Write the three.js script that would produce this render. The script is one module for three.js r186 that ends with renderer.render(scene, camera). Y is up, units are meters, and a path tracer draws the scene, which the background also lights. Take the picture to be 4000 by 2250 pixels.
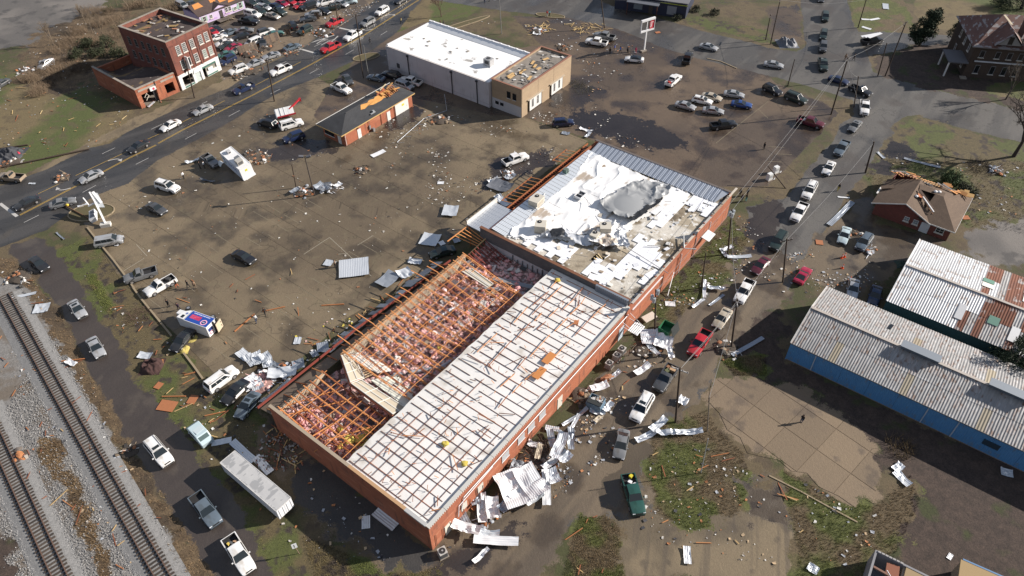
import*as THREE from 'three';
import{mergeGeometries,mergeVertices,toCreasedNormals}from 'three/addons/utils/BufferGeometryUtils.js';
import{MarchingCubes}from 'three/addons/objects/MarchingCubes.js';

// ---------------------------------------------------------------- camera, sky, sun, exposure
const scene=new THREE.Scene();
const camera=new THREE.PerspectiveCamera(43.57,1024 / 576,1,4000);// a drone 86 m above the lot, looking 44 degrees down
camera.position.set(0,86,0);
camera.up.set(0.01501,0.71932,-0.69451);
camera.lookAt(0,86 - 69.459,-71.9405);
scene.add(camera);
const EXPOSURE=1.66;
const SUN=new THREE.Vector3(0.985,0,-0.172).normalize().multiplyScalar(Math.cos(0.47));SUN.y=Math.sin(0.47);
const sun=new THREE.DirectionalLight(0xfff6ec,5);
sun.position.copy(SUN).multiplyScalar(300).add(new THREE.Vector3(0,0,-110));
sun.target.position.set(0,0,-110);scene.add(sun);scene.add(sun.target);
sun.castShadow=true;sun.shadow.mapSize.set(4096,4096);
Object.assign(sun.shadow.camera,{left:-190,right:190,top:150,bottom:-150,near:20,far:700});

// ---------------------------------------------------------------- noise and random
let seedState=1234567;
function seed(n){seedState=n>>>0;}
function rnd(){seedState=(seedState + 0x6D2B79F5)|0;let t=Math.imul(seedState ^(seedState>>>15),1|seedState);t=(t + Math.imul(t ^(t>>>7),61|t))^ t;return((t ^(t>>>14))>>>0)/ 4294967296;}
const rr=(a,b)=>a +(b - a)*rnd();
const pick=a=>a[Math.floor(rnd()*a.length)];
function h2(x,y){let h=Math.imul(x,374761393)+ Math.imul(y,668265263);h=Math.imul(h ^(h>>>13),1274126177);return((h ^(h>>>16))>>>0)/ 4294967296;}
function vn(x,y){
const xi=Math.floor(x),yi=Math.floor(y);let fx=x - xi,fy=y - yi;fx=fx*fx*(3 - 2*fx);fy=fy*fy*(3 - 2*fy);
const a=h2(xi,yi),b=h2(xi + 1,yi),c=h2(xi,yi + 1),d=h2(xi + 1,yi + 1);
return a +(b - a)*fx +(c - a)*fy +(a - b - c + d)*fx*fy;
}
function fbm(x,y,o=4){let s=0,a=.5,t=0;for(let i=0;i < o;i++){s +=a*vn(x,y);t +=a;x=x*2.03 + 17.3;y=y*2.03 + 9.1;a*=.5;}return s / t;}
function pvn(x,y,px,py){// periodic
const xi=Math.floor(x),yi=Math.floor(y);let fx=x - xi,fy=y - yi;fx=fx*fx*(3 - 2*fx);fy=fy*fy*(3 - 2*fy);
const m=(a,p)=>((a % p)+ p)% p,x0=m(xi,px),x1=m(xi + 1,px),y0=m(yi,py),y1=m(yi + 1,py);
const a=h2(x0,y0),b=h2(x1,y0),c=h2(x0,y1),d=h2(x1,y1);
return a +(b - a)*fx +(c - a)*fy +(a - b - c + d)*fx*fy;
}
const sstep=(a,b,x)=>{x=Math.min(1,Math.max(0,(x - a)/(b - a)));return x*x*(3 - 2*x);};
const mix3=(a,b,t)=>[a[0]+(b[0]- a[0])*t,a[1]+(b[1]- a[1])*t,a[2]+(b[2]- a[2])*t];
const toS=c=>c <=0?0:c>=1?255:255*(c < .0031308?c*12.92:1.055*Math.pow(c,1 / 2.4)- .055);

// ---------------------------------------------------------------- sky: pale winter blue with broken cloud
{
const W=512,Hh=256,d=new Float32Array(W*Hh*4);
for(let j=0;j < Hh;j++)for(let i=0;i < W;i++){
const el=(j /(Hh - 1)- .5)*Math.PI,az=i / W*Math.PI*2,k=(j*W + i)*4;
const e=Math.max(0,Math.sin(el)),t=Math.pow(1 - e,3);
let c=mix3([.17,.29,.55],[.50,.60,.72],t);
const dx=Math.cos(el)*Math.cos(az)/(e + .12),dz=Math.cos(el)*Math.sin(az)/(e + .12);
const n=fbm(dx*.9 + 31,dz*.9 + 12,5),cl=sstep(.47,.68,n)*sstep(0,.12,e);
c=mix3(c,[.92,.93,.95],cl*.8);
if(el < 0)c=mix3([.42,.46,.5],[.2,.19,.17],sstep(0,.25,-el));
d[k]=c[0];d[k + 1]=c[1];d[k + 2]=c[2];d[k + 3]=1;
}
const sky=new THREE.DataTexture(d,W,Hh,THREE.RGBAFormat,THREE.FloatType);
sky.mapping=THREE.EquirectangularReflectionMapping;sky.magFilter=sky.minFilter=THREE.LinearFilter;sky.needsUpdate=true;
scene.background=sky;scene.environment=sky;
scene.backgroundIntensity=scene.environmentIntensity=0.35;
}

// ---------------------------------------------------------------- materials and textures
const matCache=new Map();
const lin=c=>c instanceof THREE.Color?c:Array.isArray(c)?new THREE.Color().setRGB(c[0],c[1],c[2]):new THREE.Color(c);
function mat(c,rough=.8,metal=0,o={}){
const key=JSON.stringify([c,rough,metal,Object.keys(o).map(k=>[k,o[k]?.uuid??o[k]])]);
if(!matCache.has(key)){
const phys='clearcoat' in o||'transmission' in o||'sheen' in o;
matCache.set(key,new(phys?THREE.MeshPhysicalMaterial:THREE.MeshStandardMaterial)({color:lin(c),roughness:rough,metalness:metal,side:THREE.DoubleSide,...o}));
}
return matCache.get(key);
}
// a tiling texture: fn(x, y, N) in metres, N(freq per tile) periodic noise; returns linear rgb
function tex(mw,mh,px,py,fn){
const d=new Uint8Array(px*py*4);
for(let j=0;j < py;j++)for(let i=0;i < px;i++){
const u=i / px,v=j / py,N=(a,b=a)=>pvn(u*a + .37,v*b + .61,a,b);
const F=(a,b=a)=>(N(a,b)*8 + N(a*2,b*2)*4 + N(a*4,b*4)*2 + N(a*8,b*8))/ 15;
const c=fn(u*mw,v*mh,N,F,i,j),k=(j*px + i)*4;
d[k]=toS(c[0]);d[k + 1]=toS(c[1]);d[k + 2]=toS(c[2]);d[k + 3]=255;
}
const t=new THREE.DataTexture(d,px,py,THREE.RGBAFormat);t.colorSpace=THREE.SRGBColorSpace;t.magFilter=THREE.LinearFilter;t.minFilter=THREE.LinearMipmapLinearFilter;t.generateMipmaps=true;
t.wrapS=t.wrapT=THREE.RepeatWrapping;t.repeat.set(1 / mw,1 / mh);t.needsUpdate=true;return t;
}

// ---------------------------------------------------------------- geometry helpers
function boxG(w,h,d,x=0,y=0,z=0,ry=0,rz=0,rx=0){
const g=new THREE.BoxGeometry(w,h,d),uv=g.attributes.uv,dims=[[d,h],[d,h],[w,d],[w,d],[w,h],[w,h]];
for(let i=0;i < 24;i++){const[a,b]=dims[i>>2];uv.setXY(i,uv.getX(i)*a + x*.31 + z*.17,uv.getY(i)*b + y);}
if(rx)g.rotateX(rx);if(rz)g.rotateZ(rz);if(ry)g.rotateY(ry);g.translate(x,y,z);return g;
}
const _v=(p)=>new THREE.Vector3(p[0],p[1],p[2]);
function bar(p,q,r,sides=6,r2=r){// a rod from p to q
const a=_v(p),b=_v(q),L=a.distanceTo(b),g=new THREE.CylinderGeometry(r2,r,L,sides,1);g.translate(0,L / 2,0);
g.applyQuaternion(new THREE.Quaternion().setFromUnitVectors(new THREE.Vector3(0,1,0),b.clone().sub(a).normalize()));g.translate(a.x,a.y,a.z);return g;
}
function beam(p,q,w,h){// a rectangular bar from p to q, h measured upright
const a=_v(p),b=_v(q),L=a.distanceTo(b),g=boxG(L,h,w),dx=b.x - a.x,dy=b.y - a.y,dz=b.z - a.z;
g.rotateZ(Math.atan2(dy,Math.hypot(dx,dz)));g.rotateY(Math.atan2(-dz,dx));g.translate((a.x + b.x)/ 2,(a.y + b.y)/ 2,(a.z + b.z)/ 2);return g;
}
function wire(pts,r,n=12,sides=5){return new THREE.TubeGeometry(new THREE.CatmullRomCurve3(pts.map(_v)),n,r,sides);}
function mg(list){
const out=list.map(g=>{const h=g.index?g.toNonIndexed():g.clone();for(const k of Object.keys(h.attributes))if(!['position','normal','uv'].includes(k))h.deleteAttribute(k);if(!h.attributes.uv)h.setAttribute('uv',new THREE.BufferAttribute(new Float32Array(h.attributes.position.count*2),2));if(!h.attributes.normal)h.computeVertexNormals();return h;});
return out.length===1?out[0]:mergeGeometries(out,false);
}
function polyPrism(poly,y0,y1,uvf){// a vertical prism over polygon [[x,z],...]; uv in metres from plan
const pos=[],uv=[],area=poly.reduce((s,p,i)=>{const q=poly[(i + 1)% poly.length];return s + p[0]*q[1]- q[0]*p[1];},0),P=area>0?poly.slice().reverse():poly;
const U=uvf||((x,z)=>[x,z]);
const tri=THREE.ShapeUtils.triangulateShape(P.map(p=>new THREE.Vector2(p[0],p[1])),[]);
for(const t of tri){const o=[t[0],t[1],t[2]];const a=P[o[0]],b=P[o[1]],c=P[o[2]];const up=(b[0]- a[0])*(c[1]- a[1])-(b[1]- a[1])*(c[0]- a[0])< 0?[a,b,c]:[a,c,b];for(const p of up){pos.push(p[0],y1,p[1]);uv.push(...U(p[0],p[1]));}}
if(y1>y0)P.forEach((p,i)=>{const q=P[(i + 1)% P.length],L=Math.hypot(q[0]- p[0],q[1]- p[1]);const Q=[[p,y0,0],[q,y0,L],[q,y1,L],[p,y0,0],[q,y1,L],[p,y1,0]];for(const[s,y,l]of Q){pos.push(s[0],y,s[1]);uv.push(...(uvf?U(s[0],s[1]):[l,y]));}});
const g=new THREE.BufferGeometry();g.setAttribute('position',new THREE.Float32BufferAttribute(pos,3));g.setAttribute('uv',new THREE.Float32BufferAttribute(uv,2));g.computeVertexNormals();return g;
}
function quadG(a,b,c,d){// quad a,b,c,d counter-clockwise; uv in metres
const A=_v(a),B=_v(b),C=_v(c),D=_v(d),w=A.distanceTo(B),h=B.distanceTo(C);
const g=new THREE.BufferGeometry();g.setAttribute('position',new THREE.Float32BufferAttribute([...a,...b,...c,...a,...c,...d],3));
g.setAttribute('uv',new THREE.Float32BufferAttribute([0,0,w,0,w,h,0,0,w,h,0,h],2));g.computeVertexNormals();return g;
}
function slabG(a,b,c,d,t){// a quad with thickness t below it
const A=_v(a),n=_v(b).sub(A).cross(_v(d).sub(A)).normalize().multiplyScalar(-t),dn=p=>[p[0]+ n.x,p[1]+ n.y,p[2]+ n.z],a2=dn(a),b2=dn(b),c2=dn(c),d2=dn(d);
return mg([quadG(a,b,c,d),quadG(d2,c2,b2,a2),quadG(a,a2,b2,b),quadG(b,b2,c2,c),quadG(c,c2,d2,d),quadG(d,d2,a2,a)]);
}
function gridG(nu,nv,fn,uvf,skip){// a surface fn(s,t) -> [x,y,z], s,t in 0..1
const pos=[],uv=[],idx=[];
for(let j=0;j <=nv;j++)for(let i=0;i <=nu;i++){const p=fn(i / nu,j / nv);pos.push(...p);uv.push(...(uvf?uvf(i / nu,j / nv,p):[p[0],p[2]]));}
for(let j=0;j < nv;j++)for(let i=0;i < nu;i++){if(skip&&skip((i + .5)/ nu,(j + .5)/ nv))continue;const a=j*(nu + 1)+ i;idx.push(a,a + 1,a + nu + 2,a,a + nu + 2,a + nu + 1);}
const g=new THREE.BufferGeometry();g.setAttribute('position',new THREE.Float32BufferAttribute(pos,3));g.setAttribute('uv',new THREE.Float32BufferAttribute(uv,2));g.setIndex(idx);g.computeVertexNormals();return g;
}
function inPoly(p,x,z){let r=false;for(let i=0,j=p.length - 1;i < p.length;j=i++){const a=p[i],b=p[j];if((a[1]>z)!==(b[1]>z)&&x <(b[0]- a[0])*(z - a[1])/(b[1]- a[1])+ a[0])r=!r;}return r;}
function clipPoly(sub,clip){// Sutherland-Hodgman, clip must be convex
const ar=clip.reduce((s,p,i)=>{const q=clip[(i + 1)% clip.length];return s + p[0]*q[1]- q[0]*p[1];},0)>0?1:-1;let out=sub;
for(let i=0;i < clip.length&&out.length;i++){
const a=clip[i],b=clip[(i + 1)% clip.length],ins=p=>ar*((b[0]- a[0])*(p[1]- a[1])-(b[1]- a[1])*(p[0]- a[0]))>=0,inp=out;out=[];
inp.forEach((p,k)=>{const q=inp[(k + 1)% inp.length],ip=ins(p),iq=ins(q);if(ip)out.push(p);if(ip !==iq){const d1=(b[0]- a[0])*(p[1]- a[1])-(b[1]- a[1])*(p[0]- a[0]),d2=(b[0]- a[0])*(q[1]- a[1])-(b[1]- a[1])*(q[0]- a[0]),t=d1 /(d1 - d2);out.push([p[0]+(q[0]- p[0])*t,p[1]+(q[1]- p[1])*t]);}});
}return out;
}

// ---------------------------------------------------------------- naming
const nameCount=new Map();
function numbered(n){const k=(nameCount.get(n)||0);nameCount.set(n,k + 1);return k?n + '_' + String(k).padStart(3,'0'):n;}
function part(name,g,m,parent){const o=new THREE.Mesh(g,m);o.name=name;o.castShadow=o.receiveShadow=true;parent.add(o);return o;}
function tag(o,label,category,group,kind){if(label)o.userData.label=label;if(category)o.userData.category=category;if(group)o.userData.group=group;if(kind)o.userData.kind=kind;return o;}
function thing(name,label,category,x=0,z=0,turn=0,group,y=0){const o=new THREE.Group();o.name=numbered(name);o.position.set(x,y,z);o.rotation.y=turn;scene.add(o);return tag(o,label,category,group);}
function solo(name,g,m,label,category,group){const o=part(numbered(name),g,m,scene);return tag(o,label,category,group);}
function struct(name,g,m){const o=part(numbered(name),g,m,scene);o.userData.kind='structure';return o;}
const T0=Date.now();const lap=s=>console.log(((Date.now()- T0)/ 1000).toFixed(1)+ 's ' + s);

// ---------------------------------------------------------------- the ground: what it is made of, where (plan, metres)
const sp=(x,z)=>h2(Math.floor(x*9.7),Math.floor(z*9.7));
const PAL={
scrub(x,z){const n=fbm(x*.12,z*.12),m=fbm(x*.9 + 5,z*.9),s=sp(x,z);let c=mix3([.105,.08,.045],[.055,.058,.022],sstep(.42,.62,n));c=mix3(c,[.075,.055,.036],sstep(.5,.7,m)*.7);return[...mul(c,.8 + .4*s),.95];},
lawn(x,z){const n=fbm(x*.07 + 3,z*.07),m=fbm(x*.6,z*.6),s=sp(x,z);let c=mix3([.138,.106,.054],[.07,.084,.024],sstep(.47,.62,n));c=mix3(c,[.09,.068,.04],sstep(.52,.72,m)*.6);return[...mul(c,.82 + .36*s),.95];},
grass(x,z){const n=fbm(x*.22 + 9,z*.22),m=fbm(x*1.3,z*1.3),s=sp(x,z);let c=mix3([.054,.064,.017],[.1,.108,.031],m);c=mix3(c,[.105,.078,.044],sstep(.46,.66,n));return[...mul(c,.65 + .7*s),.95];},
grassmud(x,z){const n=fbm(x*.17 + 21,z*.17),m=fbm(x*.8,z*.8),s=sp(x,z);let c=mix3([.094,.073,.035],[.068,.078,.021],sstep(.42,.58,n));c=mix3(c,[.04,.031,.024],sstep(.55,.75,m));return[...mul(c,.75 + .5*s),.9];},
leaf(x,z){const n=fbm(x*.3 + 2,z*.3),m=fbm(x*1.5,z*1.5),s=sp(x,z);let c=mix3([.03,.022,.018],[.075,.052,.04],m);c=mix3(c,[.04,.045,.016],sstep(.58,.75,n));return[...mul(c,.65 + .7*s),.95];},
dirt(x,z){const n=fbm(x*.15,z*.15 + 8),m=fbm(x*.7 + 2,z*.7),s=sp(x,z);let c=mix3([.178,.138,.086],[.115,.09,.058],sstep(.4,.65,n));c=mix3(c,[.07,.055,.04],sstep(.55,.8,m)*.7);c=mix3(c,[.075,.06,.045],sstep(.55,.75,fbm((x + z*.25)*1.5,z*.06))*.55);return[...mul(c,.9 + .2*s),.85];},
yard(x,z){const n=fbm(x*.13 + 4,z*.13),m=fbm(x*.55,z*.55 + 3),s=sp(x,z);let c=mix3([.125,.094,.06],[.075,.058,.041],sstep(.4,.62,n));c=mix3(c,[.038,.03,.024],sstep(.55,.72,m)*.75);return[...mul(c,.88 + .24*s),.75 - .4*sstep(.52,.7,n)];},
junk(x,z){const n=fbm(x*.16 + 14,z*.16),m=fbm(x*.7,z*.7),s=sp(x,z);let c=mix3([.165,.125,.085],[.085,.068,.055],sstep(.42,.62,n));c=mix3(c,[.05,.04,.033],sstep(.6,.78,m)*.8);return[...mul(c,.85 + .3*s),.9];},
pale(x,z){const n=fbm(x*.06 + 7,z*.06),m=fbm(x*.35,z*.35),s=sp(x,z);let c=mix3([.17,.155,.14],[.105,.098,.092],sstep(.4,.62,n));c=mix3(c,[.06,.057,.056],sstep(.57,.75,m)*.75);return[...mul(c,.92 + .16*s),.9];},
road(x,z){const a=x*.83 - z*.56,b=x*.56 + z*.83,n=fbm(a*.05,b*.35),m=fbm(x*.2,z*.2),s=sp(x,z);let c=mix3([.038,.037,.037],[.06,.057,.055],sstep(.4,.65,n));c=mix3(c,[.085,.07,.054],sstep(.58,.78,m)*.4);return[...mul(c,crack(x,z,31)*(.93 + .14*s)),.6 - .22*sstep(.35,.55,fbm(x*.11 + 40,z*.11))];},
street(x,z){const a=x*.6 - z*.8,b=x*.8 + z*.6,n=fbm(a*.06 + 3,b*.4),m=fbm(x*.18,z*.18 + 6),s=sp(x,z);let c=mix3([.068,.065,.062],[.1,.094,.086],sstep(.38,.62,n));c=mix3(c,[.06,.052,.047],sstep(.5,.7,m)*.7);return[...mul(c,crack(x,z,21)*(.92 + .16*s)),.62 - .35*sstep(.5,.68,fbm(x*.1 + 11,z*.1))];},
mudroad(x,z){const a=x*.66 - z*.75,b=x*.75 + z*.66,n=fbm(b*.5,a*.06),m=fbm(x*.3,z*.3),s=sp(x,z);let c=mix3([.042,.034,.031],[.062,.05,.043],n);c=mix3(c,[.095,.078,.062],sstep(.62,.8,m)*.5);return[...mul(c,.9 + .2*s),.55 - .25*sstep(.45,.65,m)];},
lot(x,z){const n=fbm(x*.06 + 1,z*.06 + 4,5),m=fbm(x*.28 + 6,z*.28,5),k=fbm(x*.9,z*.9),s=sp(x,z);let c=mix3([.172,.133,.084],[.116,.089,.058],sstep(.35,.65,n));c=mix3(c,[.062,.049,.034],sstep(.42,.8,m)*.8);c=mix3(c,[.158,.132,.08],sstep(.55,.85,k)*.4);return[...mul(c,crack(x,z,3)*(.92 + .16*s)),.72 - .4*sstep(.5,.68,m)];},
lotb(x,z){const n=fbm(x*.08 + 31,z*.08 + 2,5),m=fbm(x*.24 + 16,z*.24,5),s=sp(x,z);let c=mix3([.115,.083,.056],[.076,.056,.041],sstep(.36,.62,n));c=mix3(c,[.042,.033,.028],sstep(.44,.8,m)*.85);return[...mul(c,crack(x,z,8)*(.92 + .16*s)),.6 - .42*sstep(.46,.66,m)];},
wet(x,z){const m=fbm(x*.3 + 16,z*.3,4),s=sp(x,z);const c=mix3([.028,.023,.022],[.05,.04,.034],m);return[...mul(c,.95 + .1*s),.16 + .3*m];},
puddle(x,z){const m=fbm(x*.3 + 16,z*.3,4);return[...mix3([.022,.018,.017],[.036,.03,.027],m),.06];},
mudst(x,z){const a=x*.6 - z*.8,b=x*.8 + z*.6,n=fbm(a*.08 + 3,b*.45),m=fbm(x*.25,z*.25 + 6),s=sp(x,z);let c=mix3([.135,.103,.068],[.085,.066,.047],sstep(.35,.65,n));c=mix3(c,[.06,.048,.037],sstep(.5,.75,m)*.7);return[...mul(c,.9 + .2*s),.7 - .45*sstep(.48,.66,m)];},
slurry(x,z){const m=fbm(x*.3 + 16,z*.3,4);return[...mix3([.085,.068,.048],[.115,.093,.066],m),.1];},
tar(x,z){const m=fbm(x*.4 + 6,z*.4,4),s=sp(x,z);return[...mul(mix3([.026,.025,.026],[.05,.046,.042],m),.85 + .3*s),.6];},
ballast(x,z){const s=sp(x*1.3,z*1.3),t=sp(x*.55 + 9,z*.55),m=fbm(x*.25,z*.25);let c=mix3([.12,.12,.118],[.31,.305,.295],s*.55 + t*.45);c=mix3(c,[.13,.1,.07],.2 + sstep(.45,.7,m)*.6);return[...mul(c,.92),.95];},
weeds(x,z){const m=fbm(x*.9,z*.9),n=fbm(x*.2,z*.2),s=sp(x,z);let c=mix3([.055,.036,.021],[.15,.105,.058],m);c=mix3(c,[.035,.027,.02],sstep(.5,.7,n)*.6);return[...mul(c,.6 + .8*s),.95];},
pad(x,z){const n=fbm(x*.09 + 5,z*.09),m=fbm(x*.5,z*.5),s=sp(x,z);let c=mix3([.2,.148,.094],[.15,.112,.076],n);c=mix3(c,[.085,.065,.05],sstep(.55,.75,m)*.65);return[...mul(c,.92 + .16*s),.85];},
};
// hairline cracks and tar seams: dark threads where slow noise crosses a level
const crack=(x,z,k)=>{const a=Math.abs(fbm(x*.11 + k,z*.11,4)- .5),b=Math.abs(fbm(x*.23 + 9,z*.23 + k,3)- .52);return a < .0028||b < .0022?.62:1;};
function mul(c,k){return[c[0]*k,c[1]*k,c[2]*k];}
const ROAD_MAIN=[[-104.1,-121.26],[-97.03,-127.14],[-91.49,-134.96],[-87.74,-136.42],[-85.61,-141.21],[-75.64,-153.48],[-68.16,-160.46],[-63.79,-169.85],[-54.08,-181.67],[-51.92,-187.02],[-45.49,-197.29],[-40.56,-207.89],[-38.52,-213.8],[-24.93,-213.3],[-27.6,-202.48],[-30.26,-189.94],[-38.61,-174.86],[-47.38,-165.2],[-54.98,-158.12],[-59.44,-152.09],[-64.73,-142.96],[-70.9,-134.71],[-74.95,-129.64],[-78.05,-121.43],[-82.58,-118.16],[-85.47,-113.68],[-87.9,-106.99],[-91.18,-104.37],[-94.42,-101.95],[-98.41,-98.4],[-107.37,-109.49]];
const STREET_CROSS=[[-38.52,-213.8],[-31.23,-223.76],[20.75,-218.71],[29.82,-205.33],[42.69,-196.27],[52.19,-188.35],[63.78,-180.77],[67.55,-177.65],[74.07,-175.18],[77.49,-178.01],[85.8,-210.34],[99.13,-209.85],[95.09,-193.65],[94.55,-188.12],[92.09,-176.84],[89.89,-163.98],[91.4,-161.5],[97.69,-156.77],[104.95,-151.82],[121.53,-142.42],[114.4,-129.38],[110.02,-131.34],[100.48,-137.16],[92.08,-143.26],[89.55,-142.99],[85.49,-139.73],[83.24,-134.43],[79.93,-131.85],[75.64,-126.24],[72.33,-121.03],[69.12,-117.68],[66.41,-114.43],[59.24,-104.45],[54.74,-99.07],[50.35,-93.27],[47.67,-88.09],[43.48,-83.42],[41.94,-81.36],[38.38,-78.59],[32.35,-74.47],[30.96,-69.45],[27.6,-64.71],[25.92,-63.59],[22.74,-61.32],[19.74,-59.26],[17.93,-53.78],[16.86,-51.96],[18.52,-46.13],[13.45,-45.71],[8.39,-46.35],[5.13,-43.14],[1.48,-37.64],[-9.07,-37.8],[-2.39,-45.97],[5.9,-57.24],[12.6,-69.19],[19.37,-74.64],[27.88,-82.65],[31.82,-87.65],[35.7,-88.35],[42.51,-100.47],[44.52,-104.8],[45.75,-110.72],[53.25,-113.08],[56.4,-116.4],[61.11,-122.73],[67,-130.36],[69.11,-132.15],[73.32,-139.57],[77.86,-143.67],[80.2,-150.35],[75.44,-154.2],[65.73,-161.69],[63.5,-162.77],[49.37,-171.59],[40.38,-178.55],[29.48,-190.37],[16.73,-197.71],[1.18,-202.26],[-25.47,-212.74]];
const ACCESS=[[-93.16,-102.37],[-88.76,-104.78],[-83.89,-101.37],[-77.11,-93.21],[-64.23,-78.85],[-59.17,-72.13],[-45.6,-58.15],[-36.26,-48.2],[-28.8,-38.1],[-36.52,-38.21],[-41.84,-44.42],[-47.94,-51.9],[-54.06,-58.3],[-63.8,-69.88],[-76.52,-86.32],[-84.3,-94.39],[-90.67,-98.77]];
const LOT=[[-85.47,-113.68],[-82.58,-118.16],[-78.05,-121.43],[-74.95,-129.64],[-70.9,-134.71],[-64.73,-142.96],[-59.44,-152.09],[-54.98,-158.12],[-47.38,-165.2],[-43.62,-161.08],[-44.9,-147.2],[-35.45,-133.44],[-22.71,-154.7],[-3.77,-146.02],[2.58,-145.49],[17.06,-134.67],[-6.45,-107.08],[-10.07,-103.64],[-15.88,-92.88],[-27.53,-82.53],[-38.48,-65.65],[-44.28,-69.5],[-51.15,-76.04],[-69,-93.03],[-79.75,-106.44]];
const LOTB=[[-38.61,-174.86],[-30.26,-189.94],[-23.07,-196.51],[-3.04,-184.66],[1.16,-179.85],[8.49,-180.76],[1.38,-199.57],[16.73,-197.71],[29.48,-190.37],[40.38,-178.55],[49.37,-171.59],[63.5,-162.77],[64.92,-158.75],[73.65,-148.73],[74.85,-144.62],[66.14,-134.11],[51.28,-117.06],[44.17,-117.24],[41.01,-117.32],[17.97,-135.11],[2.58,-145.49],[-3.77,-146.02],[-22.71,-154.7],[-35.45,-133.44],[-44.9,-147.2],[-43.62,-161.08]];
const PADLOT=[[29.92,-68.24],[32.45,-68.81],[34.23,-68.16],[36.69,-68.88],[39.4,-67.76],[41.82,-67.86],[43.88,-64.85],[46.09,-62.65],[47.79,-60.87],[49.82,-58.58],[49.69,-55.83],[50.14,-52.67],[48.28,-50.58],[46.82,-47.52],[45.83,-48.22],[44.09,-47.11],[42.57,-48.74],[40.39,-50.12],[39.45,-52.24],[37.4,-52.58],[36.26,-54.28],[34.73,-54.68],[32.2,-55.49],[31.83,-58.1],[30.31,-59.34],[29.82,-62.24],[28.65,-64.4]];
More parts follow.
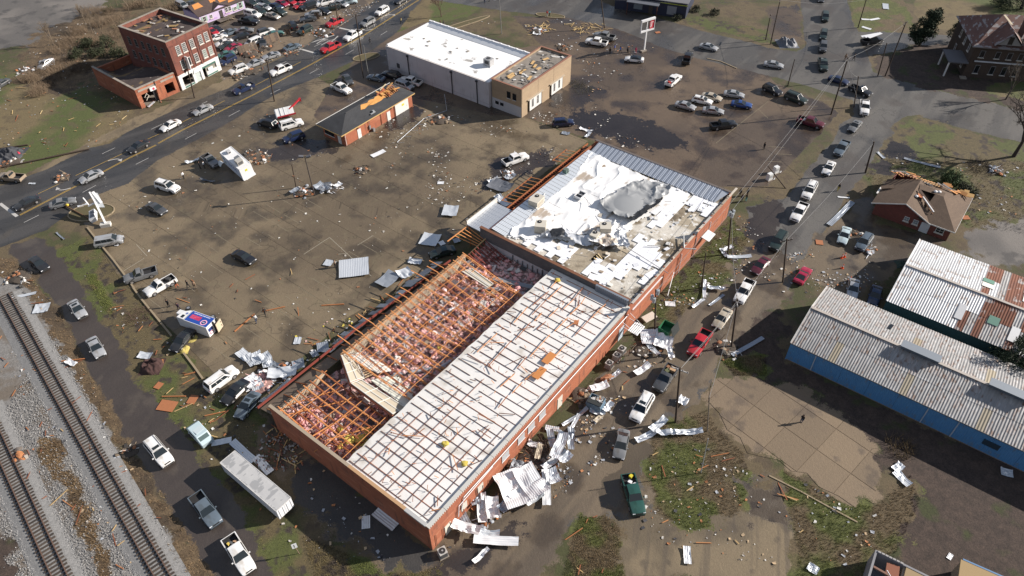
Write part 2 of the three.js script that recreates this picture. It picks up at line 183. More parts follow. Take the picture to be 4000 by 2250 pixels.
const ZONES=[
['pale',[[-163.75,-225.72],[-122.7,-224.16],[-115.87,-201.07],[-117.81,-189.73],[-123.63,-185.84],[-140.94,-182.22]],1.5],
['lawn',[[-140.34,-173.33],[-115.7,-168.35],[-101.27,-159.9],[-86.13,-147.51],[-87.74,-136.42],[-97.03,-127.14],[-112.17,-121.2]],1.5],
['weeds',[[-129.5,-196.35],[-110.84,-211.86],[-107,-206.13],[-109.14,-198.22],[-99.38,-180.86],[-102.57,-167.94],[-108.66,-159.16],[-121.31,-163.45],[-128.1,-181.8]],3],
['dirt',[[-101.06,-125.09],[-93.67,-135.01],[-86.73,-146.66],[-77.3,-157.27],[-69.64,-165.89],[-64.99,-173.09],[-55.21,-185.22],[-53.99,-181.21],[-63.64,-169.22],[-68.05,-160.06],[-75.53,-153.11],[-85.48,-140.88],[-91.36,-134.64],[-96.83,-126.7]],.8],
['junk',[[-70.56,-163.89],[-86.02,-197.41],[-92.8,-226.13],[-37.34,-224],[-40.56,-207.89],[-45.49,-197.29],[-51.92,-187.02],[-54.18,-182.14],[-59.84,-177.32],[-63.95,-170.49]],.6],
['road',ROAD_MAIN,.15],
['lawn',[[-30.15,-189.93],[-27.6,-202.48],[-24.8,-211.56],[-13.74,-212.88],[-5.48,-209.42],[-10.98,-200.01],[-19.65,-195.1]],.6],
['lotb',LOTB,.3],
['scrub',[[29.91,-206.16],[42.81,-197.05],[52.34,-189.08],[63.95,-181.47],[67.67,-178.11],[74.2,-175.63],[77.42,-178.47],[87.3,-216.18],[29.1,-218.39]],.4],
['grassmud',[[46.63,-195.35],[56.26,-188.7],[66.92,-179.97],[74.15,-179.73],[73.01,-186.9],[60.31,-192.31],[51.51,-197.79]],1.2],
['lotb',[[73.9,-202.36],[84.57,-204.72],[78.65,-184.29],[73.82,-178.59],[69.61,-182.22]],1.5],
['street',STREET_CROSS,.3],
['mudst',[[44.52,-104.8],[44.88,-101.21],[48.02,-96.71],[50.35,-93.27],[47.67,-88.09],[43.48,-83.42],[41.94,-81.36],[38.38,-78.59],[32.35,-74.47],[30.96,-69.45],[27.6,-64.71],[25.92,-63.59],[19.74,-59.26],[17.93,-53.78],[16.86,-51.96],[18.52,-46.13],[8.39,-46.35],[1.48,-37.64],[-9.07,-37.8],[-2.39,-45.97],[5.9,-57.24],[12.6,-69.19],[19.37,-74.64],[27.88,-82.65],[35.7,-88.35]],1.5],
['wet',[[48.14,-112.56],[52.38,-112.46],[52.31,-108.09],[45.18,-96.78],[41.63,-96.86],[44.56,-105.86]],1.5],
['yard',[[-10.3,-41.82],[0.28,-53.52],[22.88,-77.1],[23.46,-85.15],[27.68,-82.65],[19.37,-74.64],[12.6,-69.19],[5.9,-57.24],[-2.39,-45.97],[-9.07,-37.8],[-12.43,-37.85]],1.2],
['grassmud',[[22.65,-84.23],[41.99,-107.73],[43.79,-101.23],[35.88,-88.54],[31.81,-86.88],[26.65,-80.51],[23.28,-79.69]],1.5],
['lot',LOT,.2],
['grass',[[101.28,-212.68],[115.39,-212.15],[109.48,-184.44],[95.06,-185.66],[94.55,-188.12],[95.09,-193.65]],.7],
['lawn',[[119.77,-211.98],[158.78,-210.51],[143.23,-182.1],[121.53,-185.24],[110.99,-188.05]],1],
['street',[[94.18,-186.17],[108.54,-184.71],[122.3,-182.33],[120.57,-178.64],[103.92,-176],[91.3,-172.41]],.6],
['leaf',[[91.51,-170.23],[105.58,-177.54],[121.38,-178.16],[135.96,-168.8],[120.98,-141.41],[104.95,-151.82],[97.69,-156.77],[91.4,-161.5]],1.4],
['lawn',[[113.91,-156.28],[131.5,-160.65],[123.4,-145.84],[113.5,-151.56]],1.2],
['grassmud',[[85.82,-139.22],[93.09,-142.89],[100.33,-136.84],[113.34,-127.45],[98.31,-99.97],[85.53,-103.71],[72.03,-115.21],[72.26,-120.62],[79.76,-131.39]],1.4],
['puddle',[[78.76,-129.89],[83.73,-132.84],[86.05,-130.15],[84.83,-127.18],[81.06,-126.1],[78.46,-126.9]],1.2],
['wet',[[73.85,-124.54],[78.6,-126.16],[77.76,-121.87],[74.02,-120.57]],1.2],
['yard',[[59.13,-104.1],[72.03,-115.21],[67.59,-105.31],[80.09,-99.83],[71.61,-95.11],[61.96,-88.17],[57.25,-84.44],[51.09,-90.4],[50.35,-93.27],[54.74,-99.07]],1.2],
['pale',[[85.99,-103.11],[102.09,-106.89],[94.79,-93.53],[85.45,-91.67],[80.77,-98.14]],2],
['leaf',[[36.57,-78.54],[43.52,-82.87],[44.54,-78.38],[42.44,-72.15],[48.12,-66.99],[57.29,-60.35],[71.57,-51.09],[63.7,-36.7],[44.33,-36.99],[50.72,-45.66],[52.54,-51.41],[49.92,-52.67],[49.77,-58.45],[41.71,-67.49],[36.65,-68.73],[33.34,-72.73]],1.5],
['grass',[[32.32,-72.35],[39.39,-73.43],[38.55,-69.08],[33.74,-69.17]],1.2],
['pad',PADLOT,1.1],
['grass',[[20.38,-60.88],[23.25,-60.97],[28.24,-62.98],[28.8,-60.18],[31.65,-55.5],[31.77,-51.16],[28.21,-45.47],[22.36,-44.2],[18.67,-46.46],[17.81,-52.92]],1.2],
['dirt',[[13.19,-45.72],[18.89,-46.18],[22.41,-44.47],[28.98,-46.57],[35,-44.27],[35.47,-41.62],[34.13,-37.14],[12.95,-37.46]],1.6],
['yard',[[29.97,-53.02],[35.21,-50.5],[35,-44.27],[28.85,-46.01]],1.5],
['grass',[[8.42,-46.79],[12.03,-46.85],[13.32,-44.62],[13.19,-37.46],[5.3,-37.58],[7.13,-43.11]],1.4],
['grass',[[36.42,-52.91],[42.43,-48.34],[46.67,-47.12],[53.19,-51.7],[52.88,-47.76],[46.63,-40.42],[42.91,-37.01],[33.42,-37.15],[35.07,-41.11],[35.38,-46.46]],1.5],
['wet',[[-10.5,-41.05],[-5.84,-41.75],[-0.35,-45.38],[1.67,-44.81],[-2.37,-41.18],[-6.73,-39.23],[-11.55,-38.81]],1.2],
['slurry',[[10.76,-49.73],[15.9,-57.07],[18.21,-57.68],[19.13,-56.36],[17.02,-52.32],[15.42,-49.07],[11.61,-47.7]],.9],
['puddle',[[15.06,-148.65],[25.39,-146.58],[36.68,-138.13],[39.2,-132.03],[30.21,-130.14],[18.94,-136.2],[13.17,-143.81]],2.2],
['wet',[[9.36,-154.68],[16.38,-160.23],[22.72,-156.17],[15.54,-148.99],[10.9,-148.24]],2],
['wet',[[-3.62,-128.34],[10.02,-132.21],[9.29,-126.53],[0.49,-120.39],[-6.27,-115.86],[-4.79,-122.6]],1.8],
['puddle',[[-29.31,-146.75],[-23.37,-151.58],[-20.24,-147.37],[-24.14,-140.65],[-27.26,-140.74]],1],
['wet',[[-45.81,-137.99],[-36.31,-133.46],[-40.85,-130.08],[-49.19,-129.55],[-54.84,-131.96]],2],
['ballast',[[-98.7,-98.95],[-86.44,-94.44],[-75.39,-80.82],[-66.58,-70.7],[-54.76,-55.73],[-46.87,-47.25],[-39.43,-38.26],[-66.6,-38.67]],.8],
['weeds',[[-99.29,-100.06],[-90.4,-98.22],[-83.47,-93.35],[-76.1,-85.38],[-63.64,-69.49],[-53.94,-57.97],[-47.84,-51.6],[-41.84,-44.42],[-35.56,-38.2],[-39.91,-38.27],[-46.87,-47.25],[-55.25,-57.02],[-67.19,-70.71],[-75.72,-80.83],[-85.7,-92.88],[-96.42,-94.66]],1.2],
['weeds',[[-68.14,-59.88],[-64.68,-59.49],[-58.99,-52.7],[-52.01,-43.52],[-48.14,-38.39],[-50.32,-38.42],[-54.38,-43.56],[-61.43,-52.13],[-66.16,-56.56]],.9],
['leaf',[[-73.56,-51.74],[-67.77,-48.72],[-60.52,-38.58],[-66.6,-38.67]],1.4],
['mudroad',ACCESS,.7],
['grassmud',[[-84.04,-101.71],[-79.17,-105.02],[-69.19,-93.54],[-56.4,-80.44],[-46.71,-69.55],[-40.66,-64.96],[-34.71,-62.02],[-33.08,-57.28],[-38.67,-57.38],[-35.04,-51.69],[-27.24,-44.73],[-19.67,-41.45],[-9.55,-37.81],[-28.8,-38.1],[-36.26,-48.2],[-45.6,-58.15],[-59.17,-72.13],[-64.23,-78.85],[-77.11,-93.21]],.9],
['grass',[[-75.63,-94.2],[-73.65,-94.16],[-67.37,-86.13],[-65.95,-83.32],[-68.55,-85.22]],1],
['yard',[[-38.48,-65.65],[-34.71,-62.02],[-10.3,-41.82],[-10.37,-39.29],[-14.51,-39.35],[-23.68,-44.67],[-32.09,-52.85],[-35.31,-57.32]],1.6],
['tar',[[-30.57,-55.94],[-22.45,-53.3],[-15.27,-46.73],[-10.3,-41.72],[-12.56,-39.32],[-14.51,-39.35],[-16.7,-41.4],[-23.82,-45.49],[-30.62,-51.02]],1.4],
['grassmud',[[-27.18,-44.46],[-14.48,-39.1],[-9.25,-40.78],[-8.11,-37.78],[-23.98,-38.02]],1.5],
];
for(const z of ZONES){const p=z[1];z.push(Math.min(...p.map(a=>a[0]))- 4,Math.max(...p.map(a=>a[0]))+ 4,Math.min(...p.map(a=>a[1]))- 4,Math.max(...p.map(a=>a[1]))+ 4);}
function groundAt(x,z){
const w1=fbm(x*.5 + 50,z*.5 + 3,3)- .5,w2=fbm(x*.5 + 9,z*.5 + 77,3)- .5,j1=sp(x*1.9 + 3,z*1.9)- .5,j2=sp(x*1.9,z*1.9 + 8)- .5;
let k='scrub';
for(let i=ZONES.length - 1;i>=0;i--){const Z=ZONES[i];if(x < Z[3]||x>Z[4]||z < Z[5]||z>Z[6])continue;const s=Z[2];if(inPoly(Z[1],x + s*(w1*3 + j1*.5),z + s*(w2*3 + j2*.5))){k=Z[0];break;}}
return PAL[k](x,z);
}
const gbump=tex(4,4,256,256,(x,y,N,F)=>{const n=F(16)*.6 + N(64)*.4;return[n,n,n];});gbump.colorSpace=THREE.NoColorSpace;
function groundMaterial(x0,x1,z0,z1,W,Hh,tint=1){
const d=new Uint8Array(W*Hh*4),r=new Uint8Array(W*Hh*4);
for(let j=0;j < Hh;j++)for(let i=0;i < W;i++){
const c=groundAt(x0 +(i + .5)/ W*(x1 - x0),z0 +(j + .5)/ Hh*(z1 - z0)),k=(j*W + i)*4;
d[k]=toS(c[0]);d[k + 1]=toS(c[1]);d[k + 2]=toS(c[2]);d[k + 3]=255;r[k]=r[k + 1]=r[k + 2]=255*c[3];r[k + 3]=255;
}
const mk=(a,cs)=>{const t=new THREE.DataTexture(a,W,Hh,THREE.RGBAFormat);t.colorSpace=cs;t.magFilter=THREE.LinearFilter;t.minFilter=THREE.LinearMipmapLinearFilter;t.generateMipmaps=true;t.needsUpdate=true;return t;};
const b=gbump.clone();b.repeat.set((x1 - x0)/ 4,(z1 - z0)/ 4);b.needsUpdate=true;
return new THREE.MeshStandardMaterial({map:mk(d,THREE.SRGBColorSpace),roughnessMap:mk(r,THREE.NoColorSpace),roughness:1,metalness:0,bumpMap:b,bumpScale:.035,side:THREE.DoubleSide});
}
const NEAR=[-105,105,-112,-18],FAR=[-190,190,-300,-112];
const matNear=groundMaterial(...NEAR,2048,1024),matFar=groundMaterial(...FAR,2048,1024);
lap('ground painted');
const uvOf=R=>(x,z)=>[(x - R[0])/(R[1]- R[0]),(z - R[2])/(R[3]- R[2])];
const rectP=R=>[[R[0],R[2]],[R[1],R[2]],[R[1],R[3]],[R[0],R[3]]];
struct('ground',polyPrism(rectP(NEAR),0,0,uvOf(NEAR)),matNear);
struct('ground',polyPrism(rectP(FAR),0,0,uvOf(FAR)),matFar);
const outMat=mat([.08,.068,.042],.95,0,{map:tex(60,60,256,256,(x,y,N,F)=>mix3([1,1,1],[.5,.7,.45],F(5)))});
struct('ground',mg([[-2000,2000,-2200,-300],[-2000,2000,-18,1500],[-2000,-190,-300,-112],[190,2000,-300,-112],[-2000,-105,-112,-18],[105,2000,-112,-18]].map(R=>polyPrism(rectP(R),0,0))),outMat);
// sheets of paving on the ground, each split where the two ground maps meet
function sheet(name,poly,y,y0=y){
const o=new THREE.Group();o.name=numbered(name);o.userData.kind='structure';scene.add(o);
for(const[R,m]of[[NEAR,matNear],[FAR,matFar]]){const c=clipPoly(poly,rectP(R));if(c.length>2)part('surface',polyPrism(c,y0,y,uvOf(R)),m,o);}
return o;
}
const mainRoad=sheet('main_road',ROAD_MAIN,.012);
sheet('street',STREET_CROSS,.008);
sheet('access_road',ACCESS,.008);
sheet('asphalt_lot',LOTB,.004);
// concrete slabs: every bay of the two concrete lots is a slab of its own with an open joint round it
const A=38.2*Math.PI / 180,BU=[Math.sin(A),-Math.cos(A)],BV=[-Math.cos(A),-Math.sin(A)],BO=[-10.4,-42.1];
const bw=(u,v)=>[BO[0]+ BU[0]*u + BV[0]*v,BO[1]+ BU[1]*u + BV[1]*v];
const tones=new Map();
for(const[m,R]of[[matNear,NEAR],[matFar,FAR]])tones.set(m,[.92,.97,1,1.03,1.07].map(k=>{const c=m.clone();c.color.setScalar(k);return c;}));
function slabs(name,poly,size,ou,ov,turn,thick,gap){
const o=new THREE.Group();o.name=name;o.userData.kind='structure';scene.add(o);
const ca=Math.cos(turn),sa=Math.sin(turn),loc=p=>[p[0]*ca + p[1]*sa,-p[0]*sa + p[1]*ca],wld=p=>[p[0]*ca - p[1]*sa,p[0]*sa + p[1]*ca],L=poly.map(loc);
const a0=Math.floor((Math.min(...L.map(p=>p[0]))- ou)/ size),a1=Math.ceil((Math.max(...L.map(p=>p[0]))- ou)/ size),b0=Math.floor((Math.min(...L.map(p=>p[1]))- ov)/ size),b1=Math.ceil((Math.max(...L.map(p=>p[1]))- ov)/ size);
for(let a=a0;a < a1;a++)for(let b=b0;b < b1;b++){
const x0=ou + a*size + gap / 2,x1=x0 + size - gap,y0=ov + b*size + gap / 2,y1=y0 + size - gap;
const c=clipPoly(poly,[[x0,y0],[x1,y0],[x1,y1],[x0,y1]].map(wld));if(c.length < 3)continue;
const[m,R]=c.reduce((s,p)=>s + p[1],0)/ c.length>-112?[matNear,NEAR]:[matFar,FAR];
const lift=thick + h2(a + 400,b + 400)*.006;
part('concrete_slab',polyPrism(c,0,lift,uvOf(R)),tones.get(m)[Math.floor(h2(a + 90,b + 31)*4.999)],o);
}
}
slabs('concrete_lot',LOT,5.2,1.3,.7,Math.atan2(BU[1],BU[0]),.02,.05);
slabs('concrete_pad',PADLOT,5.1,2.1,1.2,Math.atan2(BU[1],BU[0])+ .18,.04,.08);
lap('slabs');
// ---------------------------------------------------------------- road paint
const yellow=mat([.42,.27,.05],.8),whiteP=mat([.42,.41,.39],.8);
function stripe(name,p,q,w,m,parent,y=.016){const dx=q[0]- p[0],dz=q[1]- p[1],L=Math.hypot(dx,dz),nx=-dz / L*w / 2,nz=dx / L*w / 2;return part(name,polyPrism([[p[0]+ nx,p[1]+ nz],[q[0]+ nx,q[1]+ nz],[q[0]- nx,q[1]- nz],[p[0]- nx,p[1]- nz]],y,y),m,parent);}
for(const l of[[[-95.35,-111.52],[-88.21,-121.12],[-81.27,-130.81],[-77.23,-135.7]],[[-77.01,-136.32],[-73.45,-141.58],[-60.81,-157.69]],[[-60.83,-157.79],[-50.6,-171.8],[-39.01,-188.75],[-26.07,-211.9]]])
for(let i=0;i + 1 < l.length;i++)for(const k of[-.14,.14]){const[p,q]=[l[i],l[i + 1]],L=Math.hypot(q[0]- p[0],q[1]- p[1]),nx=-(q[1]- p[1])/ L*k,nz=(q[0]- p[0])/ L*k;stripe('yellow_line',[p[0]+ nx,p[1]+ nz],[q[0]+ nx,q[1]+ nz],.12,yellow,mainRoad);}
for(const l of[[[-94.97,-118.42],[-92.17,-121.81]],[[-90.08,-124.55],[-82.49,-133.51]],[[-79.94,-138.16],[-77.74,-140.54]],[[-75.02,-144.35],[-67.43,-154.5]],[[-64.37,-158.52],[-53.26,-173.66],[-43.8,-186.61]],[[-43.85,-186.91],[-27.38,-213.46]]])stripe('yellow_line',l[0],l[1],.12,yellow,mainRoad);
for(const l of[[[-93.46,-109.17],[-91.64,-111.43]],[[-86.15,-118.6],[-84.43,-121.03]],[[-78.99,-128.34],[-77.09,-130.7]],[[-71.61,-137.85],[-69.81,-140.24]],[[-64.53,-147.29],[-62.69,-149.89]],[[-57.27,-157.35],[-55.4,-159.7]],[[-49.74,-167.29],[-47.97,-169.85]],[[-42.37,-177.39],[-40.56,-180.05]],[[-34.65,-188.42],[-33.06,-191.01]],[[-87.79,-132.5],[-85.91,-134.84]],[[-80.58,-142.19],[-78.93,-144.25]],[[-72.45,-153.12],[-71.51,-154.34]],[[-58.31,-172.31],[-56.78,-174.43]],[[-51.4,-182.14],[-49.82,-184.31]]])stripe('lane_dash',l[0],l[1],.12,whiteP,mainRoad);
for(const l of[[[-101.14,-115.36],[-95.7,-111.12]],[[-55.01,-181.1],[-50.3,-178.33]],[[-46.58,-193.48],[-43.1,-191.73]]])stripe('stop_bar',l[0],l[1],.6,whiteP,mainRoad);
// turn arrows: a bent shaft and a head
function turnArrow(px,pz,ang){
const s=[];for(let i=0;i <=10;i++){const t=i / 10,a=t*1.5;s.push([-1.4 + 2.2*Math.sin(a),1.1*(1 - Math.cos(a))- .5]);}
const up=s.map(p=>[p[0],p[1]+ .12]),dn=s.map(p=>[p[0],p[1]- .12]).reverse();const e=s[s.length - 1];
const rot=p=>[px + p[0]*Math.cos(ang)+ p[1]*Math.sin(ang),pz - p[0]*Math.sin(ang)+ p[1]*Math.cos(ang)];
part('turn_arrow',mg([polyPrism([...up,...dn].map(rot),.016,.016),polyPrism([[e[0]- .45,e[1]- .05],[e[0]+ .05,e[1]+ 1],[e[0]+ .5,e[1]- .05]].map(rot),.016,.016)]),whiteP,mainRoad);
}
turnArrow(-90.65,-119.82,.62 + Math.PI);turnArrow(-84.01,-130.21,.62);turnArrow(-38.63,-191.95,.66 + Math.PI);turnArrow(-33.46,-201.47,.66);
// railway crossing sign on the road: a cross between two letters R
{
const X=[[-52.43,-184.81],[-47.15,-189.02],[-51.06,-183.88],[-48.68,-188.47],[-51.27,-182.13],[-49.62,-184.42]];stripe('crossing_mark',X[0],X[1],.3,whiteP,mainRoad);stripe('crossing_mark',X[2],X[3],.3,whiteP,mainRoad);
const Y=[[-49.71,-182.96],[-48.04,-185.55],[-47.68,-183.47],[-46.1,-188.38]];stripe('crossing_mark',Y[0],Y[1],.22,whiteP,mainRoad);stripe('crossing_mark',Y[2],Y[3],.3,whiteP,mainRoad);
for(const[cx,cz]of[[-49.32,-186.02],[-47.15,-185.82]]){const rot=(a,b)=>[cx + a*.83 + b*.56,cz - a*.56 + b*.83];for(const s of[[-.9,-.3,.9,-.3],[-.9,.3,.1,.3],[-.9,-.3,-.9,.3],[0,-.3,0,.3],[0,0,.9,.35]])stripe('crossing_letter',rot(s[0],s[1]),rot(s[2],s[3]),.16,whiteP,mainRoad);}
}
for(let r=0;r < 3;r++)for(let k=0;k < 13;k++){const u=4 + k*2.9,v=[46,64,69.5][r]+ rr(-.1,.1),p=bw(u,v),q=bw(u + rr(-.1,.1),v +(k % 5==3?2.4:4.6));if(rnd()< .7&&inPoly(LOT,...p)&&inPoly(LOT,...q))stripe('parking_line',p,q,.09,mat([.2,.168,.115],.9),scene.getObjectByName('concrete_lot'),.032);}
// faint parking bay lines on the asphalt lot
for(const l of[[[44.45,-133.09],[60.29,-150.35]],[[71.06,-150.72],[75.39,-150.45]],[[68.82,-147.93],[71.09,-147.87]],[[61.02,-153.1],[62.88,-148.02]],[[55.28,-131.52],[58.56,-131.05]],[[56.2,-128.65],[59.48,-128.37]],[[53.79,-125.93],[56.42,-125.68]],[[57.21,-146.85],[58.31,-142.91]]])stripe('parking_line',l[0],l[1],.1,mat([.2,.17,.11],.9),scene.getObjectByName('asphalt_lot'),.009);
for(const l of[[[-37.68,-98.66],[-33.79,-103.33]],[[-33.79,-103.33],[-24.62,-92.56]],[[-29.76,-98.76],[-31.52,-98.52]],[[-28.26,-100.94],[-25.7,-103.72]],[[-69.34,-102.16],[-66.11,-98.76]],[[-68.96,-94.83],[-66.46,-98.23]]])stripe('parking_line',l[0],l[1],.1,mat([.3,.27,.21],.9),scene.getObjectByName('concrete_lot'),.032);

// ---------------------------------------------------------------- the long store building whose roof was torn off
seed(20);
const store=thing('store_building','long orange brick store building with torn roof and half its joists collapsed','building',BO[0],BO[1],Math.atan2(-BU[1],BU[0]));
const B=(u,y,v)=>[u,y,-v];
const bb=(u0,u1,y0,y1,v0,v1)=>boxG(u1 - u0,y1 - y0,v1 - v0,(u0 + u1)/ 2,(y0 + y1)/ 2,-(v0 + v1)/ 2);
const brickOrange=mat([1,1,1],.85,0,{map:tex(12,6,512,256,(x,y,N,F)=>{let c=mix3([.37,.128,.064],[.28,.09,.05],F(6,3));c=mix3(c,[.19,.075,.045],sstep(.55,.8,F(24,3))*.8);c=mix3(c,[.48,.22,.13],sstep(.62,.8,F(5,12))*.5);const m=(y*13)% 1 < .16?.9:1;return mul(c,m*(.9 + .2*N(120,60)));})});
const innerWall=mat([1,1,1],.85,0,{map:tex(8,4,256,128,(x,y,N,F)=>{let c=mix3([.5,.44,.34],[.33,.27,.2],F(5,4));return mix3(c,[.2,.13,.08],sstep(.6,.8,F(16,4))*.8);})});
const blockGrey=mat([1,1,1],.9,0,{map:tex(8,4,512,256,(x,y,N,F)=>{const k=(y % .2)< .025||((x +(Math.floor(y / .2)% 2)*.2)% .4)< .025;return mul(mix3([.095,.095,.1],[.16,.155,.15],F(6,4)),k?.7:.85 + .3*N(40,40));})});
const whiteWall=mat([1,1,1],.8,0,{map:tex(10,5,256,128,(x,y,N,F)=>mix3([.62,.62,.63],[.45,.45,.46],F(8,6)))});
const deckWhite=mat([1,1,1],.75,0,{map:tex(16,16,1024,1024,(x,y,N,F)=>{let c=mix3([.74,.73,.71],[.6,.59,.56],F(5));c=mix3(c,[.36,.31,.25],sstep(.58,.8,F(7))*.55);c=mix3(c,[.44,.26,.15],sstep(.78,.9,F(23,19))*.6);return mul(c,.95 + .1*N(200));})});
const deckB=mat([1,1,1],.8,0,{map:tex(30,30,1024,1024,(x,y,N,F)=>{let c=mix3([.34,.29,.215],[.19,.15,.1],sstep(.38,.6,F(7)));c=mix3(c,[.56,.53,.47],sstep(.42,.58,F(11,9))*.9);c=mix3(c,[.09,.072,.05],sstep(.58,.76,F(14))*.85);c=mix3(c,[.66,.65,.62],sstep(.64,.74,F(40))*.8);return mul(c,.8 + .4*N(260));})});
const galv=mat([.5,.53,.57],.42,.5),galvDark=mat([.3,.33,.37],.45,.5),whiteMetal=mat([.72,.73,.74],.45,.1),rustDark=mat([.12,.042,.022],.85,.1),rust=mat([.30,.1,.036],.85,.1),rustLight=mat([.6,.26,.09],.8,.1),rustRed=mat([.2,.04,.026],.8),copingGrey=mat([.46,.46,.45],.6,.2);
const H0=5.6;
// walls
part('brick_wall',bb(0,.3,0,H0,0,29.8),brickOrange,store);
part('brick_wall',bb(.3,83,0,H0 - .05,0,.3),brickOrange,store);
part('brick_wall',bb(82.7,83,0,H0 + .1,.3,29.8),brickOrange,store);
part('inner_wall',bb(13,41.5,0,4.4,29.5,29.78),innerWall,store);
part('inner_wall',bb(.3,9.5,0,H0 - 1.9,29.5,29.78),innerWall,store);
part('brick_wall',bb(47.3,82.7,0,H0 - .3,29.5,29.8),brickOrange,store);
part('block_wall',bb(46.95,47.25,0,3.9,14.75,29.5),whiteWall,store);
part('block_wall',bb(46.9,47.3,3.9,6.3,.35,30.6),blockGrey,store);
part('block_wall',bb(46.95,47.25,0,3.9,.3,14.6),blockGrey,store);
part('coping',bb(46.82,47.4,6.3,6.36,.3,30.7),mat([.2,.09,.05],.7,.3),store);
for(let i=0;i < 7;i++)part('pier',bb(46.75,46.94,.1,3 + rnd(),17 + i*1.05,17.12 + i*1.05),mat([.14,.14,.15],.8),store);
part('partition_wall',bb(.4,46.9,0,5.0,14.45,14.7),mat([.3,.25,.2],.9),store);
part('floor_slab',bb(.3,82.7,.01,.08,.3,29.5),mat([.11,.09,.075],.9),store);
// roof of the standing half
part('roof_deck',gridG(60,16,(s,t)=>{const u=.3 + s*46.5,v=.35 + t*14.5,e=t>.93?fbm(u*.9,3)*.35:0;return B(u,5.22 + .05*fbm(u*.4,v*.4)- .05*t,v + e);}),deckWhite,store);
part('deck_edge',bb(.3,46.7,4.9,5.1,14.7,14.85),rustDark,store);
// parapet flashings
for(let u=0;u < 46.5;u +=3.1)part('flashing',mg([bb(u + .02,u + 3.07,H0 - .04,H0 + .02,-.04,.5),...[0,1,2,3,4,5,6,7,8,9].map(k=>bb(u + .08 + k*.31,u + .22 + k*.31,H0 - .3,H0 - .05,-.05,-.003))]),mat([.55,.54,.5],.6,.15),store).rotation.z=0;
part('flashing',bb(-.05,.4,H0,H0 + .05,14,29.85),mat([.33,.27,.2],.8),store);
part('flashing',bb(-.05,.4,H0,H0 + .05,4,14),mat([.42,.26,.14],.8),store);
part('flashing',bb(-.07,.4,H0 - .25,H0 + .05,.5,4),copingGrey,store);
for(let u=47.4;u < 82;u +=3.45)part('flashing',bb(u,u + 3.4,H0 - .06 - rnd()*.03,H0 + .02,-.03,.36),mat(pick([[.5,.45,.38],[.42,.4,.37],[.33,.27,.21]]),.7),store);
// joists lying exposed on the white deck: one bar per line
for(let i=0;i < 32;i++){
const u=.9 + i*1.45 + rr(-.06,.06),cuts=[15.0];let v=.7 + rr(0,.6);
const gs=[];while(v < 14.6){const L=Math.min(14.7 - v,rr(4,15));if(L>.8)gs.push(bb(u - .035,u + .035,5.235,5.3,v,v + L));v +=L +(u < 18?.02:rr(.1,1.1));}
part('roof_purlin',mg(gs),i % 5==1?rust:rustDark,store);
}
for(let k=0;k < 9;k++){const v=1.7 + k*1.5,u0=rr(.4,1.2),u1=k>6?10 + rr(0,4):17 + rr(-5,6);part('roof_bridging',beam(B(u0,5.36,v),B(u1,5.36,v + rr(-.1,.1)),.055,.05),k % 2?rust:rustDark,store);}
for(const[u0,u1,v]of[[22,44,6.5],[24,37,10.2],[30,46,3.6],[33,45,12.4],[40,46,8],[25,31,13.2],[19,27,4.4],[34,41,8.8],[36,44,11.3]]){let u=u0;while(u < u1){const L=Math.min(rr(2,6),u1 - u);part('roof_bridging',beam(B(u,5.48,v + rr(-.1,.1)),B(u + L,5.5 + rr(0,.2),v + rr(-.3,.3)),.09,.1),rnd()< .5?rustLight:rust,store);u +=L + rr(.1,1.2);}}
for(let i=0;i < 150;i++){const u=rr(.8,46),v=rr(.9,14.2),a=rr(0,6.3),L=rr(.4,1.3);part('steel_stub',beam(B(u,5.36,v),B(u + Math.cos(a)*L*.5,5.5 + rr(.1,.5),v + Math.sin(a)*L*.5),.06,.06),rnd()< .4?rustLight:rust,store);}
for(let i=0;i < 30;i++){const u=rr(1,45),v=rr(1,13.8),a=rr(0,6.3),L=rr(.8,3);part('steel_stub',beam(B(u,5.42,v),B(u + Math.cos(a)*L,5.46 + rr(0,.25),v + Math.sin(a)*L),.08,.08),pick([rust,rustDark,rustLight]),store);}
for(const[u,v]of[[27.33,3.52],[30.42,4.06]])part('plywood_sheet',boxG(2.3,.06,1.1,u,5.55,-v,.02),mat([.5,.2,.06],.8),store);
for(const[u,v]of[[38.74,4.86]])part('plywood_sheet',boxG(.9,.06,.7,u,5.55,-v,.4),mat([.4,.15,.06],.8),store);
for(const[u,v]of[[9.5,2.4],[10.2,6.4],[44.8,12.6]])part('insulation_tuft',lump(.45,.2,B(u,5.5,v)),mat([.5,.4,.08],.95),store);
function lump(r,h,p){const g=new THREE.IcosahedronGeometry(r,2),a=g.attributes.position,k=rnd()*50;for(let i=0;i < a.count;i++){const x=a.getX(i),y=a.getY(i),z=a.getZ(i),s=.55 + .9*fbm((x + y*.7)/ r*1.6 + k,(z - y*.6)/ r*1.6 + k,3);a.setXYZ(i,x*s + p[0],y*s*h / r + p[1],z*s + p[2]);}g.computeVertexNormals();return g;}

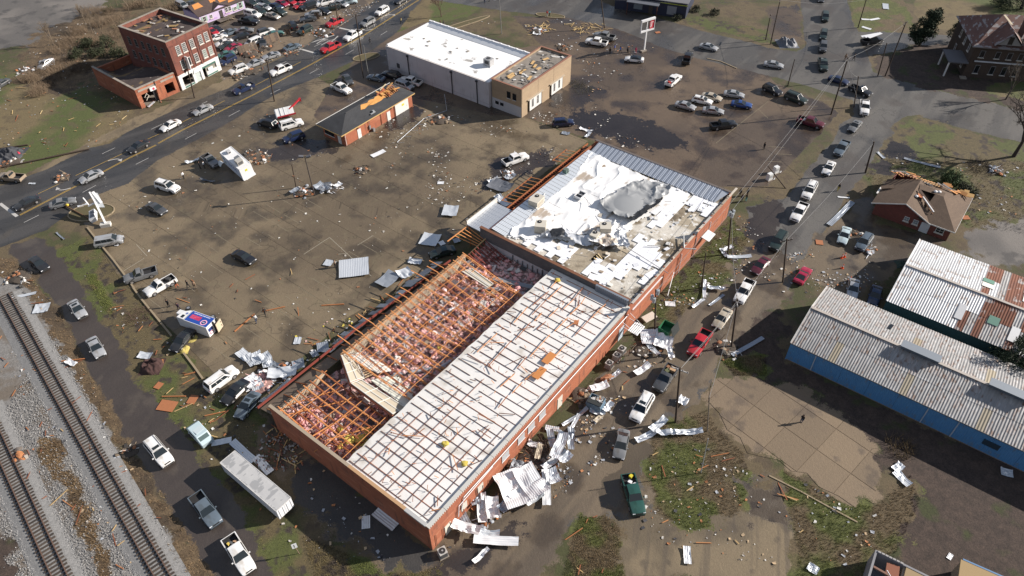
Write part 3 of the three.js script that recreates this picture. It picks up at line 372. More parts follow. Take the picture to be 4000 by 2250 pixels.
// ---- the collapsed half: rubble, joists, torn walls
const bedMat=mat([1,1,1],.95,0,{map:tex(9,9,512,512,(x,y,N,F)=>{let c=mix3([.08,.055,.05],[.32,.19,.175],F(14));c=mix3(c,[.7,.44,.42],sstep(.48,.58,F(26))*.85);c=mix3(c,[.35,.34,.33],sstep(.62,.7,F(31,27))*.8);return mul(c,.7 + .6*N(128));})});
const bedH=(u,v)=>1.0 + 1.5*fbm(u*.35,v*.35)+ .6*fbm(u*1.7,v*1.7)+ .1*Math.max(0,v - 24)+(u>40?.5:0);
const rubble=thing('rubble_pile','pink insulation and ceiling rubble filling the collapsed half of the store','rubble',BO[0],BO[1],Math.atan2(-BU[1],BU[0]));
part('rubble_bed',gridG(140,44,(s,t)=>{const u=.4 + s*46.4,v=14.8 + t*14.6;return B(u,bedH(u,v),v);}),bedMat,rubble);
const chunkG=[0,1,2,3,4].map(()=>lump(.5,.3,[0,0,0])),flakeG=[0,1,2].map(()=>{const g=boxG(1,.05,.7);const a=g.attributes.position;for(let i=0;i < a.count;i++)a.setXYZ(i,a.getX(i)*(a.getZ(i)>0?rr(.7,1):1),a.getY(i),a.getZ(i));g.computeVertexNormals();return g;});
const pinks=[[.78,.5,.48],[.84,.62,.6],[.7,.4,.39],[.6,.3,.3]].map(c=>mat(c,.95)),greys=[[.5,.5,.5],[.36,.36,.37],[.62,.61,.58],[.34,.27,.2],[.08,.08,.085]].map(c=>mat(c,.85));
for(let i=0;i < 295;i++){const u=rr(.8,46.4),v=rr(15,29);const o=part('insulation_chunk',pick(chunkG),u>41||(u>1&&u < 9&&v>22)?pinks[2 +(i&1)]:pick(pinks),rubble);const s=rr(.45,1.25);o.scale.set(s,s*rr(.7,1.3),s*rr(.6,1));o.rotation.set(rr(-.5,.5),rr(0,6.3),rr(-.5,.5));o.position.set(u,bedH(u,v)+ .12,-v);}
for(let i=0;i < 120;i++){const u=rr(.8,46.4),v=rr(15,29);const o=part('ceiling_panel',pick(flakeG),pick(greys),rubble);const s=rr(.5,1.5);o.scale.set(s,1,s);o.rotation.set(rr(-.5,.5),rr(0,6.3),rr(-.5,.5));o.position.set(u,bedH(u,v)+ .18,-v);}
for(const[u,v,s]of[[5,17.5,1.6],[4,18.6,1.3],[6.8,18,1],[7.5,16.2,1.1],[2.6,19,.8],[24,20,.6],[4.6,21.2,.7],[3,16.4,.9]])part('insulation_chunk',lump(s*.6,.3,B(u,bedH(u,v)+ .35,v)),mat([.62,.52,.12],.95),rubble);
for(const[u0,v0,u1,v1]of[[16,22,22,17],[27,25,33,24],[21,17.5,29,15.6],[36,26,40,21]])part('air_duct',bar(B(u0,2.5,v0),B(u1,2.3,v1),.3,10),galv,rubble);
// sagging open-web joists: two chords and a zigzag, one mesh each
function joistG(u,yv,v0,v1,du,depth,n){
const P=[],gs=[];for(let i=0;i <=n;i++){const t=i / n,v=v0 +(v1 - v0)*t;P.push([u + du*t*t,yv(t),v]);}
for(let i=0;i < n;i++){const a=P[i],b=P[i + 1],lo=p=>B(p[0]+ .03,p[1]- depth,p[2]);gs.push(beam(B(...a),B(...b),.13,.08));if(depth){gs.push(beam(lo(a),lo(b),.06,.06));const m=B((a[0]+ b[0])/ 2,(a[1]+ b[1])/ 2,(a[2]+ b[2])/ 2);gs.push(bar(lo(a),m,.034,4),bar(m,lo(b),.034,4));}}
return mg(gs);
}
const sag2=(u,t)=>5.2 - 1.5*Math.pow(t,1.15)- .6*Math.sin(Math.PI*t)*(.5 + .6*vn(u*.31,2))+(u>34?-.4*t:0);
for(let i=0;i < 23;i++){
const u=13.6 + i*1.24 + rr(-.15,.15),du=rr(-.8,.8),ov=rnd()< .4?rr(.5,1.2):.15;
part('roof_joist',joistG(u,t=>sag2(u,t),29.6,15.3 + rr(0,1.2),du,.5,15),pick([rust,rustLight,rustLight,rust]),store);
if(ov>.3)part('roof_joist',beam(B(u,5.3,29.5),B(u - .2,5.6 + rr(-.2,.4),29.6 + ov*3),.13,.12),rustLight,store);
}
for(const v of[28.7,27.2,25.7,24.1,22.5,20.8,19,17.4,16]){const t=(29.6 - v)/ 14.2,gs=[];let pu=13.4,py=sag2(13.4,t);for(let u=14.6;u < 42;u +=1.25){const y=sag2(u,t)+ rr(-.06,.06);gs.push(bar(B(pu,py + .06,v + rr(-.05,.05)),B(u,y + .06,v),.05,4));pu=u;py=y;}part('roof_bridging',mg(gs),rustLight,store);}
for(let i=0;i < 70;i++){const u=rr(14,41),v=rr(16,29),t=(29.6 - v)/ 14.2,a=rr(0,6.3),L=rr(.6,2);part('steel_stub',bar(B(u,sag2(u,t)+ .1,v),B(u + Math.cos(a)*L,sag2(u,t)+ rr(-.5,.7),v + Math.sin(a)*L),.04,4),rnd()< .6?rustLight:rust,store);}
part('joist_seat',bb(13,41.5,4.4,4.52,29.45,29.85),mat([.42,.24,.12],.8),store);
// near room
const sag1=(u,t)=>4.9 - .6*t - .4*Math.sin(Math.PI*t);
for(let i=0;i < 8;i++){const u=1 + i*1.15;part('roof_joist',joistG(u,t=>sag1(u,t),29.3,15 + rr(0,2),rr(-.5,.5),.42,13),i % 2?rust:rustLight,store);}
for(const v of[28.4,26.6,24.8,23.2,21.4,19.6,17.8,16.2])part('roof_bridging',beam(B(.5,sag1(0,(29.3 - v)/ 14)+ .12,v),B(9.6,sag1(0,(29.3 - v)/ 14)+ rr(-.2,.3),v + rr(-.6,.6)),.07,.08),rnd()< .5?rustLight:rust,store);
for(const[a,b,c,d]of[[1,27.5,8.5,23],[.8,22,8,21],[2,28.8,9,25.5],[1.5,20,8,16.5]])part('roof_beam',beam(B(a,4.4,b),B(c,3.6,d),.12,.14),rustLight,store);
for(let i=0;i < 40;i++){const u=rr(.8,9),v=rr(15,29),a=rr(0,6.3),L=rr(.8,3);part('steel_stub',beam(B(u,3.4 + rr(-.6,.7),v),B(u + Math.cos(a)*L,3.3 + rr(-.8,.8),v + Math.sin(a)*L),.08,.08),pick([rust,rustLight,rustRed]),store);}
// the tall dividing wall that fell outward: brick edge, beige panels with white battens
const panelBeige=mat([.40,.35,.27],.8),battenWhite=mat([.66,.64,.58],.7),whiteCool=mat([.66,.68,.6],.5);
const W1=[[12.5,29.1],[9.8,24.2],[9.5,15.4]];
for(let i=0;i < 2;i++){
const a=W1[i],b=W1[i + 1];
part('fallen_wall',slabG(B(b[0],4.9,b[1]),B(b[0]+ 2.9,3.3,b[1]+ .3),B(a[0]+ 2.2,3.5,a[1]),B(a[0],4.9,a[1]),.25),brickOrange,store);
part('wall_panel',slabG(B(b[0]+ .15,4.97,b[1]+ .1),B(b[0]+ 2.8,3.5,b[1]+ .4),B(a[0]+ 2.1,3.7,a[1]- .1),B(a[0]+ .1,4.97,a[1]- .1),.06),panelBeige,store);
for(const k of[.05,.5,.97])part('batten',beam(B(b[0]+ .15 + 2.65*k,5.04 - 1.45*k,b[1]+ .1),B(a[0]+ .1 + 2*k,5.06 - 1.25*k,a[1]- .1),.14,.05),battenWhite,store);
for(const k of[.02,.35,.66,.98]){const p=[b[0]+(a[0]- b[0])*k,b[1]+(a[1]- b[1])*k];part('batten',beam(B(p[0]+ .15,5.03,p[1]+ .05),B(p[0]+ 2.6,3.66,p[1]+ .15),.12,.05),battenWhite,store);}
}
part('cooler_panel',slabG(B(12.4,3.3,15.4),B(16.2,1.9,15.6),B(16.6,2.2,22),B(12.9,3.2,23.5),.12),whiteCool,store);
part('cooler_panel',slabG(B(14.5,3.1,23.8),B(17,2.2,22.5),B(15.5,3.6,28.6),B(13.3,4.2,29),.1),battenWhite,store);
for(let k=0;k < 9;k++)part('batten',beam(B(12.2 + k*.12,3.6 - k*.02,24.4 + k*.45),B(14.2 + k*.1,2.9,24.2 + k*.45),.16,.1),mat([.5,.38,.24],.8),store);
part('sign_strip',beam(B(14.3,2.78,17.6),B(14.5,2.85,20.6),.16,.06),mat([.4,.07,.07],.7),store);
{// second leaning panel near the cross wall
const q=[[39.49,26.49],[38.87,21.27],[37.52,21.34],[37.74,26.97]];
part('wall_panel',slabG(B(q[3][0],4.6,q[3][1]),B(q[2][0],4.3,q[2][1]),B(q[1][0],4.1,q[1][1]),B(q[0][0],4.3,q[0][1]),.1),panelBeige,store);
for(const k of[0,.33,.5,1])part('batten',beam(B(q[3][0]+(q[0][0]- q[3][0])*k,4.68 - .28*k,q[3][1]+(q[0][1]- q[3][1])*k),B(q[2][0]+(q[1][0]- q[2][0])*k,4.4 - .22*k,q[2][1]+(q[1][1]- q[2][1])*k),.14,.06),battenWhite,store);
}
part('duct',beam(B(41,2.6,23),B(43.5,2.7,15.4),.9,.6),mat([.26,.27,.29],.6,.3),store);
for(let i=0;i < 7;i++)part('roof_joist',joistG(41.8 + i*.75,t=>4.6 - 2.6*t - .8*Math.sin(Math.PI*t),29,16 + rr(0,3),rr(-.5,1),.45,12),rustRed,store);
for(const v of[27,24.5,22,19.5,17])part('roof_bridging',beam(B(41.5,4.7 - 2.6*(29 - v)/ 13 - .5,v),B(46.6,4.6 - 2.6*(29 - v)/ 13 - .6,v + rr(-.5,.5)),.07,.07),rustRed,store);
// ---- torn canopy along the lot side
part('canopy_beam',mg([beam(B(-.3,3.1,32.8),B(19,2.7,33.1),.22,.3),beam(B(19,2.7,33.1),B(40.5,2.3,32.2),.22,.3)]),rustRed,store);
part('canopy_soffit',slabG(B(0,2.7,32.7),B(0,3.6,29.9),B(40,3.2,29.9),B(40,2.0,32.1),.05),mat([.16,.12,.085],.9),store);
for(let i=0;i < 14;i++){const u=.6 + i*2.9;part('canopy_rafter',beam(B(u,3.9,29.8),B(u + rr(-.4,.4),2.6 + rr(-.3,.3),32.6),.12,.16),i % 3?rust:rustLight,store);}
for(let i=0;i < 26;i++){const u=14 + i*1.0;if(i==9||i==17)continue;part('canopy_panel',corr(1.04,rr(2.2,3.2),B(u,2.35 + rr(-.15,.1),33),0,-.55 + rr(-.12,.1),.26),i % 4?galvDark:galv,store);}
function corr(w,L,p,turn,tilt,pitch,amp=.035){const n=Math.round(w / pitch)*4,g=gridG(n,2,(s,t)=>[(s - .5)*w,Math.abs(((s*n / 4)% 1)- .5)< .26?amp:0,-t*L],(s,t)=>[s*w,t*L]);g.rotateX(tilt);g.rotateY(turn);g.translate(...p);return g;}
for(let i=0;i < 6;i++)part('canopy_panel',corr(1.04,rr(1.6,2.6),B(.6 + i*1.05,2.5,33),0,-.6 + rr(-.1,.1),.26),galvDark,store);
// deck of the canopy still standing by the cross wall
for(let i=0;i < 8;i++)part('canopy_panel',corr(1.02,5.0,B(47.8 + i*1.02,4.9,29.0),0,.02,.34,.05),galv,store);
part('canopy_fascia',mg([bb(47.4,56,4.6,5.7,34,34.12),...Array.from({length:28},(_,k)=>bb(47.45 + k*.305,47.58 + k*.305,4.6,5.72,34.125,34.2))]),mat([.6,.58,.54],.6),store);
for(const u of[47.6,51,55])part('canopy_post',beam(B(u,0,33.7),B(u,4.6,33.7),.18,.18),rust,store);
for(let i=0;i < 5;i++)part('canopy_rafter',beam(B(44 + i*.8,4.6,34 - i*.1),B(45.5 + i*.35,3.2 + i*.2,30),.12,.12),rustLight,store);
part('canopy_rafter',beam(B(42,4.7,34),B(47.5,4.7,33.9),.14,.14),rustLight,store);part('canopy_rafter',beam(B(42.6,2.4,30.5),B(47.2,4.4,29.4),.18,.18),mat([.5,.34,.16],.8),store);
// ladder of bare canopy rafters beside the far roof
for(let i=0;i < 42;i++)part('canopy_rafter',beam(B(56.4 + i*.62,4.5,29.85),B(56.4 + i*.62,4.25,31.6),.16,.22),i % 3?rustDark:rustRed,store);
part('canopy_beam',beam(B(55.5,4.35,31.7),B(83,4.35,31.7),.2,.3),rust,store);part('canopy_beam',beam(B(55.5,5.2,29.95),B(83.2,5.2,29.95),.2,.26),rust,store);
for(const[a,b]of[[57.5,67],[74,79]]){part('canopy_beam',beam(B(a,4.1,34.2),B(b,4.1,34.2),.14,.16),rust,store);for(let u=a;u <=b;u +=1.15)part('canopy_rafter',beam(B(u,4.15,34.2),B(u + .3,4.4,31.8),.09,.1),rustLight,store);}
for(let i=0;i < 9;i++)part('strut',bar(B(57 + i*2.7,4.6,31),B(57.6 + i*2.7,2.4,31.4),.05,4),mat([.5,.33,.1],.8),store);
part('canopy_fascia',bb(55.5,83,2.8,4.3,31.8,31.86),mat([.09,.05,.04],.9),store);
lap('store A');
// ---- far roof
const holeB=[[53.5,10.34]][0];
part('roof_deck',gridG(80,64,(s,t)=>{const u=47.35 + s*35.3,v=.4 + t*29;return B(u,5.02 + .12*fbm(u*.3,v*.3),v);},(s,t)=>[s*35.3,t*29],(s,t)=>Math.abs(47.35 + s*35.3 - holeB[0])< .9&&Math.abs(.4 + t*29 - holeB[1])< .8),deckB,store);
for(let i=0;i < 27;i++){const v=1.9 + i*1.0;part('roof_panel',gridG(4,12,(s,t)=>B(79.2 + s*3.6,5.3 + s*.75 +([0,1,4,5,8,9].includes(Math.round(t*12))?.05:0),v + t*.985)),i % 6==2?galv:mat([.42,.46,.52],.45,.5),store);}
part('roof_panel',slabG(B(79.2,5.3,1.6),B(82.6,5.9,.5),B(82.8,6.05,1.85),B(79.2,5.3,1.85),.03),galv,store);
for(let i=0;i < 32;i++){const u=48.6 + i*1.0;if(i==31)continue;part('roof_panel',gridG(12,3,(s,t)=>B(u + s*.985,5.26 + t*.3 +([0,1,4,5,8,9].includes(Math.round(s*12))?.05:0),26.3 + t*3.1)),mat([.66,.7,.74],.42,.3),store);}
part('roof_edge',bb(82.6,83.1,5.9,6.1,.2,29.8),mat([.12,.1,.09],.7),store);
// insulation boards still in rows
const boardMat=[0,1,2].map(k=>mat([1,1,1],.7,0,{map:tex(1.2,2.4,64,128,(x,y,N,F)=>{let c=mix3([.82,.83,.85],[.72,.73,.76],F(4));if(Math.abs((x + k*.1)% .4 - .2)< .012&&(y + k*.3)% .8 < .55)c=mul(c,.62);return c;})}));
const boardAreas=[[[52.15,21.04],[54.13,15.3],[53.23,13.68],[49.72,13.73],[49.76,16.61]],[[48.88,11.37],[52.54,11.02],[52.96,7.56],[55.12,6.96],[62.31,7.93],[62.59,5.34],[62.45,4.87],[60.71,1.6],[56.66,1.21],[55.16,2.41],[55.22,3.95],[51.18,5.12],[48.62,5.6]],[[53.93,2.44],[56.7,1.98],[55.49,0.37],[52.37,-0.12],[52.59,1.48]],[[69.3,9.27],[72.92,9.57],[73.75,5.75],[68.67,5.6],[66.47,5.77],[66.5,7.57]],[[79.41,6.2],[80.03,1.06],[74.29,0.69],[76.17,5.22]],[[49.86,23.86],[52.15,21.04],[50.17,16.9],[49.26,18.12],[49.52,21.67]]];
for(let iu=0;iu < 24;iu++)for(let iv=0;iv < 24;iv++){
const v=.9 + iv*1.22,u=47.6 + iu*2.44 +(iv % 2)*1.22;if(u>80)continue;
if(!boardAreas.some(p=>inPoly(p,u + 1.2,v + .6)))continue;
const loose=rnd()< .12?1:0;const o=part('insulation_board',boxG(2.4,.05,1.19),pick(boardMat),store);o.position.set(u + 1.2 + loose*rr(-.5,.5),5.19 + loose*.06,-(v + .6)+ loose*rr(-.4,.4));o.rotation.y=loose*rr(-.6,.6);
}
for(let i=0;i < 70;i++){const u=rr(48,80),v=i < 45?rr(.8,12):rr(.8,25);const o=part('board_scrap',pick(flakeG),pick([boardMat[0],boardMat[1],greys[2],greys[3],mat([.55,.5,.42],.9)]),store);const s=rr(.3,1.1);o.scale.set(s,.8,s);o.position.set(u,5.3,-v);o.rotation.set(rr(-.15,.15),rr(0,6.3),rr(-.15,.15));}
// crumpled white membrane
const membrane=mat([1,1,1],.5,0,{map:tex(14,14,512,512,(x,y,N,F)=>{let c=mix3([.85,.85,.84],[.74,.74,.73],F(5));return mix3(c,[.3,.22,.14],sstep(.58,.74,F(5,9))*.8);})});
const memPoly=[[79.18,28.37],[79.44,27.13],[79.17,23.72],[78.72,18.94],[78.49,15.94],[76.18,16.33],[71.77,18.01],[66.52,18.4],[63.26,17.37],[60.87,15.82],[63.19,14.59],[63.74,12.45],[61.35,10.58],[59.28,13.35],[57.2,16.12],[52.47,20.63],[49.86,23.21],[49.16,26.16],[50.34,26.63],[52.5,26.52],[60.28,26.25],[67.88,26.39]];
const mu0=Math.min(...memPoly.map(p=>p[0])),mu1=Math.max(...memPoly.map(p=>p[0])),mv0=Math.min(...memPoly.map(p=>p[1])),mv1=Math.max(...memPoly.map(p=>p[1]));
function clothG(poly,nx,ny,hf,uvs=1){// a sheet over polygon in (u,v), height hf(u,v)
const us=poly.map(p=>p[0]),vs=poly.map(p=>p[1]),a0=Math.min(...us),a1=Math.max(...us),b0=Math.min(...vs),b1=Math.max(...vs),pos=[],uv=[],idx=[],id=new Map();
const P=(i,j)=>{const k=i*1000 + j;if(!id.has(k)){const u=a0 +(a1 - a0)*i / nx,v=b0 +(b1 - b0)*j / ny;pos.push(...B(u,hf(u,v),v));uv.push(u,v);id.set(k,pos.length / 3 - 1);}return id.get(k);};
for(let i=0;i < nx;i++)for(let j=0;j < ny;j++){const u=a0 +(a1 - a0)*(i + .5)/ nx,v=b0 +(b1 - b0)*(j + .5)/ ny,w=1.2;if(!inPoly(poly,u + w*(fbm(u*.8,v*.8 + 9)- .5),v + w*(fbm(u*.8 + 4,v*.8)- .5)))continue;idx.push(P(i,j),P(i,j + 1),P(i + 1,j + 1),P(i,j),P(i + 1,j + 1),P(i + 1,j));}
const g=new THREE.BufferGeometry();g.setAttribute('position',new THREE.Float32BufferAttribute(pos,3));g.setAttribute('uv',new THREE.Float32BufferAttribute(uv,2));g.setIndex(idx);g.computeVertexNormals();return g;
}
const ridge=(x,y)=>1 - Math.abs(2*fbm(x,y,3)- 1);
part('roof_membrane',clothG(memPoly,130,100,(u,v)=>5.24 + .3*Math.pow(ridge(u*.13 + v*.07,v*.3 - u*.05),7)+ .05*fbm(u*.6,v*1.2)),membrane,store);
part('roof_membrane',clothG([[79.21,28.63],[79.31,23.81],[78.78,16.11],[79.54,8.65],[78.98,6.29],[74.12,5.77],[71.71,8.5],[68.64,9.21],[65.43,10.19],[61.56,10.3],[58.19,9.04],[55.36,13.68],[53.18,19.23],[49.76,23.13],[48.85,26.36],[52.72,26.69],[60.52,26.43],[68.14,26.57]],90,80,(u,v)=>5.17 + .06*Math.pow(ridge(u*.2,v*.25),5)),membrane,store);
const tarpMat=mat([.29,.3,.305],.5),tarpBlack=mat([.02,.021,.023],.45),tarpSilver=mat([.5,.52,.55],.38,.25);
const tarpPoly=[[66.08,18.17],[70.62,17.15],[75.7,16.12],[77.65,12.97],[77.65,9.81],[75.52,9.06],[73.21,9.64],[67.25,10.52],[64.75,11.49],[64.32,15.15]];
const tc=[tarpPoly.reduce((s,p)=>s + p[0],0)/ tarpPoly.length,tarpPoly.reduce((s,p)=>s + p[1],0)/ tarpPoly.length];
part('roof_tarp',clothG(tarpPoly,100,80,(u,v)=>{const c2=Math.hypot((u - tc[0]+ 2.3)/ 5,(v - tc[1]- .8)/ 4.2),bulge=Math.max(0,1 - c2*c2);return 5.4 + .85*Math.pow(bulge,.7)+ .16*Math.pow(ridge(u*.2 + 2,v*.16),9)+(1 - Math.min(1,bulge*1.6))*(.8*Math.pow(ridge(u*.22,v*.3 + 7),3)+ .25*ridge(u*.6,v*.6));}),tarpMat,store);
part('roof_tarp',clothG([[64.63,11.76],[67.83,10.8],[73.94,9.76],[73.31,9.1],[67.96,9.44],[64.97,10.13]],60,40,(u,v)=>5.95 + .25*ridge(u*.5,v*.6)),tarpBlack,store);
part('roof_tarp',clothG([[51.82,21.55],[54.33,20.91],[56.24,19.27],[56.11,15.83],[57.02,14.16],[55.03,12.87],[54.51,13.13],[54.21,17.03],[53.31,19.33],[52.37,20.14]],100,60,(u,v)=>5.3 + .9*Math.pow(ridge(u*.42 + 3,v*.42),2)),tarpSilver,store);
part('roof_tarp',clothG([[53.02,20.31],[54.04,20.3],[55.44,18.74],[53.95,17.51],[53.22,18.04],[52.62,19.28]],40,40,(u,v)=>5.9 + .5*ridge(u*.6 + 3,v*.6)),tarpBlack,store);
part('roof_membrane',clothG([[55.38,13.7],[58.48,14.91],[62.49,14.17],[62.96,12.61],[62.3,11.18],[58.51,7.58],[56.94,9.88],[55.94,11.65]],90,70,(u,v)=>5.3 + .8*Math.pow(ridge(u*.36 + 9,v*.36),2)+ .2*ridge(u*1.3,v*1.3)),membrane,store);
part('roof_membrane',clothG([[61.12,10.98],[63.13,11.5],[62.26,10.37],[59.25,8.15],[58.18,7.41],[57.75,8.42]],40,50,(u,v)=>5.5 + .9*Math.pow(ridge(u*.6 + 9,v*.6),2)),tarpSilver,store);
for(let i=0;i < 26;i++){const u=rr(52,80),v=rr(8,25),a=rr(0,6.3),L=rr(.8,3.4);part('steel_stub',bar(B(u,5.8,v),B(u + Math.cos(a)*L,5.9 + rr(0,.4),v + Math.sin(a)*L),.035,4),mat([.2,.2,.21],.6,.4),store);}
{const p=[[58.39,7.52],[56.99,-0.96]];part('cable',wire([B(p[0][0],5.6,p[0][1]),B((p[0][0]+ p[1][0])/ 2,5.5,(p[0][1]+ p[1][1])/ 2 - .4),B(p[1][0],5.5,p[1][1])],.06),mat([.3,.31,.32],.6,.3),store);}
for(const[q,h]of[[[[67,1.54],[64,-0.14]],.5],[[[64.1,-0.27],[65.14,-1.88]],.4],[[[61.05,5.29],[62.35,3.43]],.3],[[[54.06,9.43],[55.47,9.24]],.1],[[[57.66,26.36],[62.52,27.87]],.5]])part('pipe',bar(B(q[0][0],5.2 + h,q[0][1]),B(q[1][0],5.15 + h,q[1][1]),.09,7),mat([.55,.55,.54],.6,.2),store);
for(const k of[-.4,.1,.5])part('broken_board',beam(B(holeB[0]+ k,5.0,holeB[1]- .6),B(holeB[0]+ k*1.4,5.5,holeB[1]+ .5),.16,.05),mat([.5,.38,.2],.8),store);
// things on the right-hand wall
const wallItem=(name,u,y,w,h,m,d=.08)=>part(name,bb(u - w / 2,u + w / 2,y - h / 2,y + h / 2,-d,-.002),m,store);
for(const u of[14.8,18.3,20.6,23.2]){const w=wallItem('window',u,3.0,1.5,1.3,mat([.36,.37,.38],.6));part('frame',bb(u - .85,u + .85,2.26,2.34,-.14,-.083),whiteMetal,w);}
{const d=wallItem('door',27.6,1.25,1.2,2.4,mat([.55,.52,.45],.7));part('handle',bb(28,28.06,1.1,1.3,-.16,-.083),galvDark,d);}
{const d=wallItem('door',44.6,1.3,1.6,2.6,mat([.45,.5,.55],.6));part('handle',bb(45.1,45.16,1.2,1.4,-.16,-.083),galvDark,d);}
{const d=wallItem('door',3.0,1.1,1.1,2.1,mat([.6,.58,.5],.7));part('handle',bb(3.3,3.36,1,1.2,-.16,-.083),galvDark,d);}
for(const u of[6.2,9.5])wallItem('window',u,2.1,1.1,1.4,mat([.52,.5,.44],.7));
part('conduit',mg([bar(B(6.2,4.35,-.15),B(46,4.35,-.15),.07,6),bar(B(5.6,2.2,-.15),B(6.2,4.35,-.15),.07,6),bar(B(4.9,1.4,-.15),B(5.2,3.6,-.15),.07,6),bar(B(5.2,3.6,-.15),B(12,4.1,-.15),.06,6)]),whiteMetal,store);
for(const u of[57,62.5,63.6,69,74.5])part('downpipe',bar(B(u,.3,-.13),B(u,4.6,-.13),.07,6),u==62.5||u==57?mat([.16,.07,.04],.8):whiteMetal,store);
part('downpipe',bar(B(57.5,.2,-1.4),B(61.3,2.2,-.2),.08,6),whiteMetal,store);
part('gutter',bb(47.4,57,4.2,4.32,-.2,-.02),whiteMetal,store);
for(let i=0;i < 9;i++)part('downpipe',bar(B(.8 + i*1.3 + rr(-.3,.3),.2,-.12),B(.8 + i*1.3,1.6 + rr(0,1.5),-.12),.04,5),mat([.16,.07,.04],.8),store);
{const g=[];for(let k=0;k < 6;k++)g.push(boxG(2.4,.05,.2,45.6,2.8 - k*.02,1.3 + k*.3,0,0,.3));part('awning',mg([...g,bar([44.5,2.9,.1],[44.5,2.6,2.9],.05,5),bar([46.7,2.9,.1],[46.7,2.6,2.9],.05,5),bar([44.4,4,.05],[44.6,2.7,2.8],.04,5),bar([46.8,4,.05],[46.6,2.7,2.8],.04,5)]),whiteMetal,store);}
part('awning',boxG(2.6,.12,1.6,72.5,3.1,.9,0,0,.2),mat([.7,.72,.72],.5),store);
part('end_parapet',mg([bb(46.6,46.95,4.4,6.5,.5,6.5),...Array.from({length:16},(_,k)=>bb(46.52,46.6,4.4,6.5,.6 + k*.37,.72 + k*.37))]),galvDark,store);
for(let i=0;i < 30;i++)part('brick_scrap',boxG(.3,.12,.2,rr(50,82),5.68,-rr(.1,.3),rr(0,3)),pick([brickOrange,mat([.35,.3,.25],.9)]),store);
// roof-top machines: things of their own
function rooftopUnit(u,v,w,h,d,turn,label){
const[x,z]=bw(u,v),t=thing('rooftop_unit',label,'air conditioner',x,z,store.rotation.y + turn,'air conditioning units on the torn roof',5.25),m=mat([.48,.44,.36],.6);
part('cabinet',boxG(w,h,d,0,h / 2,0),m,t);part('lid',boxG(w + .06,.06,d + .06,0,h + .03,0),mat([.52,.49,.42],.6),t);
const f=part('fan_guard',new THREE.CylinderGeometry(.38,.38,.08,20).translate(w*.22,h + .1,-d*.1),mat([.03,.03,.03],.5,.5),t);part('hub',new THREE.CylinderGeometry(.13,.13,.05,12).translate(w*.22,h + .165,-d*.1),mat([.5,.5,.5],.5,.4),f);
for(const s of[-1,1])part('vent_panel',boxG(w*.7,h*.5,.03,0,h*.5,s*(d / 2 + .016)),mat([.36,.33,.27],.7),t);
part('curb',boxG(w + .2,.1,d + .2,0,.03,0),mat([.3,.28,.25],.8),t);
}
rooftopUnit(...[[59.35,27.49]][0],2.6,1.3,1.9,.1,'large beige rooftop air conditioner on the ribbed metal edge strip');
rooftopUnit(...[[53.65,22.45]][0],1.9,1.5,1.9,.5,'beige rooftop air conditioner between the white membrane and black tarp');
rooftopUnit(...[[59.87,13.01]][0],1.9,1.6,1.9,.6,'tallest beige rooftop air conditioner wrapped by crumpled silver membrane');
rooftopUnit(...[[57.19,13.44]][0],1.5,1.3,1.3,.1,'smaller beige rooftop air conditioner at the edge of the crumpled silver membrane');
{const[u,v]=[[70.48,28.64]][0],[x,z]=bw(u,v),t=thing('condenser_unit','tilted dark green condenser lying on the ribbed metal roof strip','air conditioner',x,z,.9,null,5.4),m=mat([.1,.16,.13],.6);part('cabinet',boxG(1,.85,.9,0,.43,0,0,.12),m,t);part('fan_guard',new THREE.CylinderGeometry(.32,.32,.06,16).rotateX(Math.PI / 2).translate(0,.45,.47),mat([.03,.04,.04],.5),t);for(let k=0;k < 4;k++)part('louvre',boxG(.12,.05,.9,-.35 + k*.23,.91,-.02,0,.12),mat([.2,.25,.22],.6),t);}
{const[u,v]=[[65.81,22.2]][0],[x,z]=bw(u,v),t=thing('roof_vent','open black roof hatch with broken white frame in the membrane','roof hatch',x,z,store.rotation.y,null,5.55);for(const[a,b,c,d]of[[-1,0,.12,1.5],[1,0,.12,1.5],[0,-.7,2.1,.12],[0,.7,2.1,.12]])part('frame',boxG(c,.4,d,a,.2,b),whiteMetal,t);part('pane',boxG(1.86,.03,1.26,0,.2,0),mat([.02,.022,.025],.12),t);part('crossbar',boxG(.1,.05,1.26,0,.32,0),whiteMetal,t);}
lap('store B');

// ---------------------------------------------------------------- other buildings: local x along the front, -z into the depth
seed(30);
function frame(name,label,ax,az,bx,bz,category='building'){const t=thing(name,label,category,ax,az,Math.atan2(-(bz - az),bx - ax));t.L=Math.hypot(bx - ax,bz - az);return t;}
const fb=(x0,x1,y0,y1,z0,z1)=>boxG(x1 - x0,y1 - y0,z1 - z0,(x0 + x1)/ 2,(y0 + y1)/ 2,(z0 + z1)/ 2);
const darkGlass=mat([.012,.014,.017],.12),doorDark=mat([.06,.05,.045],.6),inner=mat([.2,.17,.14],.9),trimWhite=mat([.62,.61,.58],.7);
function print(w,h,px,py,draw){const c=document.createElement('canvas');c.width=px;c.height=py;draw(c.getContext('2d'),px,py);const t=new THREE.CanvasTexture(c);t.colorSpace=THREE.SRGBColorSpace;t.magFilter=THREE.LinearFilter;return new THREE.MeshStandardMaterial({map:t,roughness:.6,side:THREE.DoubleSide});}
function sheetQuad(a,b,c,d){const g=quadG(a,b,c,d);g.attributes.uv.array.set([0,0,1,0,1,1,0,0,1,1,0,1]);return g;}
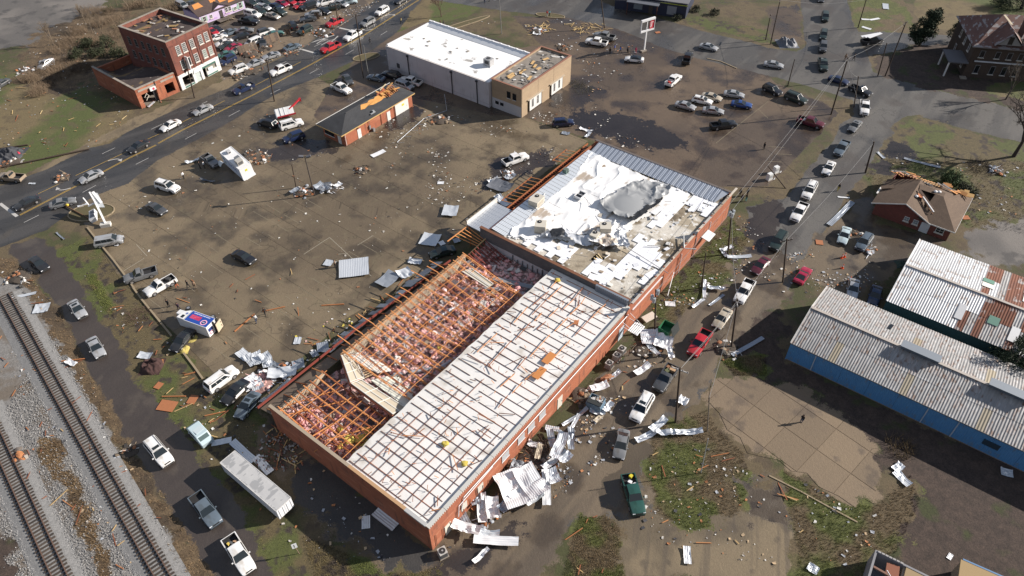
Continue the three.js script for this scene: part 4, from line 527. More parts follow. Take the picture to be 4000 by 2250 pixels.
// a sash window on the plane z = zf (facing +z) or x = xf (facing -x): pane, bars, sill
function sash(parent,x,y,w,h,cols,rows,o={}){
const g=new THREE.Group();g.name='window';parent.add(g);g.position.set(x,y,o.z??0);if(o.turn)g.rotation.y=o.turn;
part('pane',boxG(w,h,.04,0,h / 2,.035),o.glass||darkGlass,g);
const bs=[boxG(.09,h + .1,.07,-w / 2,h / 2,.05),boxG(.09,h + .1,.07,w / 2,h / 2,.05),boxG(w - .09,.09,.07,0,h,.05),boxG(w - .09,.09,.07,0,.02,.05)];
for(let i=1;i < cols;i++)bs.push(boxG(.045,h - .1,.05,-w / 2 + w*i / cols,h / 2,.057));for(let j=1;j < rows;j++)bs.push(boxG(w - .1,.045,.05,0,h*j / rows,.059));
part('glazing_bars',mg(bs),o.bars||trimWhite,g);part('sill',boxG(w + .35,.14,.22,0,-.12,.1),o.sill||mat([.55,.52,.46],.8),g);return g;
}
function door(parent,x,y,w,h,m,o={}){const d=part('door',boxG(w,h,.08,x,y + h / 2,(o.z??0)+ .045),m,parent);part('handle',boxG(.07,.12,.06,x + w*.36,y + h*.45,(o.z??0)+ .12),mat([.2,.2,.2],.4,.6),d);return d;}
const brickRed=mat([1,1,1],.88,0,{map:tex(10,10,512,512,(x,y,N,F)=>{let c=mix3([.21,.075,.052],[.15,.055,.042],F(6,6));c=mix3(c,[.1,.045,.037],sstep(.55,.8,F(30,4))*.8);const r=(y*12)% 1 < .14||((x*4.4 +(Math.floor(y*12)% 2)*.5)% 1)< .06;return mul(c,(r?.82:1)*(.82 + .36*N(46,120)));})});
const burnt=mat([1,1,1],.9,0,{map:tex(14,14,512,512,(x,y,N,F)=>{let c=mix3([.035,.026,.024],[.085,.062,.055],F(6));c=mix3(c,[.2,.135,.055],sstep(.57,.68,F(5,7))*.85);return mix3(c,[.3,.27,.24],sstep(.74,.82,F(22))*.6);})});
const concreteTrim=mat([1,1,1],.9,0,{map:tex(6,6,128,128,(x,y,N,F)=>mix3([.36,.32,.27],[.2,.17,.14],F(6)))});
{// three-storey brick building
const t=frame('brick_building','three-storey red brick building with white ground floor beside the parked wrecks',-79.1,-159.7,-72.5,-170.1),L=t.L,D=17.2,Hh=12.1;
part('front_wall',fb(0,L,3.7,Hh,-.4,0),brickRed,t);part('side_wall',fb(0,.4,0,Hh,-D,-.4),brickRed,t);part('side_wall',fb(L - .4,L,0,Hh,-D,-.4),brickRed,t);part('rear_wall',fb(.4,L - .4,0,Hh,-D,-D + .4),brickRed,t);
part('roof',gridG(24,30,(s,k)=>[.4 + s*(L - .8),11.0 + .3*fbm(s*4,k*5),-.4 - k*(D - .8)]),burnt,t);
for(const[a,b,c,d]of[[-.1,L + .1,-.5,.06],[-.08,.5,-D,-.5],[L - .5,L + .08,-D,-.5],[.5,L - .5,-D - .05,-D + .5]])part('parapet_cap',fb(a,b,Hh,Hh + .12,c,d),concreteTrim,t);
for(let i=0;i < 40;i++)part('roof_scrap',boxG(rr(.4,1.8),.06,rr(.2,.9),rr(1,L - 1),11.32 + rr(0,.1),-rr(1,D - 1),rr(0,6),rr(-.2,.2)),pick([mat([.3,.2,.08],.9),mat([.05,.04,.04],.9),mat([.45,.42,.38],.8),mat([.3,.14,.08],.9)]),t);
const xs=[.2,.345,.53,.735,.885].map(f=>f*L);
for(const x of xs)sash(t,x,8.2,1.05,2.1,3,5);
for(const x of[xs[0],xs[2],xs[3],xs[4]])sash(t,x,4.7,1.05,2.0,3,4,{glass:x>L*.7?mat([.16,.2,.17],.3):darkGlass});
sash(t,xs[1],4.7,1.0,2.0,1,1);
for(const x of[.02,.43,.62,.985])part('pilaster',fb(x*L - .18,x*L + .18,3.7,10.8,.002,.12),brickRed,t);
for(const x of[.435,.625])part('downpipe',bar([x*L + .3,3.9,.2],[x*L + .3,10.4,.2],.07,6),mat([.05,.04,.04],.7),t);
part('string_course',fb(-.03,L + .03,10.7,10.9,.003,.15),brickRed,t);
// white shop front
const w=part('shop_front',mg([fb(0,L,2.9,3.7,-.4,.05),fb(0,1.0,0,2.9,-.4,.05),fb(4.0,4.6,0,2.9,-.4,.05),fb(6.3,7.0,0,2.9,-.4,.05),fb(11.2,L,0,2.9,-.4,.05),fb(1,4,0,.5,-.35,.02),fb(8.0,11.2,0,1.3,-.35,.02)]),mat([.62,.62,.6],.75),t);
part('floor',fb(.4,L - .4,.02,.1,-D + .4,-.4),inner,t);part('partition',fb(.4,L - .4,.1,3.6,-5.2,-5),inner,t);part('ceiling',fb(.4,L - .4,3.6,3.7,-D + .4,-.42),inner,t);
const dr=part('door',fb(4.6,6.3,0,2.5,-.3,-.15),mat([.45,.5,.48],.7),t);part('handle',boxG(.08,.3,.06,6,1.1,-.11),galvDark,dr);
{const s=new THREE.Shape();s.absarc(0,0,1.15,0,Math.PI);const h=new THREE.Path();h.absarc(0,0,.8,0,Math.PI);s.holes.push(h);part('door_arch',new THREE.ExtrudeGeometry(s,{depth:.18,bevelEnabled:false}).translate(5.45,2.45,.052),mat([.66,.66,.64],.7),t);}
part('shop_window',fb(8.0,11.2,1.3,2.5,-.3,-.2),mat([.25,.24,.2],.4),t);part('shop_band',fb(7.0,11.2,2.5,2.92,-.3,.06),mat([.05,.13,.1],.7),t);part('shop_band',fb(1.02,3.98,.12,.48,.022,.06),mat([.06,.15,.12],.7),t);part('shop_band',fb(8.0,11.2,.1,.45,.022,.06),mat([.06,.15,.12],.7),t);
part('sign_board',boxG(.16,3.2,1.1,3.3,5.9,.75),mat([.72,.72,.71],.6),t);part('sign_bracket',mg([bar([3.3,7.3,0],[3.3,7.3,.8],.04,5),bar([3.3,4.6,0],[3.3,4.6,.8],.04,5)]),rustDark,t);
part('notice',fb(8.6,10,1.4,2.1,.03,.05),mat([.7,.7,.68],.7),t);
for(const y of[4.8,8.3])for(let i=0;i < 6;i++){sash(t,.0,y + rr(-.1,.1),.95,1.9,2,3,{z:-2.2 - i*2.45,turn:-Math.PI / 2,sill:mat([.2,.12,.1],.9),bars:mat([.2,.19,.18],.8),glass:darkGlass});}
}
{// one-storey annex
const t=frame('brick_annex','one-storey orange brick shop with gaping bay and charred sunken roof',-85.9,-151.3,-79.5,-159.3),L=t.L,D=18.9,Hh=4.75;
part('front_wall',mg([fb(0,1.0,0,Hh,-.4,0),fb(4.7,7.0,0,Hh,-.4,0),fb(9.3,L - .02,0,Hh,-.4,0),fb(1,4.7,3.1,Hh,-.4,0),fb(7,9.3,3.0,Hh,-.4,0),fb(7,9.3,0,.7,-.4,0)]),brickOrange,t);
part('side_wall',fb(0,.4,0,Hh,-D,-.4),brickOrange,t);part('rear_wall',fb(.4,L,0,Hh - .6,-D,-D + .4),brickOrange,t);part('side_wall',fb(L - .4,L - .05,0,Hh - .2,-D,-.4),brickOrange,t);
part('roof',gridG(20,30,(s,k)=>[.4 + s*(L - .85),4.0 - 2.1*sstep(.3,.9,k)*sstep(.05,.4,s)+ .3*fbm(s*5,k*8),-.4 - k*(D - .8)]),burnt,t);
part('parapet_cap',fb(-.06,L - .03,Hh,Hh + .12,-.5,.06),concreteTrim,t);part('parapet_cap',fb(-.06,.48,Hh,Hh + .12,-D,-.5),concreteTrim,t);
part('sign_band',fb(.6,5.2,3.9,4.35,.003,.05),concreteTrim,t);part('sign_band',fb(6.4,9.8,3.9,4.35,.003,.05),concreteTrim,t);
part('interior_floor',fb(.42,L - .42,.02,.06,-6,-.42),inner,t);part('interior_wall',fb(.42,L - .42,0,3.6,-6.1,-6),inner,t);
const wf=part('window_frame',mg([boxG(1.3,.1,.1,1.9,2.7,.2,.4,.5),boxG(1.3,.1,.1,2.0,2.0,.4,.4,.5),boxG(.1,.8,.1,2.5,2.5,.2,0,.5)]),mat([.5,.45,.38],.7),t);
const s=part('sign_box',boxG(1.5,.8,.3,4.0,3.55,.3),mat([.72,.72,.7],.5),t);part('emblem',new THREE.CylinderGeometry(.3,.3,.02,20).rotateX(Math.PI / 2).translate(4.1,3.55,.463),mat([.5,.05,.1],.5),s);
part('door_leaf',fb(4.0,4.68,.1,2.9,-.38,-.3),mat([.03,.03,.035],.6),t);part('fallen_panel',boxG(2.2,.08,.5,2.2,.35,.5,.3,.12),mat([.5,.5,.52],.6),t);
for(let i=0;i < 14;i++)part('brick_scrap',boxG(rr(.2,.5),.15,rr(.2,.4),rr(1,5),.1,rr(-1,1),rr(0,6)),pick([concreteTrim,brickOrange]),t);
}
{// lavender house in the salvage yard
const t=frame('lavender_house','small lavender clapboard house with stripped orange roof decking among parked wrecks',-84.6,-194.3,-75.2,-205.2),L=t.L,D=8,lav=mat([1,1,1],.75,0,{map:tex(4,2.4,128,128,(x,y,N,F)=>{let c=mix3([.56,.47,.64],[.50,.41,.58],F(4));c=mix3(c,[.4,.22,.52],sstep(.6,.75,F(3,3))*.7);return c;})}),shingle=mat([1,1,1],.9,0,{map:tex(6,6,128,128,(x,y,N,F)=>mix3([.09,.06,.052],[.055,.038,.034],F(8)))}),ply=mat([.52,.22,.06],.8),y0=.9,ye=3.5;
part('wall',fb(0,L,y0,ye,-D,0),lav,t);part('foundation',fb(.1,L - .1,0,y0,-D + .1,-.15),mat([.05,.045,.04],.9),t);
const gx=L*.47,gw=2.6;
{const s=new THREE.Shape([[gx - gw,ye],[gx + gw,ye],[gx,ye + 1.15]].map(p=>new THREE.Vector2(...p)));part('gable_wall',new THREE.ExtrudeGeometry(s,{depth:.2,bevelEnabled:false}).translate(0,0,-.2),lav,t);}
const rf=part('roof',mg([slabG([-.4,ye,.4],[L + .4,ye,.4],[L + .4,ye + 1.9,-D / 2],[-.4,ye + 1.9,-D / 2],.1),slabG([L + .4,ye,-D - .4],[-.4,ye,-D - .4],[-.4,ye + 1.9,-D / 2],[L + .4,ye + 1.9,-D / 2],.1),slabG([gx - gw - .3,ye + .05,.35],[gx,ye + 1.35,.35],[gx,ye + 1.35,-3],[gx - gw - .3,ye + .05,-3],.08),slabG([gx,ye + 1.35,.35],[gx + gw + .3,ye + .05,.35],[gx + gw + .3,ye + .05,-3],[gx,ye + 1.35,-3],.08)]),shingle,t);
const onR=(x,k)=>[x,ye + .06 + 1.9*k,.4 - k*(D / 2 + .4)];
for(const[a,b,c,d]of[[.4,3.2,.55,.95],[L - 6.5,L - .6,.42,.96],[L - 4.5,L - 1.5,.2,.38],[5.6,7.4,.62,.95]])part('roof_decking',slabG(onR(a,c),onR(b,c + .02),onR(b - .3,d),onR(a + .4,d - .03),.03),ply,rf);
for(const[x,w,h]of[[1.4,.9,1.3],[L - 1.4,.9,1.5],[L - 3.2,.8,.8]]){sash(t,x,1.6,w,h,2,2);for(const s of[-1,1])part('shutter',fb(x + s*(w / 2 + .28)- .16,x + s*(w / 2 + .28)+ .16,1.55,1.65 + h,.01,.06),mat([.3,.45,.36],.8),t);}
sash(t,gx + 1.7,1.9,.8,1.2,2,2);sash(t,gx + 2.8,1.9,.8,1.2,2,2);sash(t,3.5,1.8,.7,.9,2,2);
door(t,gx - .1,y0 + .05,1.0,2.0,doorDark);
part('stairs',mg([0,1,2,3].map(k=>fb(gx + 1.2 + k*.3,gx + 1.5 + k*.3,.7 - k*.18,.78 - k*.18,.9,2.1))),mat([.25,.2,.14],.9),t);
for(const z of[.85,2.15])part('stair_rail',mg([beam([gx + .2,1.8,z],[gx + 2.5,1.0,z],.08,.1),bar([gx + .3,0,z],[gx + .3,1.8,z],.05,4),bar([gx + 2.4,0,z],[gx + 2.4,1.05,z],.05,4),bar([gx + 1.4,.3,z],[gx + 1.4,1.4,z],.05,4)]),mat([.25,.2,.14],.9),t);
part('porch',fb(gx - 2.2,gx + 1.2,.72,.85,.1,2.1),mat([.12,.1,.08],.9),t);
}
const tpo=mat([1,1,1],.6,0,{map:tex(20,20,512,512,(x,y,N,F)=>{let c=mix3([.84,.84,.83],[.76,.76,.75],F(6));return mix3(c,[.2,.18,.15],sstep(.67,.8,F(9,11))*.8);})});
{// white flat-roofed store
const t=frame('white_store','long white store with bright white flat roof beside the beige brick block',-30.1,-168.8,-4.6,-149.4),L=t.L,D=16.2,Hh=6.2;
const wall=mat([1,1,1],.8,0,{map:tex(12,6,256,128,(x,y,N,F)=>{let c=mix3([.52,.5,.51],[.44,.42,.43],F(6,3));c=mix3(c,[.36,.33,.32],sstep(.6,.8,F(30,3))*.5);return Math.abs(y - 3.9)< .05?mul(c,.75):c;})});
part('front_wall',fb(0,L,0,Hh,-.3,0),wall,t);part('side_wall',fb(0,.3,0,Hh,-D,-.3),wall,t);part('rear_wall',fb(0,L,0,Hh + .6,-D - .3,-D),wall,t);part('side_wall',fb(L - .3,L,0,Hh,-D,-.3),wall,t);
part('roof',gridG(24,12,(s,k)=>[.3 + s*(L - .6),Hh - .28 + .04*fbm(s*8,k*5)+ .1*k,-.3 - k*(D - .3)]),tpo,t);
part('parapet_cap',fb(-.05,L + .03,Hh,Hh + .06,-.4,.05),mat([.5,.47,.45],.7),t);part('parapet_cap',fb(-.05,.5,Hh,Hh + .3,-D,-.4),mat([.74,.74,.74],.6),t);part('parapet_cap',fb(-.05,L + .03,Hh + .6,Hh + .7,-D - .35,-D + .1),mat([.7,.7,.71],.6),t);part('parapet_slope',slabG([.5,Hh - .1,-D + 1.6],[L,Hh - .1,-D + 1.6],[L,Hh + .58,-D + .06],[.5,Hh + .58,-D + .06],.05),mat([.66,.68,.7],.6),t);
for(let i=0;i < 13;i++)part('flashing_clip',fb(1.2 + i*2.4,1.7 + i*2.4,Hh + .705,Hh + .78,-D - .3,-D + .05),mat([.8,.8,.8],.5),t);
for(const x of[7.2,21,28.6]){const p=part('downpipe',bar([x,.1,.14],[x,Hh - .5,.14],.12,7),mat([.04,.04,.045],.6),t);part('hopper',boxG(.5,.4,.36,x,Hh - .5,.2),mat([.04,.04,.045],.6),p);}
part('meter_box',fb(3.2,4.0,1.6,2.7,.01,.2),mat([.06,.06,.06],.7),t);
for(let i=0;i < 8;i++)part('roof_scrap',boxG(rr(.3,.9),.1,rr(.2,.6),rr(3,L - 3),Hh - .12,-rr(3,D - 3),rr(0,6)),mat([.22,.2,.17],.9),t);
const c=frame('rooftop_unit','grey rooftop air conditioner standing alone on the bright white store roof',...bwOf(t,26.5,-7.2),...bwOf(t,27.5,-7.2),'air conditioner');c.position.y=Hh - .2;part('cabinet',boxG(2,1.7,1.6,0,.85,0),mat([.42,.42,.42],.5,.3),c);part('vent_panel',boxG(1.2,.8,.04,0,1,.82),mat([.05,.05,.05],.6),c);part('fan_guard',new THREE.CylinderGeometry(.5,.5,.1,18).translate(0,1.75,0),mat([.06,.06,.06],.5),c);part('curb',boxG(2.3,.12,1.9,0,.05,0),mat([.6,.6,.6],.7),c);
}
function bwOf(t,x,z){const v=new THREE.Vector3(x,0,z).applyAxisAngle(new THREE.Vector3(0,1,0),t.rotation.y);return[v.x + t.position.x,v.z + t.position.z];}
{// beige brick block
const t=frame('beige_block','beige brick corner block with debris-strewn gravel roof and white panel windows',2.8,-144.7,14.9,-160.6),L=t.L,D=8.4,Hh=7;
const beige=mat([1,1,1],.85,0,{map:tex(8,8,256,256,(x,y,N,F)=>mul(mix3([.37,.275,.175],[.30,.22,.145],F(6)),.9 + .2*N(60,120)))}),gravel=mat([1,1,1],.95,0,{map:tex(12,12,512,512,(x,y,N,F)=>{let c=mix3([.16,.14,.12],[.3,.27,.23],F(8));c=mix3(c,[.06,.055,.05],sstep(.52,.66,F(12))*.85);return mix3(c,[.62,.61,.58],sstep(.64,.74,F(9,7))*.85);})});
part('front_wall',mg([fb(0,L,3.4,Hh,-.35,0),fb(0,2.2,0,3.4,-.35,0),fb(8.0,11.0,0,3.4,-.35,0),fb(16.6,L,0,3.4,-.35,0)]),beige,t);
part('side_wall',fb(-.02,.35,0,Hh,-D,-.35),beige,t);part('rear_wall',fb(.35,L,0,Hh,-D - .3,-D),beige,t);part('side_wall',fb(L - .35,L,0,Hh,-D,-.35),beige,t);
part('roof',gridG(40,18,(s,k)=>[.35 + s*(L - .7),Hh - .45 + .12*fbm(s*12,k*6),-.35 - k*(D - .4)]),gravel,t);
for(const q of[[-.05,L + .05,-.42,.06],[-.05,.42,-D,-.42],[L - .42,L + .05,-D,-.42],[-.05,L + .05,-D - .35,-D]])part('parapet_cap',fb(q[0],q[1],Hh,Hh + .08,q[2],q[3]),mat([.25,.12,.08],.8),t);
for(const x of[2.2,11.0]){part('wall_panel',fb(x + 1.0,x + 5.6,.2,3.4,-.3,-.05),mat([.6,.6,.58],.7),t);part('doorway_side',fb(x - .02,x,0,3.4,-1.2,-.36),beige,t);for(const k of[1.9,3.9]){const w=part('window',fb(x + k,x + k + .5,.9,2.8,-.05,.01),darkGlass,t);part('frame',mg([fb(x + k - .06,x + k,.85,2.85,-.05,.03),fb(x + k + .5,x + k + .56,.85,2.85,-.05,.03)]),trimWhite,w);}part('awning_bar',fb(x - .2,x + 5.9,3.4,3.55,.0,.4),mat([.4,.34,.26],.8),t);}
for(const x of[.12,6.3,12.6])part('expansion_joint',fb(x,x + .06,3.45,6.95,.002,.012),mat([.08,.06,.05],.9),t);
for(const z of[-2,-3.6,-5.6,-7]){const w=part('window',fb(-.08,-.025,z < -5?1.2:3.8,z < -5?2:5.4,z - .5,z + .5),darkGlass,t);part('frame',fb(-.12,-.085,z < -5?1.1:3.7,z < -5?1.2:3.8,z - .55,z + .55),trimWhite,w);}
part('white_base',fb(-.06,-.022,0,2.6,-D,-.1),mat([.45,.44,.44],.8),t);
for(let i=0;i < 9;i++)part('roof_board',boxG(rr(1.2,2.4),.06,rr(.5,.8),rr(1.5,L - 1.5),Hh - .2,-rr(1.2,D - 1),rr(-.4,.4)),mat([.55,.36,.16],.85),t);
for(let i=0;i < 40;i++)part('roof_scrap',pick(flakeG).clone().scale(rr(.3,1),1,rr(.3,1)).rotateY(rr(0,6)).translate(rr(1,L - 1),Hh - .25,-rr(1,D - 1)),pick([mat([.6,.59,.56],.8),mat([.2,.18,.16],.9)]),t);
for(const x of[9.5,12.2])part('roof_pipe',bar([x,Hh - .4,-1.2],[x,Hh + .7,-1.2],.06,6),mat([.5,.5,.5],.6),t);
}
{// brick garage with hipped shingle roof
const t=frame('brick_garage','orange brick garage with dark hipped shingle roof torn open to the decking',-35.5,-134.1,-22.5,-150.7),L=t.L,D=6.9,ye=3.3,yr=4.9;
const sh=mat([1,1,1],.9,0,{map:tex(8,8,256,256,(x,y,N,F)=>{let c=mix3([.05,.052,.056],[.028,.029,.032],F(6));return mul(c,.85 + .3*N(60,40));})}),fasc=mat([.5,.33,.13],.8),plyw=mat([1,1,1],.85,0,{map:tex(3,3,128,128,(x,y,N,F)=>mix3([.62,.33,.1],[.45,.2,.05],F(3,14)))});
part('wall',fb(0,L,0,ye - .1,-.25,0),brickOrange,t);part('wall',fb(0,.25,0,ye - .1,-D,-.25),brickOrange,t);part('wall',fb(L - .25,L,0,ye - .1,-D,-.25),brickOrange,t);part('wall',fb(.25,L - .25,0,ye - .1,-D,-D + .25),brickOrange,t);
const o=.55,P=[[-o - .6,ye,o],[L + o,ye,o],[L + o,ye,-D - o],[-o - .6,ye,-D - o]],r0=[4.2,yr,-D / 2],r1=[L - 3.2,yr,-D / 2];
const tri=(a,b,c)=>{const g=quadG(a,b,c,c);return g;};
const rf=part('roof',mg([quadG(P[0],P[1],r1,r0),quadG(P[2],P[3],r0,r1),tri(P[3],P[0],r0),tri(P[1],P[2],r1)]),sh,t);
part('ridge_cap',beam([4.2,yr + .03,-D / 2],[L - 6,yr + .03,-D / 2],.3,.06),mat([.06,.06,.062],.9),rf);
part('fascia',mg([beam([P[0][0],ye - .12,o],[P[1][0],ye - .12,o],.06,.22),beam([P[0][0],ye - .12,o],[P[3][0],ye - .12,-D - o],.06,.22),beam([P[1][0],ye - .12,o],[P[2][0],ye - .12,-D - o],.06,.22)]),fasc,t);part('soffit',fb(-o - .5,L + o,ye - .22,ye - .18,-D - o,o),mat([.3,.22,.12],.9),t);
part('gutter',beam([-o - .6,ye + .02,-D - o],[L + o,ye + .02,-D - o],.12,.12),trimWhite,t);
const onF=(x,k)=>[x,ye + .05 +(yr - ye)*k,o - k*(D / 2 + o)];
const tornPatch=pts=>{const g=[];const c=pts.reduce((s,p)=>[s[0]+ p[0]/ pts.length,s[1]+ p[1]/ pts.length],[0,0]);pts.forEach((p,i)=>{const q=pts[(i + 1)% pts.length];g.push(quadG(onF(...c),onF(...p),onF(...q),onF(...q)));});return mg(g);};
part('roof_decking',tornPatch([[7.6,.72],[8.6,.66],[9.8,.74],[11,.62],[13.3,.6],[14.6,.66],[15.4,.6],[16.8,.7],[16.6,1.04],[13.2,1.0],[12.4,.9],[11.2,.98],[10.2,.88],[8.6,.98]]),plyw,rf);
part('roof_hole',tornPatch([[15.2,.62],[16.6,.55],[18.6,.62],[18.9,.9],[16.6,1.06],[15.3,.95]]).translate(0,.03,0),mat([.22,.11,.05],.9),rf);
for(let k=0;k < 7;k++)part('rafter',beam(onF(15.3 + k*.55,.56).map((v,i)=>i==1?v + .12:v),onF(15.1 + k*.6,1.02).map((v,i)=>i==1?v + .25:v),.09,.14),mat([.42,.2,.08],.85),rf);
for(let k=0;k < 14;k++){const p=onF(rr(14.5,19),rr(.6,1.1));part('broken_board',boxG(rr(.8,2.2),.05,rr(.15,.5),p[0],p[1]+ rr(.15,.5),p[2],rr(0,6),rr(-.3,.3)),pick([plyw,mat([.5,.28,.1],.8),mat([.4,.12,.05],.8)]),rf);}
part('fallen_board',beam([15.2,yr + .5,-D / 2 - .4],[17.5,yr + .9,-D / 2 - .8],.25,.08),mat([.62,.5,.3],.8),rf);
door(t,4.2,0,1.0,2.2,trimWhite);door(t,13.3,0,1.0,2.2,trimWhite);door(t,17.6,0,4.2,2.7,trimWhite);part('notice',fb(17.6,18.3,1.6,2.1,.09,.11),mat([.55,.48,.04],.7),t);
for(const x of[.15,10.9,15.2])part('downpipe',bar([x,.1,.12],[x,3,.12],.06,6),x < 1?trimWhite:rustDark,t);
for(const x of[3.9,14.2])part('wall_lamp',boxG(.3,.2,.25,x,2.6,.14),mat([.05,.05,.05],.6),t);
part('roof_vent',mg([boxG(.4,.5,.4,9.4,3.95,-.4),boxG(1.4,.1,.3,9,3.85,-.1)]),mat([.3,.31,.32],.6),rf);
part('shop_window',fb(-.06,-.002,1.0,2.3,-6.3,-3.4),darkGlass,t);part('window_sill',fb(-.12,-.002,.85,.98,-6.4,-3.3),trimWhite,t);
const d2=part('door',fb(-.08,-.002,0,2.1,-2.2,-1.2),trimWhite,t);part('handle',fb(-.14,-.085,1,1.12,-1.4,-1.3),galvDark,d2);
part('sign_board',sheetQuad([-.1,2.3,-6.6],[-.1,2.3,-2.3],[-.1,2.95,-2.3],[-.1,2.95,-6.6]),print(4.3,.65,512,96,(c,w,h)=>{c.fillStyle='#d9cfae';c.fillRect(0,0,w,h);c.fillStyle='#3c1512';c.font='bold 44px sans-serif';c.textAlign='center';c.fillText('CLASSIC TITLE LOANS',w / 2,42);c.fillStyle='#40402a';c.font='bold 40px sans-serif';c.fillText('1-270-247-CASH',w / 2,86);}),t);
part('meter',mg([boxG(.4,.9,.3,7.2,1.2,.2),bar([7.2,1.6,.2],[7.2,3.3,.2],.05,5),boxG(.5,.8,.5,7.9,.4,.5)]),mat([.2,.2,.2],.6),t);
}
{// brown-roofed brick bungalow
const t=frame('brick_bungalow','brick bungalow with brown shingle roof stripped to rafters at the back',68.8,-108,79.3,-99.7),L=t.L,D=12.5,ye=2.7;
const sh=mat([1,1,1],.9,0,{map:tex(8,8,256,256,(x,y,N,F)=>mul(mix3([.135,.092,.062],[.095,.064,.044],F(8)),.8 + .4*N(90,60)))}),brick=mat([1,1,1],.88,0,{map:tex(6,6,256,256,(x,y,N,F)=>mul(mix3([.19,.06,.045],[.13,.045,.036],F(8)),.85 + .3*N(30,90)))}),ply=mat([.48,.22,.07],.8),y2=4.9;
part('wall',fb(0,L,0,ye,-.25,0),brick,t);part('wall',fb(L - .25,L,0,ye,-D,-.25),brick,t);part('wall',fb(0,.25,0,ye,-D,-.25),brick,t);part('wall',fb(.25,L - .25,0,ye,-D,-D + .25),brick,t);
const gx=4.8;
{const s=new THREE.Shape([[0,ye],[9.2,ye],[gx,y2 - .2]].map(p=>new THREE.Vector2(...p)));part('gable_wall',new THREE.ExtrudeGeometry(s,{depth:.25,bevelEnabled:false}).translate(0,0,-.25),brick,t);}
const rf=part('roof',mg([slabG([-.7,ye - .1,.6],[gx,y2,.6],[gx,y2,-9],[-.7,ye - .1,-9],.12),slabG([gx,y2,.6],[9.8,ye - .15,.6],[9.8,ye - .15,-7],[gx,y2,-9],.12),
quadG([7.5,ye - .05,.5],[L + .6,ye - .05,.5],[9.6,y2 - .05,-5.8],[8.2,y2 - .05,-5.8]),quadG([L + .6,ye - .05,.5],[L + .6,ye - .05,-D - .5],[9.6,y2 - .05,-7.2],[9.6,y2 - .05,-5.8]),quadG([L + .6,ye - .05,-D - .5],[5,ye - .05,-D - .5],[6,y2 - .05,-7.2],[9.6,y2 - .05,-7.2]),quadG([5,y2 - .06,-7.4],[9.6,y2 - .06,-7.2],[9.6,y2 - .06,-5.8],[5.4,y2 - .06,-5.6])]),sh,t);
part('fascia',mg([beam([-.75,ye - .15,.65],[gx,y2 - .06,.65],.05,.2),beam([gx,y2 - .06,.65],[9.85,ye - .2,.65],.05,.2),beam([9.5,ye - .15,.55],[L + .65,ye - .15,.55],.05,.2),beam([L + .65,ye - .15,.55],[L + .65,ye - .15,-D - .5],.05,.2)]),trimWhite,t);
for(let k=0;k < 15;k++)part('rafter',beam([.6 + k*.58,ye + .2,-D - .2],[.9 + k*.5,y2 - .1,-8.6],.08,.16),mat([.4,.24,.11],.85),rf);
for(let k=0;k < 22;k++)part('roof_decking',boxG(rr(.9,2.4),.05,rr(.6,1.2),rr(0,L - 1),rr(3.5,4.5),-rr(8.8,11.8),rr(-.4,.4),rr(-.2,.2),-.35),pick([ply,ply,mat([.34,.15,.09],.85),mat([.1,.1,.105],.9),mat([.16,.15,.15],.9)]),rf);
for(let k=0;k < 9;k++)part('roof_decking',boxG(rr(.8,1.6),.05,rr(.4,.9),9 + rr(0,4.5),ye + .5 + rr(0,.8),-D + rr(.5,2),rr(-.3,.3),0,.35),pick([ply,mat([.55,.33,.12],.8)]),rf);
for(let k=0;k < 7;k++)part('rafter',beam([5.6 + k*.5,4.75 - k*.22,-4.6 + k*.35],[6.4 + k*.5,4.72 - k*.22,-3.6 + k*.35],.06,.1),mat([.4,.2,.1],.85),rf);
part('roof_decking',boxG(1.5,.05,1.1,6.4,4.62,-3.9,.5,-.3),mat([.4,.14,.06],.85),rf);part('roof_beam',beam([6.6,4.8,-3.6],[9.4,3.75,-1.7],.2,.16),mat([.6,.6,.6],.6),rf);part('broken_ridge',beam([5.4,5,-5.2],[9,4.0,-2.3],.5,.08),mat([.08,.05,.035],.9),rf);
for(const[x,z,y]of[[5.6,-3.2,4.7],[8,-6.4,4.95],[8.6,-6.8,4.9]])part('roof_vent',new THREE.SphereGeometry(.35,10,6,0,6.3,0,1.6).scale(1,.7,1).translate(x,y,z),mat([.6,.6,.6],.5),rf);
for(const x of[5.9,7.5])sash(t,x,1.1,.8,.9,2,2,{glass:mat([.2,.23,.25],.4)});sash(t,11.7,1.1,1.3,1,2,2);door(t,9.2,.05,1.5,2.1,mat([.6,.61,.62],.6));
part('torn_corner',boxG(2.2,.06,1,.2,3.3,-5.2,.4,.25),sh,t);part('gutter_end',boxG(.3,.15,2.4,-.85,ye - .1,-4.2),trimWhite,t);
}
